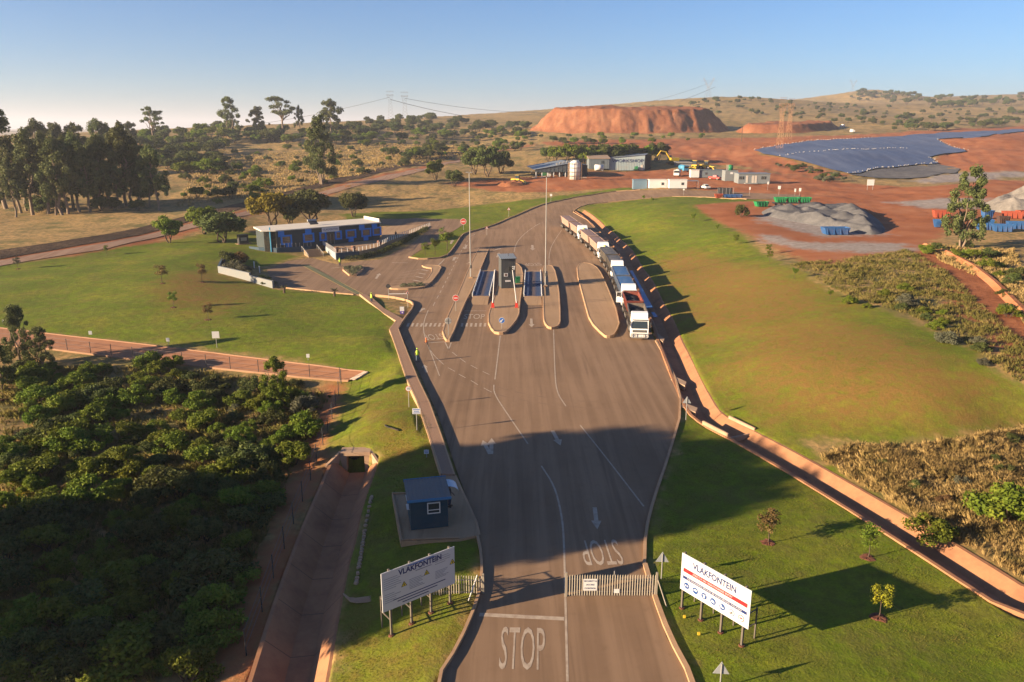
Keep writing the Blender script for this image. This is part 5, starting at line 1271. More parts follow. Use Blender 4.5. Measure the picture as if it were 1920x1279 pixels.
# palisade gate and fence
PAL = paint('palisade_paint', (0.26, 0.225, 0.175), 0.6, 0.12, 1.5, (0.2, 0.13, 0.08), 0.35)
def pale_mesh():
    m = MB(); m.add([(-0.035, 0, 0.05), (0, -0.03, 0.05), (0.035, 0, 0.05), (-0.035, 0, 1.42), (0, -0.03, 1.42), (0.035, 0, 1.42), (0, -0.005, 1.52)], [(0, 1, 4, 3), (1, 2, 5, 4), (3, 4, 6), (4, 5, 6), (0, 3, 5, 2), (3, 6, 5)]); return m.mesh('pale')
PALE = pale_mesh(); PALE.materials.append(PAL)
def palisade(a, b, label, name, n, cat, brace=None, post_b=True):
    A = G(*a); B = G(*b); d = B - A; L = d.xy.length
    o = thing(name, label, cat, (A.x, A.y, A.z), math.atan2(d.y, d.x))
    for k in range(n):
        q = link('pale', PALE, None, o); q.location = ((k + 0.5) * L / n, 0, 0.03)
    for z in (0.32, 1.18): part(o, 'rail', PAL, lambda q: q.box((L / 2, 0.04, z), (L, 0.05, 0.06)))
    for x in (0, L): part(o, 'post', PAL, lambda q: q.box((x, 0.03, 0.82), (0.12, 0.12, 1.68)))
    return o, L
g, L = palisade((1061, 1119), (1230, 1119), 'closed palisade gate leaf across the exit lane', 'palisade_gate', 36, 'gate')
sg = part(g, 'notice_panel', WHITE, lambda q: q.box((L * 0.265, -0.06, 0.86), (0.86, 0.02, 0.80)))
for i, s_ in enumerate(('SECURITY &', 'ACCESS', 'CONTROL')): flat_text(sg, s_, 0.145, INK, (L * 0.265, -0.075, 1.12 - i * 0.25), FR)
part(g, 'small_plate', WHITE, lambda q: q.box((L * 0.56, -0.05, 0.42), (0.34, 0.02, 0.28)))
part(g, 'brace_stay', PAL, lambda q: q.tube((L + 0.05, 0.05, 1.2), (L + 0.45, -1.1, 0.0), 0.035)); part(g, 'lock_pin', STEEL, lambda q: q.tube((L * 0.53, 0.05, 1.4), (L * 0.53, 0.05, 1.75), 0.03))
f1, L1 = palisade((793, 1118), (906, 1113), 'palisade fence panel ending at the road behind the left board', 'palisade_fence', 24, 'fence')
part(f1, 'brace_stay', WHITE, lambda q: q.tube((L1 - 0.35, 0, 1.6), (L1 - 0.95, -1.0, 0.0), 0.035))
# bundle of curved gutter pieces and kerb stones by the drain
bd = thing('hose_bundle', 'bundle of pale bent pipes lying in the grass by the drain', 'pipes', G(676, 1124), 0.3)
for i in range(6):
    part(bd, 'pipe', M_HEAD, lambda q: q.path([(-1.0 + 0.05 * i, 0.75 - 0.14 * i, 0.12 + 0.03 * i), (-0.85 + 0.04 * i, 0.25 - 0.1 * i, 0.13), (-0.3, -0.02 - 0.09 * i, 0.12), (0.5, -0.02 - 0.11 * i, 0.08), (1.1, 0.12 - 0.13 * i, 0.05)], [0.05] * 5))
ke = thing('stone_edging', 'row of small stones edging the grass beside the drain', 'stone edging', G(690, 960)); a = G(694, 930); 
_edge = dens(smooth_poly(GX([(697,933),(690,965),(683,1000),(676,1050),(668,1095)]), 2, False), 0.36, False)
SM = MB().box((0, 0, 0.06), (0.22, 0.3, 0.16), taper=0.8).mesh('stone'); SM.materials.append(M_HEAD)
for i, p in enumerate(_edge[:44]):
    s_ = link('stone', SM, None, ke); s_.location = (p[0] - ke.location.x, p[1] - ke.location.y, hz(*p) - ke.location.z); s_.rotation_euler[2] = i * 1.3
tyre = thing('half_tyre', 'half buried curved black pipe piece in the lawn slope', 'pipe', G(735, 805)); part(tyre, 'curve', RUBBER, lambda q: q.path([(-0.8, 0.9, 0.05), (-0.7, 0.4, 0.18), (-0.4, 0, 0.2), (0.1, -0.3, 0.18), (0.7, -0.5, 0.05)], [0.07] * 5))
for x, y, l in ((1283, 1160, 'upper'), (1310, 1192, 'lower')):
    o = part(None, 'yellow_flag', YELP, lambda q: (q.box((0, 0, 0.12), (0.14, 0.08, 0.16)), q.tube((0, 0, -0.1), (0, 0, 0.1), 0.012))); o.location = G(x, y); prop(o, l + ' yellow marker peg on the lawn under the right board', 'marker peg')

# guard hut
z0 = 0.2
pa = Vector((*plane_pt(771, 995, z0), 0)); pb = Vector((*plane_pt(840.7, 987.6, z0), 0)); d = pb - pa; W = d.length
hut = thing('guard_hut', 'dark blue guard hut with a grey sheet roof by the walkway', 'guard hut', (pa.x, pa.y, z0), math.atan2(d.y, d.x))
HUTB = paint('hut_blue', (0.008, 0.038, 0.060), 0.6, 0.1, 1.0, (0.1, 0.07, 0.05), 0.15); TRIM = paint('hut_trim', (0.02, 0.14, 0.30), 0.5, 0.1)
D_ = 2.5; HH = 2.35
part(hut, 'wall', HUTB, lambda q: q.box((W / 2, D_ / 2, HH / 2), (W, D_, HH)))
for k in range(1, 6): part(hut, 'board_joint', HUTB, lambda q: q.box((W / 2, -0.008, HH * k / 6), (W + 0.02, 0.016, 0.035)))
part(hut, 'roof', paint('hut_roof', (0.135, 0.125, 0.115), 0.6, 0.15, 1.0), lambda q: [q.add([(-0.22 + (W + 0.44) * i / 24, -0.25, HH + 0.08 + (0.03 if i % 2 else 0)) for i in range(25)] + [(-0.22 + (W + 0.44) * i / 24, D_ + 0.3, HH + 0.28 + (0.03 if i % 2 else 0)) for i in range(25)], [(i, i + 1, i + 26, i + 25) for i in range(24)])])
part(hut, 'fascia', TRIM, lambda q: q.box((W / 2, -0.27, HH + 0.03), (W + 0.48, 0.04, 0.2)))
part(hut, 'fascia', TRIM, lambda q: q.box((W / 2, D_ + 0.32, HH + 0.24), (W + 0.48, 0.04, 0.2)))
w_ = part(hut, 'window', GLASS, lambda q: q.box((W * 0.62, -0.01, HH * 0.68), (0.82, 0.05, 0.74)))
part(w_, 'frame', WHITE, lambda q: [q.box((W * 0.62 + x, -0.03, HH * 0.68 + z), s_) for x, z, s_ in ((0, 0.4, (0.92, 0.07, 0.07)), (0, -0.4, (0.92, 0.07, 0.07)), (0, -0.14, (0.9, 0.06, 0.05)), (-0.43, 0, (0.07, 0.07, 0.86)), (0.43, 0, (0.07, 0.07, 0.86)))])
w2 = part(hut, 'side_window', GLASS, lambda q: q.box((-0.01, D_ * 0.45, HH * 0.7), (0.05, 0.8, 0.7))); part(w2, 'frame', WHITE, lambda q: (q.box((-0.1, D_ * 0.45, HH * 0.70 + 0.37), (0.2, 0.86, 0.05)), q.box((-0.1, D_ * 0.45, HH * 0.70 - 0.35), (0.2, 0.86, 0.05))))
part(hut, 'door_canopy', paint('canopy_sheet', (0.42, 0.50, 0.58), 0.4), lambda q: q.loft([[(W + 0.1 + 0.9 * math.sin(t_), y_, HH - 0.35 + 0.5 * math.cos(t_) + o_) for t_ in (0, 0.4, 0.8, 1.2, 1.5)] for y_, o_ in ((D_ * 0.55, 0), (D_ * 1.05, 0))], False, False))
part(hut, 'door', paint('hut_door', (0.02, 0.025, 0.03), 0.6), lambda q: q.box((W + 0.015, D_ * 0.78, 1.0), (0.05, 0.85, 2.0)))

# people
def person(px, label, vest, trousers, yaw=0.0, dark=False, arm=0.2, z=None):
    p = G(*px); 
    if z is not None: p = Vector((*plane_pt(*px, z), z))
    o = thing('person', label, 'person', p, yaw)
    J = [(0, 0, 0.95), (0, 0, 1.15), (0, 0, 1.36), (0, 0, 1.50), (0, -0.01, 1.60), (0, -0.015, 1.70)]; R = [0.15, 0.135, 0.15, 0.055, 0.092, 0.075]; E = [(0, 1), (1, 2), (2, 3), (3, 4), (4, 5)]
    for s in (-1, 1):
        k = len(J); J += [(s * 0.19, 0, 1.42), (s * 0.25, 0.02, 1.14), (s * 0.27, -arm * 0.5, 0.90), (s * 0.27, -arm * 0.6, 0.80)]; R += [0.06, 0.048, 0.038, 0.036]; E += [(2, k), (k, k + 1), (k + 1, k + 2), (k + 2, k + 3)]
        k = len(J); J += [(s * 0.10, 0, 0.88), (s * 0.11, -0.02, 0.50), (s * 0.12, 0.02, 0.10), (s * 0.13, -0.14, 0.04)]; R += [0.088, 0.062, 0.042, 0.04]; E += [(0, k), (k, k + 1), (k + 1, k + 2), (k + 2, k + 3)]
    def grow(JJ, EE, RR, nm, mat):
        me = bpy.data.meshes.new(nm); me.from_pydata(JJ, EE, []); ob = bpy.data.objects.new(nm, me); COL.objects.link(ob)
        sk = ob.modifiers.new('s', 'SKIN'); ob.modifiers.new('u', 'SUBSURF').levels = 1
        for i, r in enumerate(RR): me.skin_vertices[0].data[i].radius = (r, r * 0.85 if r > 0.1 else r)
        me.skin_vertices[0].data[0].use_root = True
        dg = bpy.context.evaluated_depsgraph_get(); new = bpy.data.meshes.new_from_object(ob.evaluated_get(dg)); bpy.data.objects.remove(ob)
        new.materials.clear(); new.polygons.foreach_set('use_smooth', [True] * len(new.polygons)); return link(nm, new, mat, o)
    grow(J, E, R, 'body', paint('skin', (0.12, 0.06, 0.035), 0.6))
    ring = lambda z, rx, ry, n=12: [(rx * math.cos(6.283 * i / n), ry * math.sin(6.283 * i / n), z) for i in range(n)]
    part(o, 'vest', vest, lambda q: q.loft([ring(0.86, 0.185, 0.135), ring(1.05, 0.178, 0.13), ring(1.30, 0.215, 0.145), ring(1.45, 0.18, 0.11), ring(1.50, 0.08, 0.07)]), True)
    tj = [(0, 0, 0.94)]; tr_ = [0.152]; te = []
    for s in (-1, 1):
        k = len(tj); tj += [(s * 0.10, 0, 0.84), (s * 0.11, -0.02, 0.48), (s * 0.12, 0.02, 0.12)]; tr_ += [0.105, 0.082, 0.066]; te += [(0, k), (k, k + 1), (k + 1, k + 2)]
    grow(tj, te, tr_, 'trousers', trousers)
    part(o, 'hat', vest if not dark else DARKST, lambda q: q.loft([ring(1.66, 0.115, 0.13), ring(1.72, 0.11, 0.12), ring(1.78, 0.06, 0.07)]), True)
    for s in (-1, 1): part(o, 'shoe', RUBBER, lambda q: q.box((s * 0.125, -0.06, 0.045), (0.1, 0.27, 0.09)))
    return o
HIVIS = paint('hi_vis', (0.42, 0.62, 0.06), 0.6, 0.05); NAVY = paint('navy_cloth', (0.02, 0.03, 0.06), 0.8)
person((783, 679), 'person in a lime safety vest walking on the road beside the walkway', HIVIS, paint('jeans', (0.08, 0.12, 0.17), 0.8), 0.3)
person((697, 569), 'person in a lime vest and dark trousers on the walkway', HIVIS, NAVY, -0.5)
person((637.5, 500), 'person in a lime vest by the triangular flower bed', HIVIS, NAVY, 0.2)
person((843, 950), 'guard in dark clothes standing at the hut door', paint('dark_cloth', (0.02, 0.018, 0.02), 0.8), NAVY, 1.2, True, 0.5, z=0.2)
person((742.5, 447), 'person in dark clothes on the office terrace', paint('dark_cloth', (0, 0, 0)), NAVY, 0.4, True, z=1.6)
cn = thing('traffic_cone', 'orange traffic cone beside the stop line', 'cone', G(799, 642.5)); part(cn, 'cone', paint('orange', (0.6, 0.12, 0.02), 0.6), lambda q: q.tube((0, 0, 0.03), (0, 0, 0.7), 0.16, 0.03, 12)); part(cn, 'base', RUBBER, lambda q: q.box((0, 0, 0.025), (0.42, 0.42, 0.05)))
# ------------------------------------------------------------------ queue of tipper trucks
LANE = smooth_poly([tuple(G(*p)[:2]) for p in [(1199,641),(1191,604),(1171,560),(1158,527),(1146,503),(1128,482),(1106,462),(1084,444),(1064,429),(1040,415)]], 2, False)
_lp = dens(LANE, 0.25, False)
_la = np.concatenate([[0], np.cumsum([math.dist(_lp[i], _lp[i + 1]) for i in range(len(_lp) - 1)])])
def lane_at(s):
    x = float(np.interp(s, _la, [p[0] for p in _lp])); y = float(np.interp(s, _la, [p[1] for p in _lp])); return Vector((x, y, hz(x, y)))
def lane_s(px):
    p = G(*px); return float(_la[int(np.argmin([(q[0] - p.x) ** 2 + (q[1] - p.y) ** 2 for q in _lp]))])
def wheel(parent, x, y, r=0.52, w=0.32):
    t = part(parent, 'wheel', RUBBER, lambda q: q.tube((x - w / 2, y, r), (x + w / 2, y, r), r, n=16))
    part(t, 'rim', STEEL, lambda q: q.tube((x - w / 2 - 0.01, y, r), (x + w / 2 + 0.01, y, r), r * 0.52, n=12)); return t
def place(o, s_front, length):
    a = lane_at(s_front); b = lane_at(s_front + length); d = b - a
    o.location = a; o.rotation_euler = (math.atan2(d.z, d.xy.length), 0, math.atan2(d.y, d.x) - math.pi / 2)
CABW = paint('cab_white', (0.78, 0.77, 0.74), 0.35, 0.04, 0.6, (0.3, 0.2, 0.13), 0.25, spec=0.4)
def cab(label, beacon=False, door_open=False):
    o = thing('truck_tractor', label, 'truck')
    W = 2.45; pr = [(0.0, 0.5), (-0.02, 1.5), (0.20, 2.72), (0.42, 2.98), (0.62, 3.05), (1.05, 3.55), (2.05, 3.62), (2.1, 1.0), (1.75, 1.0), (1.7, 0.62), (0.9, 0.62), (0.85, 0.5)]
    def body(q):
        for sx in (-1,):
            P = [(-W / 2 + (0.10 if z > 2.8 else 0.0), y, z) for y, z in pr] + [(W / 2 - (0.10 if z > 2.8 else 0.0), y, z) for y, z in pr]; n = len(pr)
            q.add(P, [tuple(range(n)), tuple(reversed(range(n, 2 * n)))] + [(i, n + i, n + (i + 1) % n, (i + 1) % n) for i in range(n)])
    b = part(o, 'cab', CABW, body, bevel=0.04)
    part(o, 'windscreen', GLASS, lambda q: q.add([(-1.08, -0.022, 1.62), (1.08, -0.022, 1.62), (1.02, 0.165, 2.62), (-1.02, 0.165, 2.62)], [(0, 1, 2, 3)]))
    part(o, 'sun_visor', DARKST, lambda q: q.box((0, 0.16, 2.80), (2.0, 0.22, 0.07)))
    gr = part(o, 'grille', DARKST, lambda q: q.box((0, -0.03, 1.27), (1.9, 0.05, 0.34)))
    for k in range(3): part(gr, 'slat', STEEL, lambda q: q.box((0, -0.06, 1.16 + 0.1 * k), (1.75, 0.02, 0.03)))
    part(o, 'bumper', WHITE, lambda q: q.box((0, -0.06, 0.68), (2.45, 0.22, 0.42)))
    part(o, 'number_plate', YELP if False else WHITE, lambda q: q.box((0, -0.185, 0.62), (0.5, 0.02, 0.13)))
    bb = part(o, 'bull_bar', STEEL, lambda q: (q.tube((-1.1, -0.32, 0.42), (1.1, -0.32, 0.42), 0.05), q.tube((-1.1, -0.32, 0.98), (1.1, -0.32, 0.98), 0.05), [q.tube((x, -0.32, 0.42), (x, -0.32, 0.98), 0.045) for x in (-1.1, -0.55, 0.55, 1.1)], [q.tube((x, -0.32, 0.7), (x, 0.0, 0.7), 0.04) for x in (-0.8, 0.8)]))
    for s in (-1, 1):
        part(o, 'headlight', paint('lamp_glass', (0.55, 0.55, 0.52), 0.15), lambda q: q.box((s * 0.93, -0.18, 0.72), (0.42, 0.04, 0.2)))
        mr = part(o, 'mirror', DARKST, lambda q: (q.box((s * 1.43, -0.06, 2.15), (0.2, 0.12, 0.75)), q.box((s * 1.3, 0.02, 2.5), (0.3, 0.05, 0.05))))
        part(o, 'side_window', GLASS, lambda q: q.box((s * 1.228, 0.75, 2.15), (0.012, 0.85, 0.75)))
        part(o, 'wheel_arch', DARKST, lambda q: q.box((s * 1.05, 1.3, 0.75), (0.38, 1.25, 0.5)))
        wheel(o, s * 1.06, 1.3)
        for y in (4.4, 5.7): wheel(o, s * 0.98, y, 0.52, 0.55)
    if door_open: part(o, 'door', CABW, lambda q: (q.box((-1.62, 0.42, 1.30), (0.85, 0.07, 0.95)), q.box((-1.23 - 0.02, 0.42, 2.1), (0.06, 0.07, 0.8)), q.box((-2.0, 0.42, 2.1), (0.06, 0.07, 0.8)), q.box((-1.62, 0.42, 2.5), (0.85, 0.07, 0.06))), label='open cab door')
    part(o, 'chassis', DARKST, lambda q: (q.box((-0.42, 3.6, 0.85), (0.12, 5.2, 0.26)), q.box((0.42, 3.6, 0.85), (0.12, 5.2, 0.26)), q.box((0, 4.7, 0.98), (1.0, 1.0, 0.08))))
    if beacon: part(o, 'beacon', paint('beacon_lime', (0.55, 0.6, 0.05), 0.4), lambda q: q.tube((0.1, 0.35, 2.95), (0.1, 0.35, 3.14), 0.24, 0.2, 12))
    return o
def tub(o, y0, L, body, load_kind, W=2.5, z0=1.25, z1=3.0):
    """open tipper body with sloping ends, hollow"""
    def shell(q):
        t = 0.07
        ob = [(-W / 2 + 0.28, y0 + 0.45, z0), (W / 2 - 0.28, y0 + 0.45, z0), (W / 2 - 0.28, y0 + L - 0.45, z0), (-W / 2 + 0.28, y0 + L - 0.45, z0)]
        ot = [(-W / 2, y0, z1), (W / 2, y0, z1), (W / 2, y0 + L, z1), (-W / 2, y0 + L, z1)]
        it = [(-W / 2 + t, y0 + t, z1), (W / 2 - t, y0 + t, z1), (W / 2 - t, y0 + L - t, z1), (-W / 2 + t, y0 + L - t, z1)]
        ib = [(-W / 2 + 0.36, y0 + 0.55, z0 + 0.1), (W / 2 - 0.36, y0 + 0.55, z0 + 0.1), (W / 2 - 0.36, y0 + L - 0.55, z0 + 0.1), (-W / 2 + 0.36, y0 + L - 0.55, z0 + 0.1)]
        q.add(ob + ot + it + ib, [(3, 2, 1, 0)] + [(i, (i + 1) % 4, 4 + (i + 1) % 4, 4 + i) for i in range(4)] + [(4 + i, 4 + (i + 1) % 4, 8 + (i + 1) % 4, 8 + i) for i in range(4)] + [(8 + i, 8 + (i + 1) % 4, 12 + (i + 1) % 4, 12 + i) for i in range(4)] + [(12, 13, 14, 15)])
    part(o, 'tipper_body', body, shell)
    part(o, 'top_rim', body, lambda q: [q.box(c_, d_) for c_, d_ in (((-W / 2, y0 + L / 2, z1), (0.14, L + 0.14, 0.12)), ((W / 2, y0 + L / 2, z1), (0.14, L + 0.14, 0.12)), ((0, y0, z1), (W - 0.2, 0.14, 0.125)), ((0, y0 + L, z1), (W - 0.2, 0.14, 0.125)))])
    for k in range(6):
        for s in (-1, 1): part(o, 'side_rib', body, lambda q: q.box((s * (W / 2 - 0.10), y0 + 0.7 + k * (L - 1.4) / 5, (z0 + z1) / 2 + 0.02), (0.10, 0.1, z1 - z0 - 0.1), ry=s * 0.18))
    if load_kind:
        rg = np.random.RandomState(int(y0 * 10 + L * 7)); nx, ny = 9, 16; P = []; F = []
        for j in range(ny + 1):
            for i in range(nx + 1):
                x = -W / 2 + 0.1 + (W - 0.2) * i / nx; y = y0 + 0.1 + (L - 0.2) * j / ny
                u = 1 - (2 * i / nx - 1) ** 2; v = 1 - (2 * j / ny - 1) ** 4
                if load_kind == 'coal': z = z1 - 0.62 + 0.45 * u * v * (0.75 + 0.25 * math.cos(j * 1.3)) + rg.normal() * 0.03
                else: z = z1 + 0.02 + 0.07 * abs(math.sin(j * 0.9)) * u + rg.normal() * 0.012
                P.append((x, y, z))
        for j in range(ny):
            for i in range(nx): F.append((j * (nx + 1) + i, j * (nx + 1) + i + 1, (j + 1) * (nx + 1) + i + 1, (j + 1) * (nx + 1) + i))
        part(o, 'load' if load_kind == 'coal' else 'tarpaulin', LOADS[load_kind], lambda q: q.add(P, F), True)
LOADS = {'coal': paint('dark_load', (0.022, 0.022, 0.024), 0.95, 0.3, 3.0, (0.06, 0.05, 0.045), 0.3), 'blue': paint('blue_tarp', (0.035, 0.115, 0.26), 0.6, 0.2, 1.2, (0.25, 0.2, 0.17), 0.35), 'dark': paint('dark_tarp', (0.07, 0.075, 0.085), 0.75, 0.25, 1.0, (0.25, 0.2, 0.16), 0.6), 'pink': paint('dusty_load', (0.20, 0.135, 0.125), 0.9, 0.25, 0.8, (0.12, 0.09, 0.11), 0.5)}
def trailer(label, y0, L, body, load, front_axle):
    o = thing('tipper_trailer', label, 'trailer')
    tub(o, 0, L, body, load)
    part(o, 'chassis', DARKST, lambda q: (q.box((-0.5, L / 2, 1.08), (0.14, L - 0.2, 0.28)), q.box((0.5, L / 2, 1.08), (0.14, L - 0.2, 0.28)), [q.box((0, y, 0.95), (2.0, 0.14, 0.14)) for y in (L - 0.9, L - 2.1)]))
    for s in (-1, 1):
        for y in ((L - 0.8, L - 2.0) + ((1.2, 2.4) if front_axle else ())): wheel(o, s * 0.98, y, 0.5, 0.55)
        part(o, 'mudguard', DARKST, lambda q: q.box((s * 1.0, L - 1.4, 1.08), (0.5, 2.6, 0.05)))
    part(o, 'drawbar', DARKST, lambda q: q.box((0, -0.35, 0.95), (0.3, 1.1, 0.16)))
    return o
BODY_D = paint('dark_tub', (0.075, 0.07, 0.062), 0.6, 0.2, 1.0, (0.25, 0.16, 0.1), 0.6); BODY_R = paint('red_tub', (0.15, 0.03, 0.02), 0.6, 0.2, 1.0, (0.25, 0.15, 0.1), 0.4)
BODY_P = paint('pink_tub', (0.36, 0.24, 0.185), 0.7, 0.15, 0.8, (0.25, 0.15, 0.11), 0.5); BODY_B = paint('blue_tub', (0.07, 0.10, 0.15), 0.6, 0.2, 1.0, (0.25, 0.16, 0.1), 0.5)
fr = [lane_s(p) for p in [(1199, 639), (1173, 578), (1155, 527), (1128, 488), (1091, 452)]] + [lane_s((1056, 424))]
names = ['leading', 'second', 'third', 'fourth', 'last']
cfg = [('coal', BODY_D, BODY_R, 'dark load'), ('blue', BODY_B, BODY_B, 'blue tarpaulin'), ('dark', BODY_D, BODY_D, 'dark tarpaulin'), ('pink', BODY_P, BODY_P, 'dusty pink load'), ('pink', BODY_P, BODY_P, 'pale dusty load')]
for i in range(5):
    s0 = fr[i]; tot = fr[i + 1] - fr[i] - 1.0
    t1 = (tot - 2.5 - 1.5 - 0.6) * 0.5; load, b1, b2, desc = cfg[i]
    extra = ' with its door standing open' if i == 1 else (' with lime roof beacon' if i > 2 else '')
    c = cab('white cab of the %s tipper truck in the queue%s' % (names[i], extra), i > 2, i == 1); place(c, s0, 5.0)
    a = trailer('front tipper trailer with %s behind the %s truck cab' % (desc, names[i]), 0, t1, b1, load, False); place(a, s0 + 2.5, t1)
    b = trailer('rear tipper trailer with %s ending the %s truck' % (desc, names[i]), 0, t1, b2, load, True); place(b, s0 + 2.5 + t1 + 1.5, t1)
# blue sheets lying in the ditch beside the queue
BS = paint('blue_sheet', (0.035, 0.14, 0.36), 0.45, 0.1, 0.6)
for px, lab in (([(1180.5,508),(1186,508),(1224,577),(1212,578)], 'long flat blue sheet lying beside the queue of trucks'), ([(1221,586),(1227,586),(1233,594),(1226,595)], 'small blue sheet scrap beyond the end of the long one')):
    P = [Vector((*plane_pt(x, y, 0.18), 0.18)) for x, y in px]
    o = MB().prism([tuple(p.xy) for p in P], 0.12, 0.20).build('blue_sheet', BS); prop(o, lab, 'sheet')
# ------------------------------------------------------------------ office and its surroundings
ZO = 1.6
pa = Vector((*plane_pt(520, 467.5, ZO), ZO)); pb = Vector((*plane_pt(713, 449.5, ZO), ZO)); d = pb - pa; LO = d.length; ang = math.atan2(d.y, d.x)
off = thing('office_building', 'low dark office with bright blue window frames and white flat roof', 'building', pa, ang)
HO, DO = 4.0, 8.5
OWALL = paint('office_wall', (0.035, 0.048, 0.052), 0.7, 0.15, 0.6, (0.10, 0.07, 0.05), 0.2); OBLUE = paint('office_blue', (0.006, 0.17, 0.58), 0.5, 0.1, 0.8)
OROOF = paint('office_roof', (0.55, 0.50, 0.42), 0.7, 0.06, 0.3, (0.45, 0.36, 0.27), 0.4)
part(off, 'wall', OWALL, lambda q: q.prism([(0, 0), (LO, 0), (LO + 0.4, DO), (-1.6, DO), (-2.3, 1.5)], -0.8, HO))
part(off, 'roof', OROOF, lambda q: q.prism([(-0.2, -0.35), (LO + 0.3, -0.35), (LO + 0.7, DO + 0.3), (-2.0, DO + 0.3), (-2.9, 1.3)], HO, lambda x, y: HO + 0.22 + 0.012 * y))
part(off, 'parapet', OROOF, lambda q: q.box((LO + 0.35, DO * 0.55, HO + 0.55), (0.3, DO * 0.95, 0.8)))
part(off, 'roof_unit', DARKST, lambda q: (q.box((LO * 0.40, 3.4, HO + 0.9), (2.0, 1.5, 0.15), rx=0.45),))
part(off, 'roof_tank', SBACK, lambda q: q.tube((LO * 0.40 - 1.1, 4.1, HO + 1.35), (LO * 0.40 + 1.1, 4.1, HO + 1.35), 0.28, n=10))
def owin(u, w, h, zc, tab=None):
    x = u * LO
    f = part(off, 'window_surround', OBLUE, lambda q: (q.box((x, -0.14, zc + h / 2 + 0.16), (w + 0.7, 0.3, 0.32)), q.box((x, -0.14, zc - h / 2 - 0.16), (w + 0.7, 0.3, 0.32)), q.box((x - w / 2 - 0.17, -0.14, zc), (0.34, 0.298, h + 0.1)), q.box((x + w / 2 + 0.17, -0.14, zc), (0.34, 0.298, h + 0.1))))
    g = part(f, 'pane', paint('office_glass', (0.12, 0.085, 0.06), 0.12, 0.3, 1.0, spec=0.5), lambda q: q.box((x, -0.03, zc), (w, 0.05, h)))
    part(f, 'blind', paint('blind', (0.28, 0.2, 0.14), 0.8), lambda q: [q.box((x, -0.062, zc - h / 2 + h * (k + 0.5) / 4), (w * 0.94, 0.01, 0.05)) for k in range(4)])
    if tab: part(off, 'blue_panel', OBLUE, lambda q: q.box((x + tab[0], -0.06, tab[1]), (tab[2], 0.12, tab[3])))
owin(0.085, 1.9, 1.5, 1.9, (0.5, 0.45, 1.4, 0.9)); owin(0.29, 2.0, 1.45, 1.95, (0.05, 3.45, 1.5, 1.0)); owin(0.425, 1.0, 1.4, 1.95); owin(0.575, 1.0, 1.4, 1.95); owin(0.70, 2.0, 1.4, 2.0, (0, 0.55, 1.3, 0.9)); owin(0.855, 1.9, 1.4, 2.0, (-0.1, 0.55, 1.2, 0.9)); owin(0.965, 1.7, 1.4, 2.1)
for u in (0.02, 0.79, 0.92): part(off, 'blue_panel', OBLUE, lambda q: q.box((u * LO + 0.6, -0.06, 3.3), (1.4, 0.12, 1.3)))
dr_ = part(off, 'door', GLASS, lambda q: q.box((0.50 * LO, -0.03, 1.15), (1.7, 0.06, 2.3))); part(dr_, 'frame', STEEL, lambda q: [q.box((0.50 * LO + x, -0.08, 1.15), (0.07, 0.06, 2.3)) for x in (-0.85, 0, 0.85)])
part(off, 'sign_panel', WHITE, lambda q: q.box((0.50 * LO, -0.25, HO - 0.55), (4.3, 0.1, 1.1))); flat_text(off, 'VLAKFONTEIN', 0.62, INK, (0.50 * LO, -0.31, HO - 0.55), FR, sx=0.92)
MUR = paint('mural', (0.09, 0.075, 0.05), 0.8, 0.9, 1.6, (0.01, 0.03, 0.05), 0.95)
part(off, 'mural_panel', MUR, lambda q: q.add([(-0.04, -0.04, -0.6), (-2.33, 1.46, -0.6), (-2.33, 1.46, HO - 0.02), (-0.04, -0.04, HO - 0.02)], [(0, 1, 2, 3), (3, 2, 1, 0)]))
part(off, 'pipe_column', paint('cyan_column', (0.02, 0.25, 0.42), 0.5), lambda q: q.tube((-1.2, 0.5, -0.6), (-1.2, 0.5, HO + 0.9), 0.14))
# terrace with retaining wall, steps and railing
TER = [plane_pt(x, y, ZO) for x, y in [(597, 462), (606, 459.5), (630, 475.5), (673, 472), (708, 463.5), (727, 453.5), (790, 430.5), (806, 424.5), (790, 418), (720, 424), (714, 448)]]
ter = MB().prism(TER, -0.6, ZO).build('terrace', M_PAVE); prop(ter, 'paved terrace on a retaining wall in front of the office', 'terrace')
GW = paint('grey_wall', (0.24, 0.27, 0.29), 0.8, 0.1, 0.6, (0.3, 0.2, 0.14), 0.3)
for a_, b_, w_ in ((1, 2, GW), (2, 3, paint('blue_wall', (0.030, 0.060, 0.085), 0.8))):
    A = Vector(TER[a_]); B = Vector(TER[b_]); n_ = Vector(((B - A).y, -(B - A).x)).normalized() * 0.12
    MB().prism([tuple(A - n_ * 0.2), tuple(B - n_ * 0.2), tuple(B + n_), tuple(A + n_)], -0.5, ZO + 0.1).build('retaining_wall', w_, ter)
rail = thing('railing', 'white post railing round the office terrace', 'railing', (TER[2][0], TER[2][1], ZO))
line = dens([TER[1], TER[2], TER[3], TER[4], TER[5], TER[6], TER[7]], 1.25, False)
for p in line: part(rail, 'post', WHITE, lambda q: q.box((p[0] - TER[2][0], p[1] - TER[2][1], 0.5), (0.12, 0.12, 1.0)))
part(rail, 'hand_rail', STEEL, lambda q: q.path([(p[0] - TER[2][0], p[1] - TER[2][1], 0.98) for p in line], [0.035] * len(line)))
POT = paint('clay_pot', (0.20, 0.10, 0.065), 0.8)
for px, l in ((631, 'left'), (663, 'middle'), (711, 'right')):
    yy = {631: 473, 663: 470.5, 711: 460}[px]; p = plane_pt(px, yy, ZO)
    po = thing('plant_pot', l + ' round clay pot on the terrace edge', 'pot', (*p, ZO)); part(po, 'pot', POT, lambda q: q.loft([[(r * math.cos(i * 0.524), r * math.sin(i * 0.524), z) for i in range(12)] for r, z in ((0.3, 0), (0.55, 0.5), (0.45, 0.95), (0.5, 1.0))]), True)
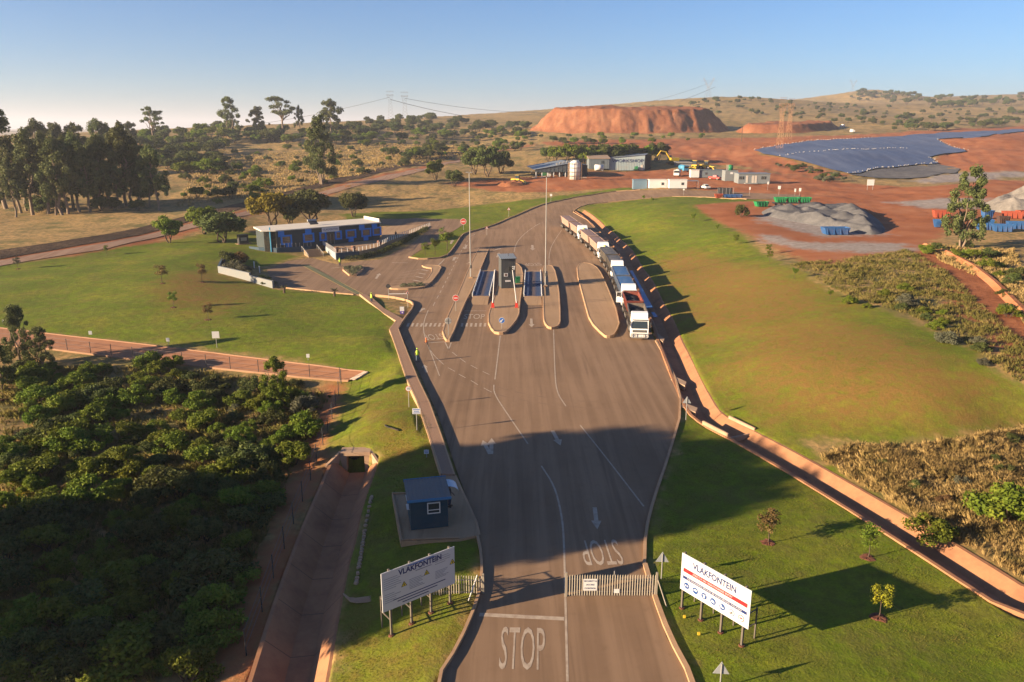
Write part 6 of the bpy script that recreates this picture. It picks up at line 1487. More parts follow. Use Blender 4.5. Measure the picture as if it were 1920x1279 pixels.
st = thing('entrance_steps', 'grey steps with side rails up to the office door', 'steps', (*plane_pt(594, 484, 0.2), 0.0), ang)
for k in range(8): part(st, 'step', M_PAVE, lambda q: q.box((0.2 + 0.02 * k, 0.45 + k * 0.42, 0.1 + k * 0.1), (3.4, 0.44, 0.2 + 0.2 * k)))
for s in (-1.8, 1.8): part(st, 'side_rail', STEEL, lambda q: (q.tube((s, 0.2, 1.0), (s, 3.8, 2.5), 0.05), [q.tube((s, 0.3 + k * 0.85, 0.1 + 0.3 * k), (s, 0.3 + k * 0.85, 1.05 + 0.36 * k), 0.04) for k in range(5)]))
hedge = thing('hedge', 'clipped green hedge below the terrace railing', 'hedge', G(660, 488)); hl = GX([(652, 489), (676, 486), (716, 476), (760, 455), (800, 431)])
hb = []
for p in dens(hl, 0.8, False): hb.append((p[0] - hedge.location.x, p[1] - hedge.location.y, hz(*p) - hedge.location.z + 0.45, 0.75, 0.75, 0.65))
V, F = leaves(hb, 130, 0.13, 5, 0.5); link('foliage', np_mesh('hedge_foliage', V, F), ML_BUSH, hedge)
low = GX([(468, 466), (487, 470), (520, 474), (584, 472)])
lw = thing('low_wall', 'low dark blue wall below the left half of the office', 'wall', (low[0][0], low[0][1], 0))
for i in range(3):
    A = Vector(low[i]); B = Vector(low[i + 1]); n_ = Vector(((B - A).y, -(B - A).x)).normalized() * 0.15; o_ = Vector(low[0])
    MB().prism([tuple(A - n_ - o_), tuple(B - n_ - o_), tuple(B + n_ - o_), tuple(A + n_ - o_)], -0.3, 1.9).build('panel', paint('blue_wall', (0, 0, 0)), lw)
part(lw, 'rail', STEEL, lambda q: [q.tube((low[2][0] - low[0][0] + k * (low[3][0] - low[2][0]) / 9, low[2][1] - low[0][1] + k * (low[3][1] - low[2][1]) / 9, 1.8), (low[2][0] - low[0][0] + k * (low[3][0] - low[2][0]) / 9, low[2][1] - low[0][1] + k * (low[3][1] - low[2][1]) / 9, 2.8), 0.05) for k in range(10)])
# white retaining wall with planting
rw = GX([(411, 512), (470, 528), (513, 541)]); wt = thing('retaining_wall', 'pale plastered retaining wall stepping down beside the parking', 'wall', (rw[0][0], rw[0][1], 0))
o_ = Vector(rw[0]); PLA = paint('pale_plaster', (0.17, 0.18, 0.18), 0.85, 0.06, 0.5, (0.3, 0.22, 0.16), 0.3)
for i, (zt0, zt1) in enumerate(((2.2, 2.0), (1.55, 1.45))):
    A = Vector(rw[i]) - o_; B = Vector(rw[i + 1]) - o_; n_ = Vector(((B - A).y, -(B - A).x)).normalized() * 0.2; L_ = (B - A).length
    def zt(x, y, A=A, B=B, L_=L_, a=zt0, b=zt1): t = max(0, min(1, (Vector((x, y)) - A).dot((B - A) / L_) / L_)); return a + (b - a) * t
    MB().prism([tuple(A - n_), tuple(B - n_), tuple(B + n_), tuple(A + n_)], -0.5, zt).build('panel', PLA, wt)
A = Vector(rw[0]) - o_; B = Vector(tuple(G(421, 487)[:2])) - o_; n_ = Vector(((B - A).y, -(B - A).x)).normalized() * 0.18
MB().prism([tuple(A - n_), tuple(B - n_), tuple(B + n_), tuple(A + n_)], -0.2, 2.25).build('return_panel', paint('blue_wall', (0, 0, 0)), wt)
for i, (x, b_, t_, lf, w_) in enumerate([(428, 500, 470, ML_BUSH, 1.1), (452, 500, 472, ML_BROWN, 1.0), (440, 512, 486, ML_GREY, 1.1), (456, 516, 494, ML_GREY, 1.0), (467, 522, 506, ML_GREY, 0.9), (494, 530, 516, ML_BUSH, 1.3), (505, 536, 522, ML_BUSH, 1.3)]):
    px_tree('bed_shrub', ['dark round shrub at back of the retaining wall bed', 'brownish shrub at back of the retaining wall bed', 'pale grey shrub in middle of the retaining wall bed', 'second pale grey shrub in the retaining wall bed', 'small pale shrub near step in the retaining wall', 'low green shrub behind lower part of the wall', 'lowest green shrub at end of the wall'][i], 'shrub', x, b_, t_, 'shrub', leaf=lf, k=i % 4, wide=w_)
for x, b_, l in ((477, 503, 'upper'), (487, 512, 'lower')):
    o = part(None, 'bollard_light', WHITE, lambda q: (q.tube((0, 0, -0.1), (0, 0, 1.2), 0.11, n=10), q.tube((0, 0, 1.2), (0, 0, 1.3), 0.15, n=10))); o.location = G(x, b_); prop(o, l + ' white bollard in the bed left of the parking', 'bollard')
gn = thing('generator_box', 'dark generator cabinet at the left end of the office', 'generator', G(456, 458), ang); part(gn, 'cabinet', DARKST, lambda q: q.box((0, 0, 1.1), (2.2, 1.4, 2.2))); part(gn, 'vent', STEEL, lambda q: q.box((0, -0.71, 1.2), (1.4, 0.03, 0.8))); part(gn, 'base', M_PAVE, lambda q: q.box((0, 0, 0.06), (3.2, 2.2, 0.12)))
# planted triangular bed and the long bed of the bay island
def ground_plants(name, label, px_poly, n, z, seed):
    rg = np.random.RandomState(seed); poly = GX(px_poly); xs = [p[0] for p in poly]; ys = [p[1] for p in poly]; bl = []
    while len(bl) < n:
        x = rg.uniform(min(xs), max(xs)); y = rg.uniform(min(ys), max(ys))
        if inpoly(np.array([x]), np.array([y]), poly)[0]: bl.append((x, y, z + 0.12, 0.36, 0.36, 0.28))
    V, F = leaves(bl, 260, 0.09, seed, 0.3); prop(link(name, np_mesh(name, V, F), ML_GREY), label, 'plants', kind='stuff')
ground_plants('bed_plants', 'low grey green plants filling the triangular bed', [(643,504.5),(662,503),(682,503.5),(662,520)], 75, 0.33, 3)
ground_plants('bed_plants', 'low plants along the bay island', [(752,541.5),(795,539),(792,535.5),(752,538)], 30, 0.28, 4)

# ------------------------------------------------------------------ far yard, buildings
BLD = paint('grey_steel_wall', (0.125, 0.15, 0.165), 0.6, 0.1, 0.3, (0.2, 0.13, 0.09), 0.25)
def ribs(o, name, mat, x0, x1, y, z0, z1, n, dx=0.12):
    for k in range(n): part(o, name, mat, lambda q: q.box((x0 + (x1 - x0) * (k + 0.5) / n, y, (z0 + z1) / 2), (dx, 0.08, z1 - z0)))
p = G(1003, 334); k = mpp(p)
sh = thing('open_shed', 'open-sided grey steel shed with gabled roof on posts', 'shed', p, math.radians(6)); W = 105 * k; E1, RG, ZC = 15 * k, 27 * k, 10.5 * k; DS = 26.0; XR = 0.66
part(sh, 'gable_cladding', BLD, lambda q: q.add([(0, 0, ZC), (W * XR, 0, ZC), (W * XR, 0, RG), (0, 0, E1)], [(0, 1, 2, 3), (3, 2, 1, 0)]))
part(sh, 'gable_end', DARKST, lambda q: q.add([(W * XR, 0.02, ZC * 0.1), (W, 6, ZC * 0.1), (W, 6, RG * 0.80), (W * XR, 0.02, RG)], [(0, 1, 2, 3), (3, 2, 1, 0)]))
part(sh, 'roof', ROOFM, lambda q: q.add([(-0.5, -0.4, E1), (W * XR, -0.4, RG), (W * XR, DS, RG + 0.3), (-0.5, DS, E1 + 0.3), (W + 0.5, 5.6, RG * 0.80), (W + 0.5, DS, RG * 0.80)], [(0, 1, 2, 3), (1, 4, 5, 2)]))
for i in range(7): part(sh, 'roof_vent', STEEL, lambda q: q.box((W * (0.42 + 0.07 * i), 3 + i * 1.0, E1 + (RG - E1) * min(1, (0.42 + 0.07 * i) / XR) + 0.4), (0.9, 0.9, 0.9)))
for i in range(9): part(sh, 'cladding_rib', BLD, lambda q: q.box((W * XR * (i + 0.5) / 9, -0.06, (ZC + E1 + (RG - E1) * (i + 0.5) / 9) / 2), (0.14, 0.1, E1 + (RG - E1) * (i + 0.5) / 9 - ZC)))
for i in range(7):
    part(sh, 'post', WHITE, lambda q: q.box((0.5 + i * W * XR / 6.2, 0.4, ZC / 2), (0.35, 0.35, ZC)))
    part(sh, 'rear_post', STEEL, lambda q: q.box((0.5 + i * W * XR / 6.2, DS * 0.6, ZC / 2), (0.35, 0.35, ZC)))
part(sh, 'floor_slab', paint('pale_slab', (0.42, 0.31, 0.23), 0.9), lambda q: q.box((W * 0.45, DS * 0.4, 0.06), (W * 0.95, DS, 0.12)))
for i, (x, c_) in enumerate(((0.2, GREENP), (0.28, WHITE), (0.42, paint('ochre', (0.35, 0.2, 0.09), 0.7)), (0.5, paint('ochre', (0, 0, 0))))): part(sh, 'stored_crate', c_, lambda q: q.box((W * x, 5, 1.0), (1.8, 1.6, 2.0)))
p2 = G(1078, 337); k2 = mpp(p2)
si = thing('storage_tank', 'tall white storage tank wrapped in scaffold before the shed', 'tank', p2); R_ = 10 * k2; Ht = 31 * k2
part(si, 'shell', WHITE, lambda q: q.tube((0, 0, 0), (0, 0, Ht), R_, n=28), True); part(si, 'dome', WHITE, lambda q: q.tube((0, 0, Ht), (0, 0, Ht + 0.9), R_, R_ * 0.4, 28), True)
for j in range(4): part(si, 'scaffold_ring', TIMBER, lambda q: q.path([((R_ + 0.7) * math.cos(i * 0.314), (R_ + 0.7) * math.sin(i * 0.314), 1.5 + j * Ht / 4.2) for i in range(21)], [0.09] * 21))
for i in range(12): part(si, 'scaffold_pole', TIMBER, lambda q: q.tube(((R_ + 0.7) * math.cos(i * 0.5236), (R_ + 0.7) * math.sin(i * 0.5236), 0), ((R_ + 0.7) * math.cos(i * 0.5236), (R_ + 0.7) * math.sin(i * 0.5236), Ht), 0.09, n=5))
p3 = G(1142, 320); k3 = mpp(p3)
ws = thing('workshop', 'pale sheet metal workshop with lettering on its long wall', 'workshop', p3, math.radians(-2)); W = 66 * k3; HW = 22 * k3; HR = 28.5 * k3
WSW = paint('workshop_wall', (0.27, 0.33, 0.34), 0.6, 0.08, 0.15, (0.36, 0.27, 0.2), 0.45)
part(ws, 'wall', WSW, lambda q: q.add([(0, 0, 0), (W, 0, 0), (W, 0, HR), (0, 0, HW), (0, 22, 0), (W, 22, 0), (W, 22, HR), (0, 22, HW)], [(0, 1, 2, 3), (5, 4, 7, 6), (4, 0, 3, 7)]))
part(ws, 'open_end_shade', paint('shade_interior', (0.02, 0.025, 0.03), 0.9), lambda q: q.add([(W + 0.02, 0, 0), (W + 4, 8, 0), (W + 4, 8, HR), (W + 0.02, 0, HR)], [(0, 1, 2, 3), (3, 2, 1, 0)]))
part(ws, 'roof', ROOFM, lambda q: q.add([(-0.3, -0.4, HW + 0.05), (W + 0.3, -0.4, HR + 0.05), (W + 4.5, 22, HR + 0.05), (-0.3, 22, HW + 0.05)], [(0, 1, 2, 3)]))
ribs(ws, 'wall_rib', WSW, 0, W, -0.05, 0.1, HW - 0.1, 22, 0.1)
flat_text(ws, 'WORKSHOP', 2.0, INK, (W * 0.52, -0.16, HW * 0.78), FR, sx=1.35)
part(ws, 'door', paint('pale_door', (0.45, 0.4, 0.34), 0.7), lambda q: q.box((W * 0.92, -0.12, 1.3), (1.0, 0.06, 2.6))); part(ws, 'compressor', GREENP, lambda q: q.tube((W * 0.72, -1.0, 1.1), (W * 0.80, -1.0, 1.1), 0.9, n=10)); part(ws, 'hose_rack', DARKST, lambda q: q.box((W * 0.76, -0.9, 0.4), (2.6, 1.2, 0.5)))
an = thing('workshop_annex', 'lower grey annex with a brown roof left of the workshop', 'building', G(1104, 317), 0); W = 38 * k3; ha = 20 * k3
part(an, 'wall', BLD, lambda q: q.box((W / 2, 6, ha / 2), (W, 12, ha))); part(an, 'roof', paint('brown_roof', (0.28, 0.20, 0.14), 0.7), lambda q: q.box((W / 2, 6, ha + 0.25), (W + 0.8, 12.8, 0.4), rx=0.08)); part(an, 'window', GLASS, lambda q: q.box((W * 0.68, -0.03, ha * 0.6), (1.6, 0.08, 1.4)))
ribs(an, 'wall_rib', BLD, 0, W, -0.04, 0.1, ha - 0.2, 14, 0.1)
wt_ = thing('water_tank', 'white horizontal tank on a stand before the annex', 'tank', G(1123, 321)); part(wt_, 'tank', WHITE, lambda q: q.tube((-8 * k3, 0, 6 * k3), (8 * k3, 0, 6 * k3), 5.2 * k3, n=18), True); part(wt_, 'stand', STEEL, lambda q: [q.box((x * k3, 0, 1 * k3), (0.4, 2, 2 * k3)) for x in (-6, 6)])
def cabin(px, base, wpx, hpx, label, mat, awn=None, win=0.75, dpt=3.0):
    p = G(px, base); k = mpp(p); o = thing('site_cabin', label, 'cabin', p, 0); W = wpx * k; H = hpx * k
    part(o, 'wall', mat, lambda q: q.box((W / 2, dpt / 2, H / 2 + 0.25), (W, dpt, H))); part(o, 'roof', mat if mat is not WHITE else OROOF, lambda q: q.box((W / 2, dpt / 2, H + 0.32), (W + 0.3, dpt + 0.3, 0.14)))
    part(o, 'skid', DARKST, lambda q: q.box((W / 2, dpt / 2, 0.12), (W - 0.4, dpt - 0.3, 0.26)))
    if win:
        w = part(o, 'window', GLASS, lambda q: q.box((W * win, -0.02, H * 0.62), (0.9, 0.06, 0.9))); part(w, 'bars', STEEL, lambda q: [q.box((W * win + d_, -0.06, H * 0.62), (0.05, 0.03, 0.9)) for d_ in (-0.2, 0.2)])
    if awn:
        part(o, 'awning', ROOFM, lambda q: q.box((W + awn * k / 2, dpt / 2, H * 0.95), (awn * k, dpt, 0.12)))
        part(o, 'awning_post', STEEL, lambda q: [q.box((W + awn * k - 0.2, y_, H * 0.47), (0.1, 0.1, H * 0.95)) for y_ in (0.1, dpt - 0.1)])
    return o
cabin(1187, 356.5, 26, 17, 'blue grey shipping container left of the white cabins', paint('container_blue', (0.12, 0.19, 0.25), 0.6, 0.2, 0.5, (0.2, 0.14, 0.1), 0.35), win=None, dpt=2.6)
cabin(1217, 355, 33.5, 15.5, 'left white site cabin by the road bend', WHITE); cabin(1254.7, 355, 33, 15.5, 'right white site cabin with an awning', WHITE, 22)
cabin(1295, 334.5, 15.5, 13.5, 'small white cabin beside the grey open shelter', WHITE, win=None); cabin(1310.5, 334.5, 44, 13.5, 'long grey shelter right of the small white cabin', BLD, win=0.3)
bk = thing('block_building', 'grey block ablution building with windows and pale doors', 'building', G(1384, 345), 0); k = mpp(bk.location); W = 59 * k; H = 18 * k
BW = paint('block_wall', (0.16, 0.175, 0.18), 0.85, 0.08, 0.4)
part(bk, 'wall', BW, lambda q: q.box((W / 2, 3, H / 2), (W, 6, H))); part(bk, 'roof', ROOFM, lambda q: q.box((W / 2, 3, H + 0.1), (W + 0.5, 6.5, 0.16)))
for u in (0.10, 0.80): w = part(bk, 'window', GLASS, lambda q: q.box((W * u, -0.02, H * 0.6), (9 * k, 0.06, 5.5 * k))); part(w, 'mullion', STEEL, lambda q: [q.box((W * u + d_ * k, -0.07, H * 0.6), (0.08, 0.04, 5.5 * k)) for d_ in (-1.5, 1.5)])
for u in (0.27, 0.46, 0.55): part(bk, 'door', paint('pale_door', (0, 0, 0)), lambda q: q.box((W * u, -0.03, H * 0.42), (4.0 * k, 0.08, H * 0.8)))
part(bk, 'door_step', PLA, lambda q: q.box((W * 0.38, -0.9, 0.15), (23 * k, 1.8, 0.3)))
tb = thing('tank_tower', 'tall grey block store carrying a green water tank', 'building', G(1359, 340), 0); W = 25 * k; H = 20 * k
part(tb, 'wall', BW, lambda q: q.box((W / 2, 2.5, H / 2), (W, 5, H))); part(tb, 'plate', WHITE, lambda q: q.box((W * 0.5, -0.02, H * 0.75), (5.5 * k, 0.06, 3.6 * k)))
part(tb, 'green_tank', GREENP, lambda q: q.tube((W * 0.5, 2.5, H), (W * 0.5, 2.5, H + 9.5 * k), 5 * k, n=18), True); part(tb, 'tank_lid', GREENP, lambda q: q.tube((W * 0.5, 2.5, H + 9.5 * k), (W * 0.5, 2.5, H + 10.5 * k), 4.6 * k, 1.5 * k, 18), True); part(tb, 'ladder', WHITE, lambda q: [q.box((W * 0.2 + x, 2.0, H + 5 * k), (0.1, 0.1, 11 * k)) for x in (0, 0.5)])
# vehicles in the far yard
def pickup(px, label, col, yaw, name='pickup', cat='pickup'):
    o = thing(name, label, cat, G(*px), yaw)
    part(o, 'body', col, lambda q: q.box((0, 0, 0.75), (1.8, 5.0, 0.6)), bevel=0.08); part(o, 'cab', col, lambda q: q.box((0, -0.3, 1.35), (1.65, 2.0, 0.7), taper=0.82), bevel=0.06)
    part(o, 'windscreen', GLASS, lambda q: q.box((0, -1.28, 1.35), (1.35, 0.06, 0.48), rx=-0.45)); part(o, 'side_glass', GLASS, lambda q: q.box((0, -0.3, 1.42), (1.58, 1.5, 0.42), taper=0.9))
    for s in (-1, 1):
        for y in (-1.6, 1.6): wheel(o, s * 0.82, y, 0.36, 0.24)
        part(o, 'headlight', paint('lamp_glass', (0, 0, 0)), lambda q: q.box((s * 0.68, -2.51, 0.85), (0.3, 0.04, 0.18)))
    return o
pickup((1322, 355), 'white pickup beside the right white cabin', WHITE, 0.2)
pickup((1340, 337), 'small red car by the grey shelter', REDP, 0.8, 'car', 'car')
def tanker(px, label, body, yaw):
    o = thing('yard_truck', label, 'truck', G(*px), yaw)
    part(o, 'cab', WHITE if body is not TRB else TRB, lambda q: q.box((0, 0.9, 1.7), (2.4, 1.9, 2.3)), bevel=0.1); part(o, 'windscreen', GLASS, lambda q: q.box((0, -0.08, 2.1), (2.1, 0.06, 0.9)))
    part(o, 'tank', body, lambda q: q.tube((0, 2.2, 1.9), (0, 6.8, 1.9), 1.15, n=16), True); part(o, 'chassis', DARKST, lambda q: q.box((0, 3.6, 0.75), (1.0, 6.6, 0.3)))
    for s in (-1, 1):
        for y in (1.0, 4.8, 6.0): wheel(o, s * 1.0, y, 0.5, 0.35)
TRB = paint('truck_cyan', (0.05, 0.22, 0.36), 0.5)
tanker((1268, 332), 'white yard truck facing the cabins', WHITE, -0.3); tanker((1286.5, 323), 'blue water truck behind the small white cabin', TRB, 0.2)
def digger(px, label, yaw, loader=False, s=1.0):
    o = thing('loader' if loader else 'excavator', label, 'loader' if loader else 'excavator', G(*px), yaw); o.scale = (s, s, s)
    if loader:
        part(o, 'body', YELP, lambda q: q.box((0, 1.2, 1.6), (2.2, 4.0, 1.2)), bevel=0.08); part(o, 'cab', GLASS, lambda q: q.box((0, 0.4, 2.9), (1.6, 1.6, 1.6), taper=0.9)); part(o, 'cab_roof', YELP, lambda q: q.box((0, 0.4, 3.75), (1.8, 1.8, 0.12)))
        for sx in (-1, 1):
            for y in (-0.6, 2.4): wheel(o, sx * 1.15, y, 0.85, 0.6)
            part(o, 'arm', YELP, lambda q: q.box((sx * 0.7, -1.6, 1.5), (0.25, 2.6, 0.35), rx=0.25))
        part(o, 'bucket', YELP, lambda q: q.loft([[(-1.4, -3.0, 0.2), (-1.4, -2.6, 1.3), (-1.4, -3.6, 0.3)], [(1.4, -3.0, 0.2), (1.4, -2.6, 1.3), (1.4, -3.6, 0.3)]]))
    else:
        for sx in (-1, 1): part(o, 'track', RUBBER, lambda q: q.box((sx * 1.2, 0, 0.5), (0.6, 4.2, 1.0)), bevel=0.2)
        part(o, 'house', YELP, lambda q: q.box((0, 0.6, 1.9), (2.7, 3.6, 1.4)), bevel=0.1); part(o, 'cab', GLASS, lambda q: q.box((-0.8, -0.9, 2.6), (1.0, 1.6, 1.8), taper=0.92))
        part(o, 'boom', YELP, lambda q: q.path([(0.3, -1, 2.2), (0.3, -3.0, 4.8), (0.3, -5.2, 5.2)], [0.35, 0.32, 0.25])); part(o, 'stick', YELP, lambda q: q.path([(0.3, -5.2, 5.2), (0.3, -7.2, 2.6)], [0.25, 0.2])); part(o, 'bucket', DARKST, lambda q: q.box((0.3, -7.3, 2.0), (1.0, 1.0, 1.1), taper=0.7))
digger((1260, 309), 'yellow excavator with raised arm behind the workshop end', -1.3, s=1.3); digger((1302, 320), 'yellow front loader behind the small cabin', -0.5, True, 1.2); digger((1326, 319), 'second yellow loader right of the first', 1.0, True, 1.1); digger((972, 345), 'small yellow loader working the red earth left of shed', 1.2, True, 0.9)
CONT = paint('weathered_shed', (0.20, 0.19, 0.18), 0.8)
sx_ = thing('store_shed', 'grey flat roofed store behind the yellow machines', 'shed', G(1270, 313)); k = mpp(sx_.location); part(sx_, 'wall', CONT, lambda q: q.box((13 * k, 4, 3.5 * k), (27 * k, 8, 7 * k))); part(sx_, 'roof', CONT, lambda q: q.box((13 * k, 4, 7.3 * k), (29 * k, 9, 0.5)))
# skips
def skip_mesh(o, W, D, H, mat, rust=True):
    part(o, 'shell', mat, lambda q: q.add([(-W / 2 + 0.5, -D / 2 + 0.15, 0.1), (W / 2 - 0.5, -D / 2 + 0.15, 0.1), (W / 2 - 0.5, D / 2 - 0.15, 0.1), (-W / 2 + 0.5, D / 2 - 0.15, 0.1), (-W / 2, -D / 2, H), (W / 2, -D / 2, H), (W / 2, D / 2, H), (-W / 2, D / 2, H), (-W / 2 + 0.1, -D / 2 + 0.1, H), (W / 2 - 0.1, -D / 2 + 0.1, H), (W / 2 - 0.1, D / 2 - 0.1, H), (-W / 2 + 0.1, D / 2 - 0.1, H), (-W / 2 + 0.55, -D / 2 + 0.2, 0.25), (W / 2 - 0.55, -D / 2 + 0.2, 0.25), (W / 2 - 0.55, D / 2 - 0.2, 0.25), (-W / 2 + 0.55, D / 2 - 0.2, 0.25)], [(3, 2, 1, 0)] + [(i, (i + 1) % 4, 4 + (i + 1) % 4, 4 + i) for i in range(4)] + [(4 + i, 4 + (i + 1) % 4, 8 + (i + 1) % 4, 8 + i) for i in range(4)] + [(8 + i, 8 + (i + 1) % 4, 12 + (i + 1) % 4, 12 + i) for i in range(4)] + [(12, 13, 14, 15)]))
    for j in range(4): part(o, 'rib', mat, lambda q: q.box((-W / 2 + 0.7 + j * (W - 1.4) / 3, -D / 2 - 0.02, H * 0.5), (0.12, 0.12, H * 0.85), rx=-0.1))
def skip(px, base, wpx, hpx, label, mat, yaw=0.0):
    p = G(px, base); k = mpp(p); o = thing('skip', label, 'skip', p, yaw); skip_mesh(o, wpx * k, min(3.0, wpx * k * 0.5), hpx * k, mat); return o
SKB = paint('skip_blue', (0.02, 0.085, 0.23), 0.6, 0.2, 0.6, (0.14, 0.08, 0.05), 0.45); SKR = paint('skip_red', (0.27, 0.055, 0.028), 0.7, 0.2, 0.6, (0.15, 0.07, 0.04), 0.4); SKG = paint('skip_green', (0.014, 0.19, 0.065), 0.6, 0.2, 0.6, (0.1, 0.1, 0.05), 0.3)
skip(1565, 440, 48, 13.5, 'blue skip lying before the grey gravel heap', SKB)
skip(1427, 388, 26, 9.5, 'single green skip left of the green trailer', SKG, 0.2)
for x, b_, w_, h_, m_, l in [(1757,427,17,15,SKB,'small blue skip left of the leaning gum tree'),(1765,409,32,14,SKR,'orange red skip behind the leaning gum tree'),(1850,411,22,16,SKB,'upper blue skip right of the leaning gum tree'),(1844,432,29,20,SKB,'large blue skip standing against the gum foliage'),(1879,435,36,14,SKB,'long low blue skip in front of the skip cluster'),(1898,410,36,13,SKR,'orange red skip at the back of the skip cluster'),(1918,408,26,13,SKR,'orange red skip cut by right edge of the picture'),(1905,430,34,14,SKB,'blue skip tucked behind the long low one'),(1880,420,22,14,paint('skip_dark', (0.06, 0.035, 0.03), 0.8),'rusty dark skip in the middle of the cluster')]:
    skip(x, b_, w_, h_, l, m_, rgT.uniform(-0.3, 0.3))
skip(1347, 372, 16, 8, 'small red skip on the verge by the road end', SKR); 
fb = thing('flat_bin', 'low blue steel bin beside the small red skip', 'skip', G(1373, 371)); k = mpp(fb.location); skip_mesh(fb, 36 * k, 2.4, 5.5 * k, SKB)
cg = thing('mesh_cage', 'grey wire cage standing behind the low blue bin', 'cage', G(1360, 366)); part(cg, 'frame', STEEL, lambda q: [q.box((x, y, 1.2), (0.1, 0.1, 2.4)) for x in (-2.4, -1.2, 0, 1.2, 2.4) for y in (-0.8, 0.8)]); part(cg, 'panel', DARKST, lambda q: q.box((0, 0.75, 1.2), (4.8, 0.05, 2.2)))
gt = thing('skip_trailer', 'long flat trailer with twin axles carrying green skips', 'trailer', G(1485, 388.5), -0.04); k = mpp(gt.location); L_ = 72 * k
part(gt, 'bed', DARKST, lambda q: q.box((0, 0, 1.15), (L_, 2.3, 0.3)))
for x in (-0.36, -0.24, 0.27, 0.39):
    for s in (-1, 1):
        w = part(gt, 'wheel', RUBBER, lambda q: q.tube((x * L_, s * 1.0 - 0.25, 0.62), (x * L_, s * 1.0 + 0.25, 0.62), 0.62, n=14)); part(w, 'rim', TIMBER, lambda q: q.tube((x * L_, s * 1.0 - 0.27, 0.62), (x * L_, s * 1.0 + 0.27, 0.62), 0.36, n=12))
for i, x in enumerate((-0.32, 0.0, 0.31)):
    o = thing('skip', ['left', 'middle', 'right'][i] + ' green skip on the long flat trailer', 'skip', gt.location + Vector((x * L_, 0, 1.3)), -0.04); skip_mesh(o, L_ * 0.31, 2.4, 9.5 * k, SKG)

# ------------------------------------------------------------------ heaps, liner, pylons
def heap(name, label, px_poly, H, seed, mat, slope=1.0, bumps=0, res=60, cat='heap', rough=0.3, gully=0.0):
    poly = smooth_poly(GX(px_poly), 2); rg = np.random.RandomState(seed)
    xs = [p[0] for p in poly]; ys = [p[1] for p in poly]
    X, Y = np.meshgrid(np.linspace(min(xs) - 1, max(xs) + 1, res), np.linspace(min(ys) - 1, max(ys) + 1, res))
    d = -sdist(X.ravel(), Y.ravel(), poly).reshape(X.shape); z0 = h_base(X.ravel(), Y.ravel()).reshape(X.shape)
    sc = (max(xs) - min(xs)) / 20
    if gully: d = d - gully * (0.5 + 0.5 * wob(X * 2.2, Y * 0.5, 1.0) + 0.6 * np.maximum(0, wob(X * 6 + 50, Y, 1.0))) * np.clip(d, 0, 3) / 3
    Z = np.minimum(d * slope, H)
    if bumps:
        cs = np.array([(rg.uniform(min(xs), max(xs)), rg.uniform(min(ys), max(ys)), rg.uniform(0.55, 1.0) * H) for _ in range(bumps)])
        m = np.full(X.shape, -9.0)
        for cx, cy, hh in cs: m = np.maximum(m, hh - np.hypot(X - cx, (Y - cy)) * 0.42)
        Z = np.minimum(Z, np.maximum(m, H * 0.42))
    Z = Z + (wob(X * 3, Y * 3, 3.0 / max(sc, .3)) * rough) * np.clip(d, 0, 2) / 2
    Z = np.where(d > -0.5, Z, -1.0) + z0
    r, c = X.shape; i, j = np.meshgrid(np.arange(r - 1), np.arange(c - 1), indexing='ij')
    F = np.stack([i * c + j, i * c + j + 1, (i + 1) * c + j + 1, (i + 1) * c + j], -1).reshape(-1, 4)
    keep = (d.ravel()[F] > -1.5).any(1)
    me = np_mesh(name, np.stack([X, Y, Z], -1).reshape(-1, 3), F[keep]); me.polygons.foreach_set('use_smooth', np.ones(int(keep.sum()), bool))
    return prop(link(name, me, mat), label, cat)
def m_soil(name, a, b_, c_, s1=0.08, s2=0.9, bs=0.6, bd=0.4):
    m, t, b = mat_base(name, 0.95, 0.05); co = nd(t, 'ShaderNodeTexCoord').outputs['Object']
    n1 = noise(t, s1, 6, 0.65, co); n2 = noise(t, s2, 5, 0.7, co)
    c = ramp(t, mth(t, 'ADD', mth(t, 'MULTIPLY', n1, 0.6), mth(t, 'MULTIPLY', n2, 0.4)), [(0.35, a), (0.5, b_), (0.65, c_)])
    t.links.new(c, b.inputs['Base Color']); bump(t, b, n2, bs, bd); return m
M_SPOIL = m_soil('spoil_soil', (0.155, 0.055, 0.026), (0.225, 0.088, 0.042), (0.29, 0.135, 0.07)); M_GRAVEL = m_soil('gravel', (0.07, 0.069, 0.072), (0.112, 0.108, 0.108), (0.17, 0.16, 0.153), 0.3, 3.0, 0.6, 0.15); M_PALE = m_soil('pale_gravel', (0.14, 0.125, 0.11), (0.20, 0.178, 0.155), (0.27, 0.24, 0.21), 0.2, 2.0, 0.5, 0.2)
heap('spoil_heap', 'big flat topped red spoil heap on the skyline', [(985,246),(1010,240),(1100,236),(1300,236),(1375,243),(1365,250),(1250,251),(1120,251),(1030,250)], 18.5, 1, M_SPOIL, 0.95, 0, 110, 'spoil heap', 1.0, 2.5)
heap('spoil_heap', 'lower red spoil heap right of the big one', [(1360,248),(1450,240),(1560,236),(1580,243),(1530,250),(1430,252)], 6.5, 2, M_SPOIL, 0.9, 0, 70, 'spoil heap', 0.8, 1.5)
heap('gravel_heap', 'grey crushed stone heap on the red yard', [(1421,402),(1440,391),(1475,394),(1530,391),(1585,389),(1628,398),(1650,414),(1664,436),(1640,442),(1600,437),(1550,428),(1480,415)], 3.7, 3, M_GRAVEL, 0.6, 34, 100, 'gravel heap', 0.12)
heap('gravel_heap', 'pale crushed stone heap at the right edge', [(1832,392),(1850,378),(1900,372),(2000,374),(2030,392),(1960,400),(1880,400)], 6.0, 4, M_PALE, 0.6, 40, 100, 'gravel heap', 0.3)
heap('earth_mound', 'small fresh earth mound left of the shed', [(920,347),(950,341),(985,342),(990,348),(950,352)], 2.2, 5, M_SPOIL, 0.5, 8, 36, 'earth mound', 0.2)
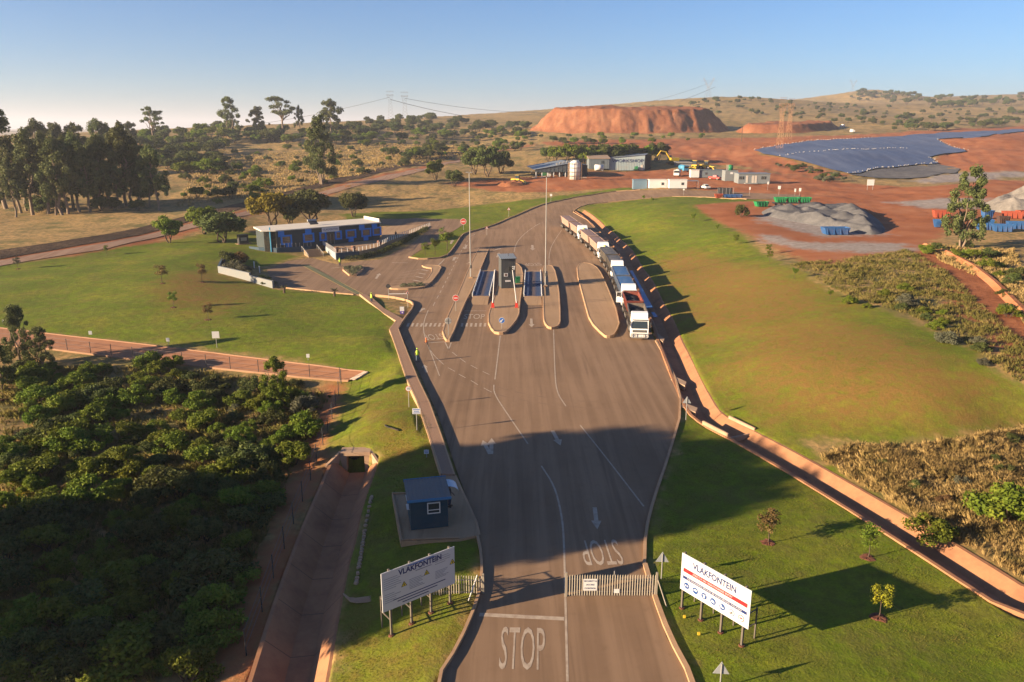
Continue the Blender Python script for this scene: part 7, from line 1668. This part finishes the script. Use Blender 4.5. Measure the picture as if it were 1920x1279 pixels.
def m_liner():
    m, t, b = mat_base('blue_geomembrane', 0.5, 0.3); co = nd(t, 'ShaderNodeTexCoord').outputs['Object']
    mp = nd(t, 'ShaderNodeMapping'); mp.inputs['Rotation'].default_value = (0, 0, math.radians(28)); mp.inputs['Scale'].default_value = (1, 0.02, 1); t.links.new(co, mp.inputs[0])
    st = noise(t, 0.25, 5, 0.7, mp.outputs[0]); n2 = noise(t, 0.05, 4, 0.6, co)
    c = ramp(t, st, [(0.35, (0.042, 0.058, 0.105)), (0.52, (0.062, 0.085, 0.145)), (0.68, (0.11, 0.135, 0.195))]); c = mix(t, mth(t, 'MULTIPLY', n2, 0.35), c, (0.12, 0.115, 0.13))
    t.links.new(c, b.inputs['Base Color']); bump(t, b, st, 0.4, 0.3); return m
liner = drape('pond_liner', GX([(1413,284),(1450,277),(1508,267.5),(1580,262.5),(1644,259.5),(1700,255.5),(1752,252.5),(1830,248),(1915,243.5),(1925,247),(1860,254),(1800,260),(1756,263),(1772,272),(1800,281),(1812,286),(1770,290),(1742,297),(1760,308.5),(1700,313),(1640,319),(1612,327),(1590,328),(1540,315),(1500,304),(1461,295.5)]), m_liner(), 0.6, 7.0)
prop(liner, 'blue sheet liner covering the slope of the landfill cell', 'liner')
lf = drape('cell_floor', GX([(1592,329),(1614,327.5),(1642,319.5),(1700,314),(1760,309.5),(1800,318),(1790,326),(1740,333),(1690,336.5),(1640,335)]), M_GRAVEL, 0.3, 7.0); prop(lf, 'grey gravel drainage layer at the foot of the liner', 'gravel floor')
BAG = MB().box((0, 0, 0.35), (0.5, 0.4, 0.25), taper=0.7).mesh('sandbag'); BAG.materials.append(paint('sandbag', (0.30, 0.28, 0.26), 0.9))
def bags(px, n, label):
    pts = dens(smooth_poly(GX(px), 1, False), 1.0, False); o = thing('sandbag_row', label, 'sandbags', (pts[0][0], pts[0][1], 0)); rg = random.Random(n)
    for i in range(n):
        p = pts[min(len(pts) - 1, int((i + rg.uniform(-0.35, 0.35)) * len(pts) / n) % len(pts))]; b = link('sandbag', BAG, None, o); b.location = (p[0] - pts[0][0] + rg.uniform(-1.2, 1.2), p[1] - pts[0][1] + rg.uniform(-1.2, 1.2), hz(*p) + 0.6); b.rotation_euler[2] = rg.uniform(0, 3)
bags([(1461,295.5),(1500,289),(1560,284),(1640,281.5),(1702,281)], 60, 'white sandbags in a line across the middle of the liner'); bags([(1413,284),(1450,277),(1508,267.5),(1580,262.5),(1640,260)], 60, 'white sandbags along the top edge of the liner'); bags([(1590,328),(1612,327),(1640,319),(1700,313),(1760,308.5),(1742,297)], 46, 'white sandbags along the foot of the liner'); bags([(1756,263),(1772,272),(1800,281),(1812,286)], 18, 'white sandbags along the right rim of the liner')
for i, (x, y, l) in enumerate([(1424,245,'left'),(1579,239,'middle'),(1598,249,'right')]):
    o = thing('site_vehicle', l + ' white site vehicle on the bench above the liner', 'vehicle', G(x, y), 1.2 + i); part(o, 'body', WHITE, lambda q: q.box((0, 0, 1.2), (2.2, 5.5, 1.6)), bevel=0.15); part(o, 'cab', WHITE, lambda q: q.box((0, -1.2, 2.3), (2.0, 2.4, 1.0), taper=0.85))
    for s in (-1, 1):
        for y_ in (-1.7, 1.7): wheel(o, s * 0.95, y_, 0.5, 0.3)
def pylon(base, top, label, kind='portal', mat=None, width=13.0, D=None):
    p = G(*base) if D is None else Vector(dist_pt(*base, D)); k = mpp(p); H = (base[1] - top[1]) * k / math.cos(PITCH); W = width * k; o = thing('power_pylon', label, 'pylon', p, 0.15); r = 0.0012 * H + 0.03; mat = mat or PYL
    def lat(q, a, b, wa, wb, n):
        a = Vector(a); b = Vector(b); prev = None
        for i in range(n + 1):
            f = i / n; c = a.lerp(b, f); w = wa + (wb - wa) * f; cur = [c + Vector((sx * w, sy * w, 0)) for sx, sy in ((-1, -1), (1, -1), (1, 1), (-1, 1))]
            if prev:
                for j in range(4): q.tube(prev[j], cur[j], r, n=4, caps=False); q.tube(prev[j], cur[(j + 1) % 4], r * 0.6, n=3, caps=False); q.tube(prev[(j + 1) % 4], cur[j], r * 0.6, n=3, caps=False)
            prev = cur
    if kind == 'portal':
        part(o, 'lattice_body', mat, lambda q: lat(q, (0, 0, -1), (0, 0, H * 0.62), W * 0.42, W * 0.20, 6)); part(o, 'lattice_head', mat, lambda q: lat(q, (0, 0, H * 0.62), (0, 0, H * 0.9), W * 0.20, W * 0.42, 3))
        for z in (0.86, 0.98): part(o, 'cross_arm', mat, lambda q: (q.box((0, 0, H * z), (W * 1.1, W * 0.25, r * 3)), q.box((0, 0, H * z + H * 0.03), (W * 1.1, r * 2, r * 2))))
    else:
        part(o, 'lattice_body', mat, lambda q: lat(q, (0, 0, -1), (0, 0, H * 0.5), W * 0.32, W * 0.10, 5))
        for s in (-1, 1): part(o, 'lattice_horn', mat, lambda q: lat(q, (0, 0, H * 0.5), (s * W * 0.5, 0, H), W * 0.09, W * 0.04, 4))
        part(o, 'cross_arm', mat, lambda q: q.box((0, 0, H * 0.86), (W * 1.5, W * 0.1, r * 3)))
    return o, p, H
PYL = paint('pylon_steel', (0.22, 0.20, 0.19), 0.6, 0.1); PYO = paint('sunlit_pylon', (0.33, 0.17, 0.085), 0.7, 0.15)  # orange sunlight is put into the steel colour of the two liner towers
A1, pA, hA = pylon((733, 226), (732, 176), 'left of the twin lattice pylons on the skyline'); A2, pB, hB = pylon((760, 230), (758, 178), 'right of the twin lattice pylons on the skyline')
pylon((1327, 186), (1327, 150), 'forked lattice pylon on top of the near brown hill', 'fork', width=20); pylon((1598, 176), (1598, 152), 'faint forked pylon at the edge of the far hill', 'fork', width=13)
pylon((1461, 280), (1463, 192), 'left lattice tower coloured sunlit orange at the corner of the liner', 'portal', PYO, 12); pylon((1478, 262), (1474, 192), 'right lattice tower coloured sunlit orange behind the first', 'portal', PYO, 11)
pl = thing('utility_pole', 'dark wooden pole on the red ground below the heaps', 'pole', G(1390, 266)); part(pl, 'pole', M_BARKD, lambda q: q.tube((0, 0, -0.5), (0, 0, 11), 0.3, 0.22)); part(pl, 'cross_arm', M_BARKD, lambda q: q.box((0, 0, 10.3), (2.6, 0.2, 0.2)))
WIRE = paint('wire', (0.10, 0.10, 0.11), 0.5)
def cable(a, b, sag, label, r=0.16):
    a = Vector(a); b = Vector(b); pts = [a.lerp(b, i / 24) - Vector((0, 0, sag * 4 * (i / 24) * (1 - i / 24))) for i in range(25)]
    o = MB().path(pts, [r] * 25, 4).build('power_line', WIRE); prop(o, label, 'power line')
e1 = Vector(dist_pt(1330, 156, 1300))
cable(pB + Vector((0, 0, hB * 0.80)), e1, 28, 'upper power line from the twin pylons to the hill pylon'); cable(pA + Vector((0, 0, hA * 0.72)), e1 + Vector((10, 0, -6)), 40, 'lower power line from the twin pylons to the hill pylon', 0.26)
cable(pA + Vector((0, 0, hA * 0.8)), Vector(dist_pt(-60, 240, 900)), 22, 'power line running left from the twin pylons')
# fences
def fence(px, label, n, h=1.8, parent=None):
    pts = GX(px); seg = dens(pts, 0.5, False); o = thing('wire_fence', label, 'fence', (seg[0][0], seg[0][1], hz(*seg[0]))); q0 = o.location
    pk = [seg[int(i * (len(seg) - 1) / (n - 1))] for i in range(n)]
    for p in pk: part(o, 'post', DARKST, lambda q: q.tube((p[0] - q0.x, p[1] - q0.y, hz(*p) - q0.z - 0.2), (p[0] - q0.x, p[1] - q0.y, hz(*p) - q0.z + h), 0.045, n=6))
    for z in (0.5, 1.1, 1.7): part(o, 'wire', WIRE, lambda q: q.path([(p[0] - q0.x, p[1] - q0.y, hz(*p) - q0.z + z * h / 1.8) for p in pk], [0.012] * n, 4))
fence([(0, 648), (100, 656), (250, 676), (400, 692), (560, 709), (638, 716)], 'thin wire fence along the red lined bank', 15)
fence([(640, 720), (622, 790), (600, 850), (572, 930), (540, 1010), (505, 1110), (462, 1230)], 'wire fence between the hollow and the storm drain', 14)
dk_strip = drape('dark_strip', GX([(-60,500),(0,487),(100,470),(200,453),(330,423),(420,401),(500,381),(560,364),(640,343),(700,329),(780,311),(870,289),(870,283),(780,303),(700,319),(640,333),(560,353),(500,370),(420,389),(330,411),(200,440),(100,456),(0,470),(-60,482)]), m_soil('dark_strip_mat', (0.035, 0.024, 0.018), (0.065, 0.042, 0.028), (0.13, 0.085, 0.05), 0.1, 0.8, 0.8, 0.4), 0.10, 3.0); prop(dk_strip, 'dark strip along the upper side of the dirt road', 'dark_strip', kind='structure')  # dark brown strip draped along the upper edge of the dirt road
dr2 = drape('dirt_road', GX([(-60,502),(0,490),(100,473),(200,457),(330,427),(420,406),(500,386),(560,370),(640,350),(700,336),(780,318),(870,296),(960,276),(968,277),(880,299),(790,322),(710,341),(650,355),(570,377),(500,394),(420,415),(330,437),(200,468),(100,483),(0,500),(-60,512)]), M_DIRT, 0.12, 4.0); prop(dr2, 'grey dirt road climbing past the gum trees', 'road', kind='structure')
tk = drape('red_track', GX([(1725,466),(1760,478),(1810,502),(1850,530),(1890,570),(1925,612),(1925,665),(1895,650),(1870,620),(1835,570),(1800,530),(1760,500),(1725,480)]), m_soil('track_soil', (0.20, 0.070, 0.030), (0.29, 0.105, 0.045), (0.36, 0.145, 0.065), 0.15, 1.2), 0.06, 2.5); prop(tk, 'red earth track curving off at the right edge', 'track', kind='structure')
sweep('berm', GX([(1735,462),(1775,476),(1825,503),(1865,535),(1900,570),(1930,600)]), [(-1.2, -0.1), (-0.5, 0.55), (0.2, 0.65), (1.2, -0.1)], m_soil('berm_soil', (0.33, 0.12, 0.05), (0.42, 0.165, 0.075), (0.48, 0.2, 0.1)), parent=tk, step=2.0)

# ------------------------------------------------------------------ the morning air
zs = gV[:, 2]
hx = 16500.0
hb_ = MB(); hb_.box((0, 0, 0), (2 * hx, 2 * hx, 1.0)); ho = hb_.build('haze', None)
z_lo, z_hi = float(zs.min()) - 1.5, max(float(zs.max()) + 45.0, 140.0)
ho.scale = (1, 1, z_hi - z_lo); ho.location = (0, 0, (z_lo + z_hi) / 2)
hm = bpy.data.materials.new('haze'); hm.use_nodes = True; ht = hm.node_tree
for n_ in list(ht.nodes):
    if n_.type == 'BSDF_PRINCIPLED': ht.nodes.remove(n_)
pv = ht.nodes.new('ShaderNodeVolumePrincipled'); pv.inputs['Color'].default_value = (0.80, 0.83, 0.92, 1); pv.inputs['Density'].default_value = 0.00015; pv.inputs['Anisotropy'].default_value = 0.2
ht.links.new(pv.outputs[0], ht.nodes['Material Output'].inputs['Volume'])
ho.data.materials.append(hm)
prop(ho, 'thin morning haze over the whole valley', 'haze', kind='stuff')
print('HAZE', z_lo, z_hi)
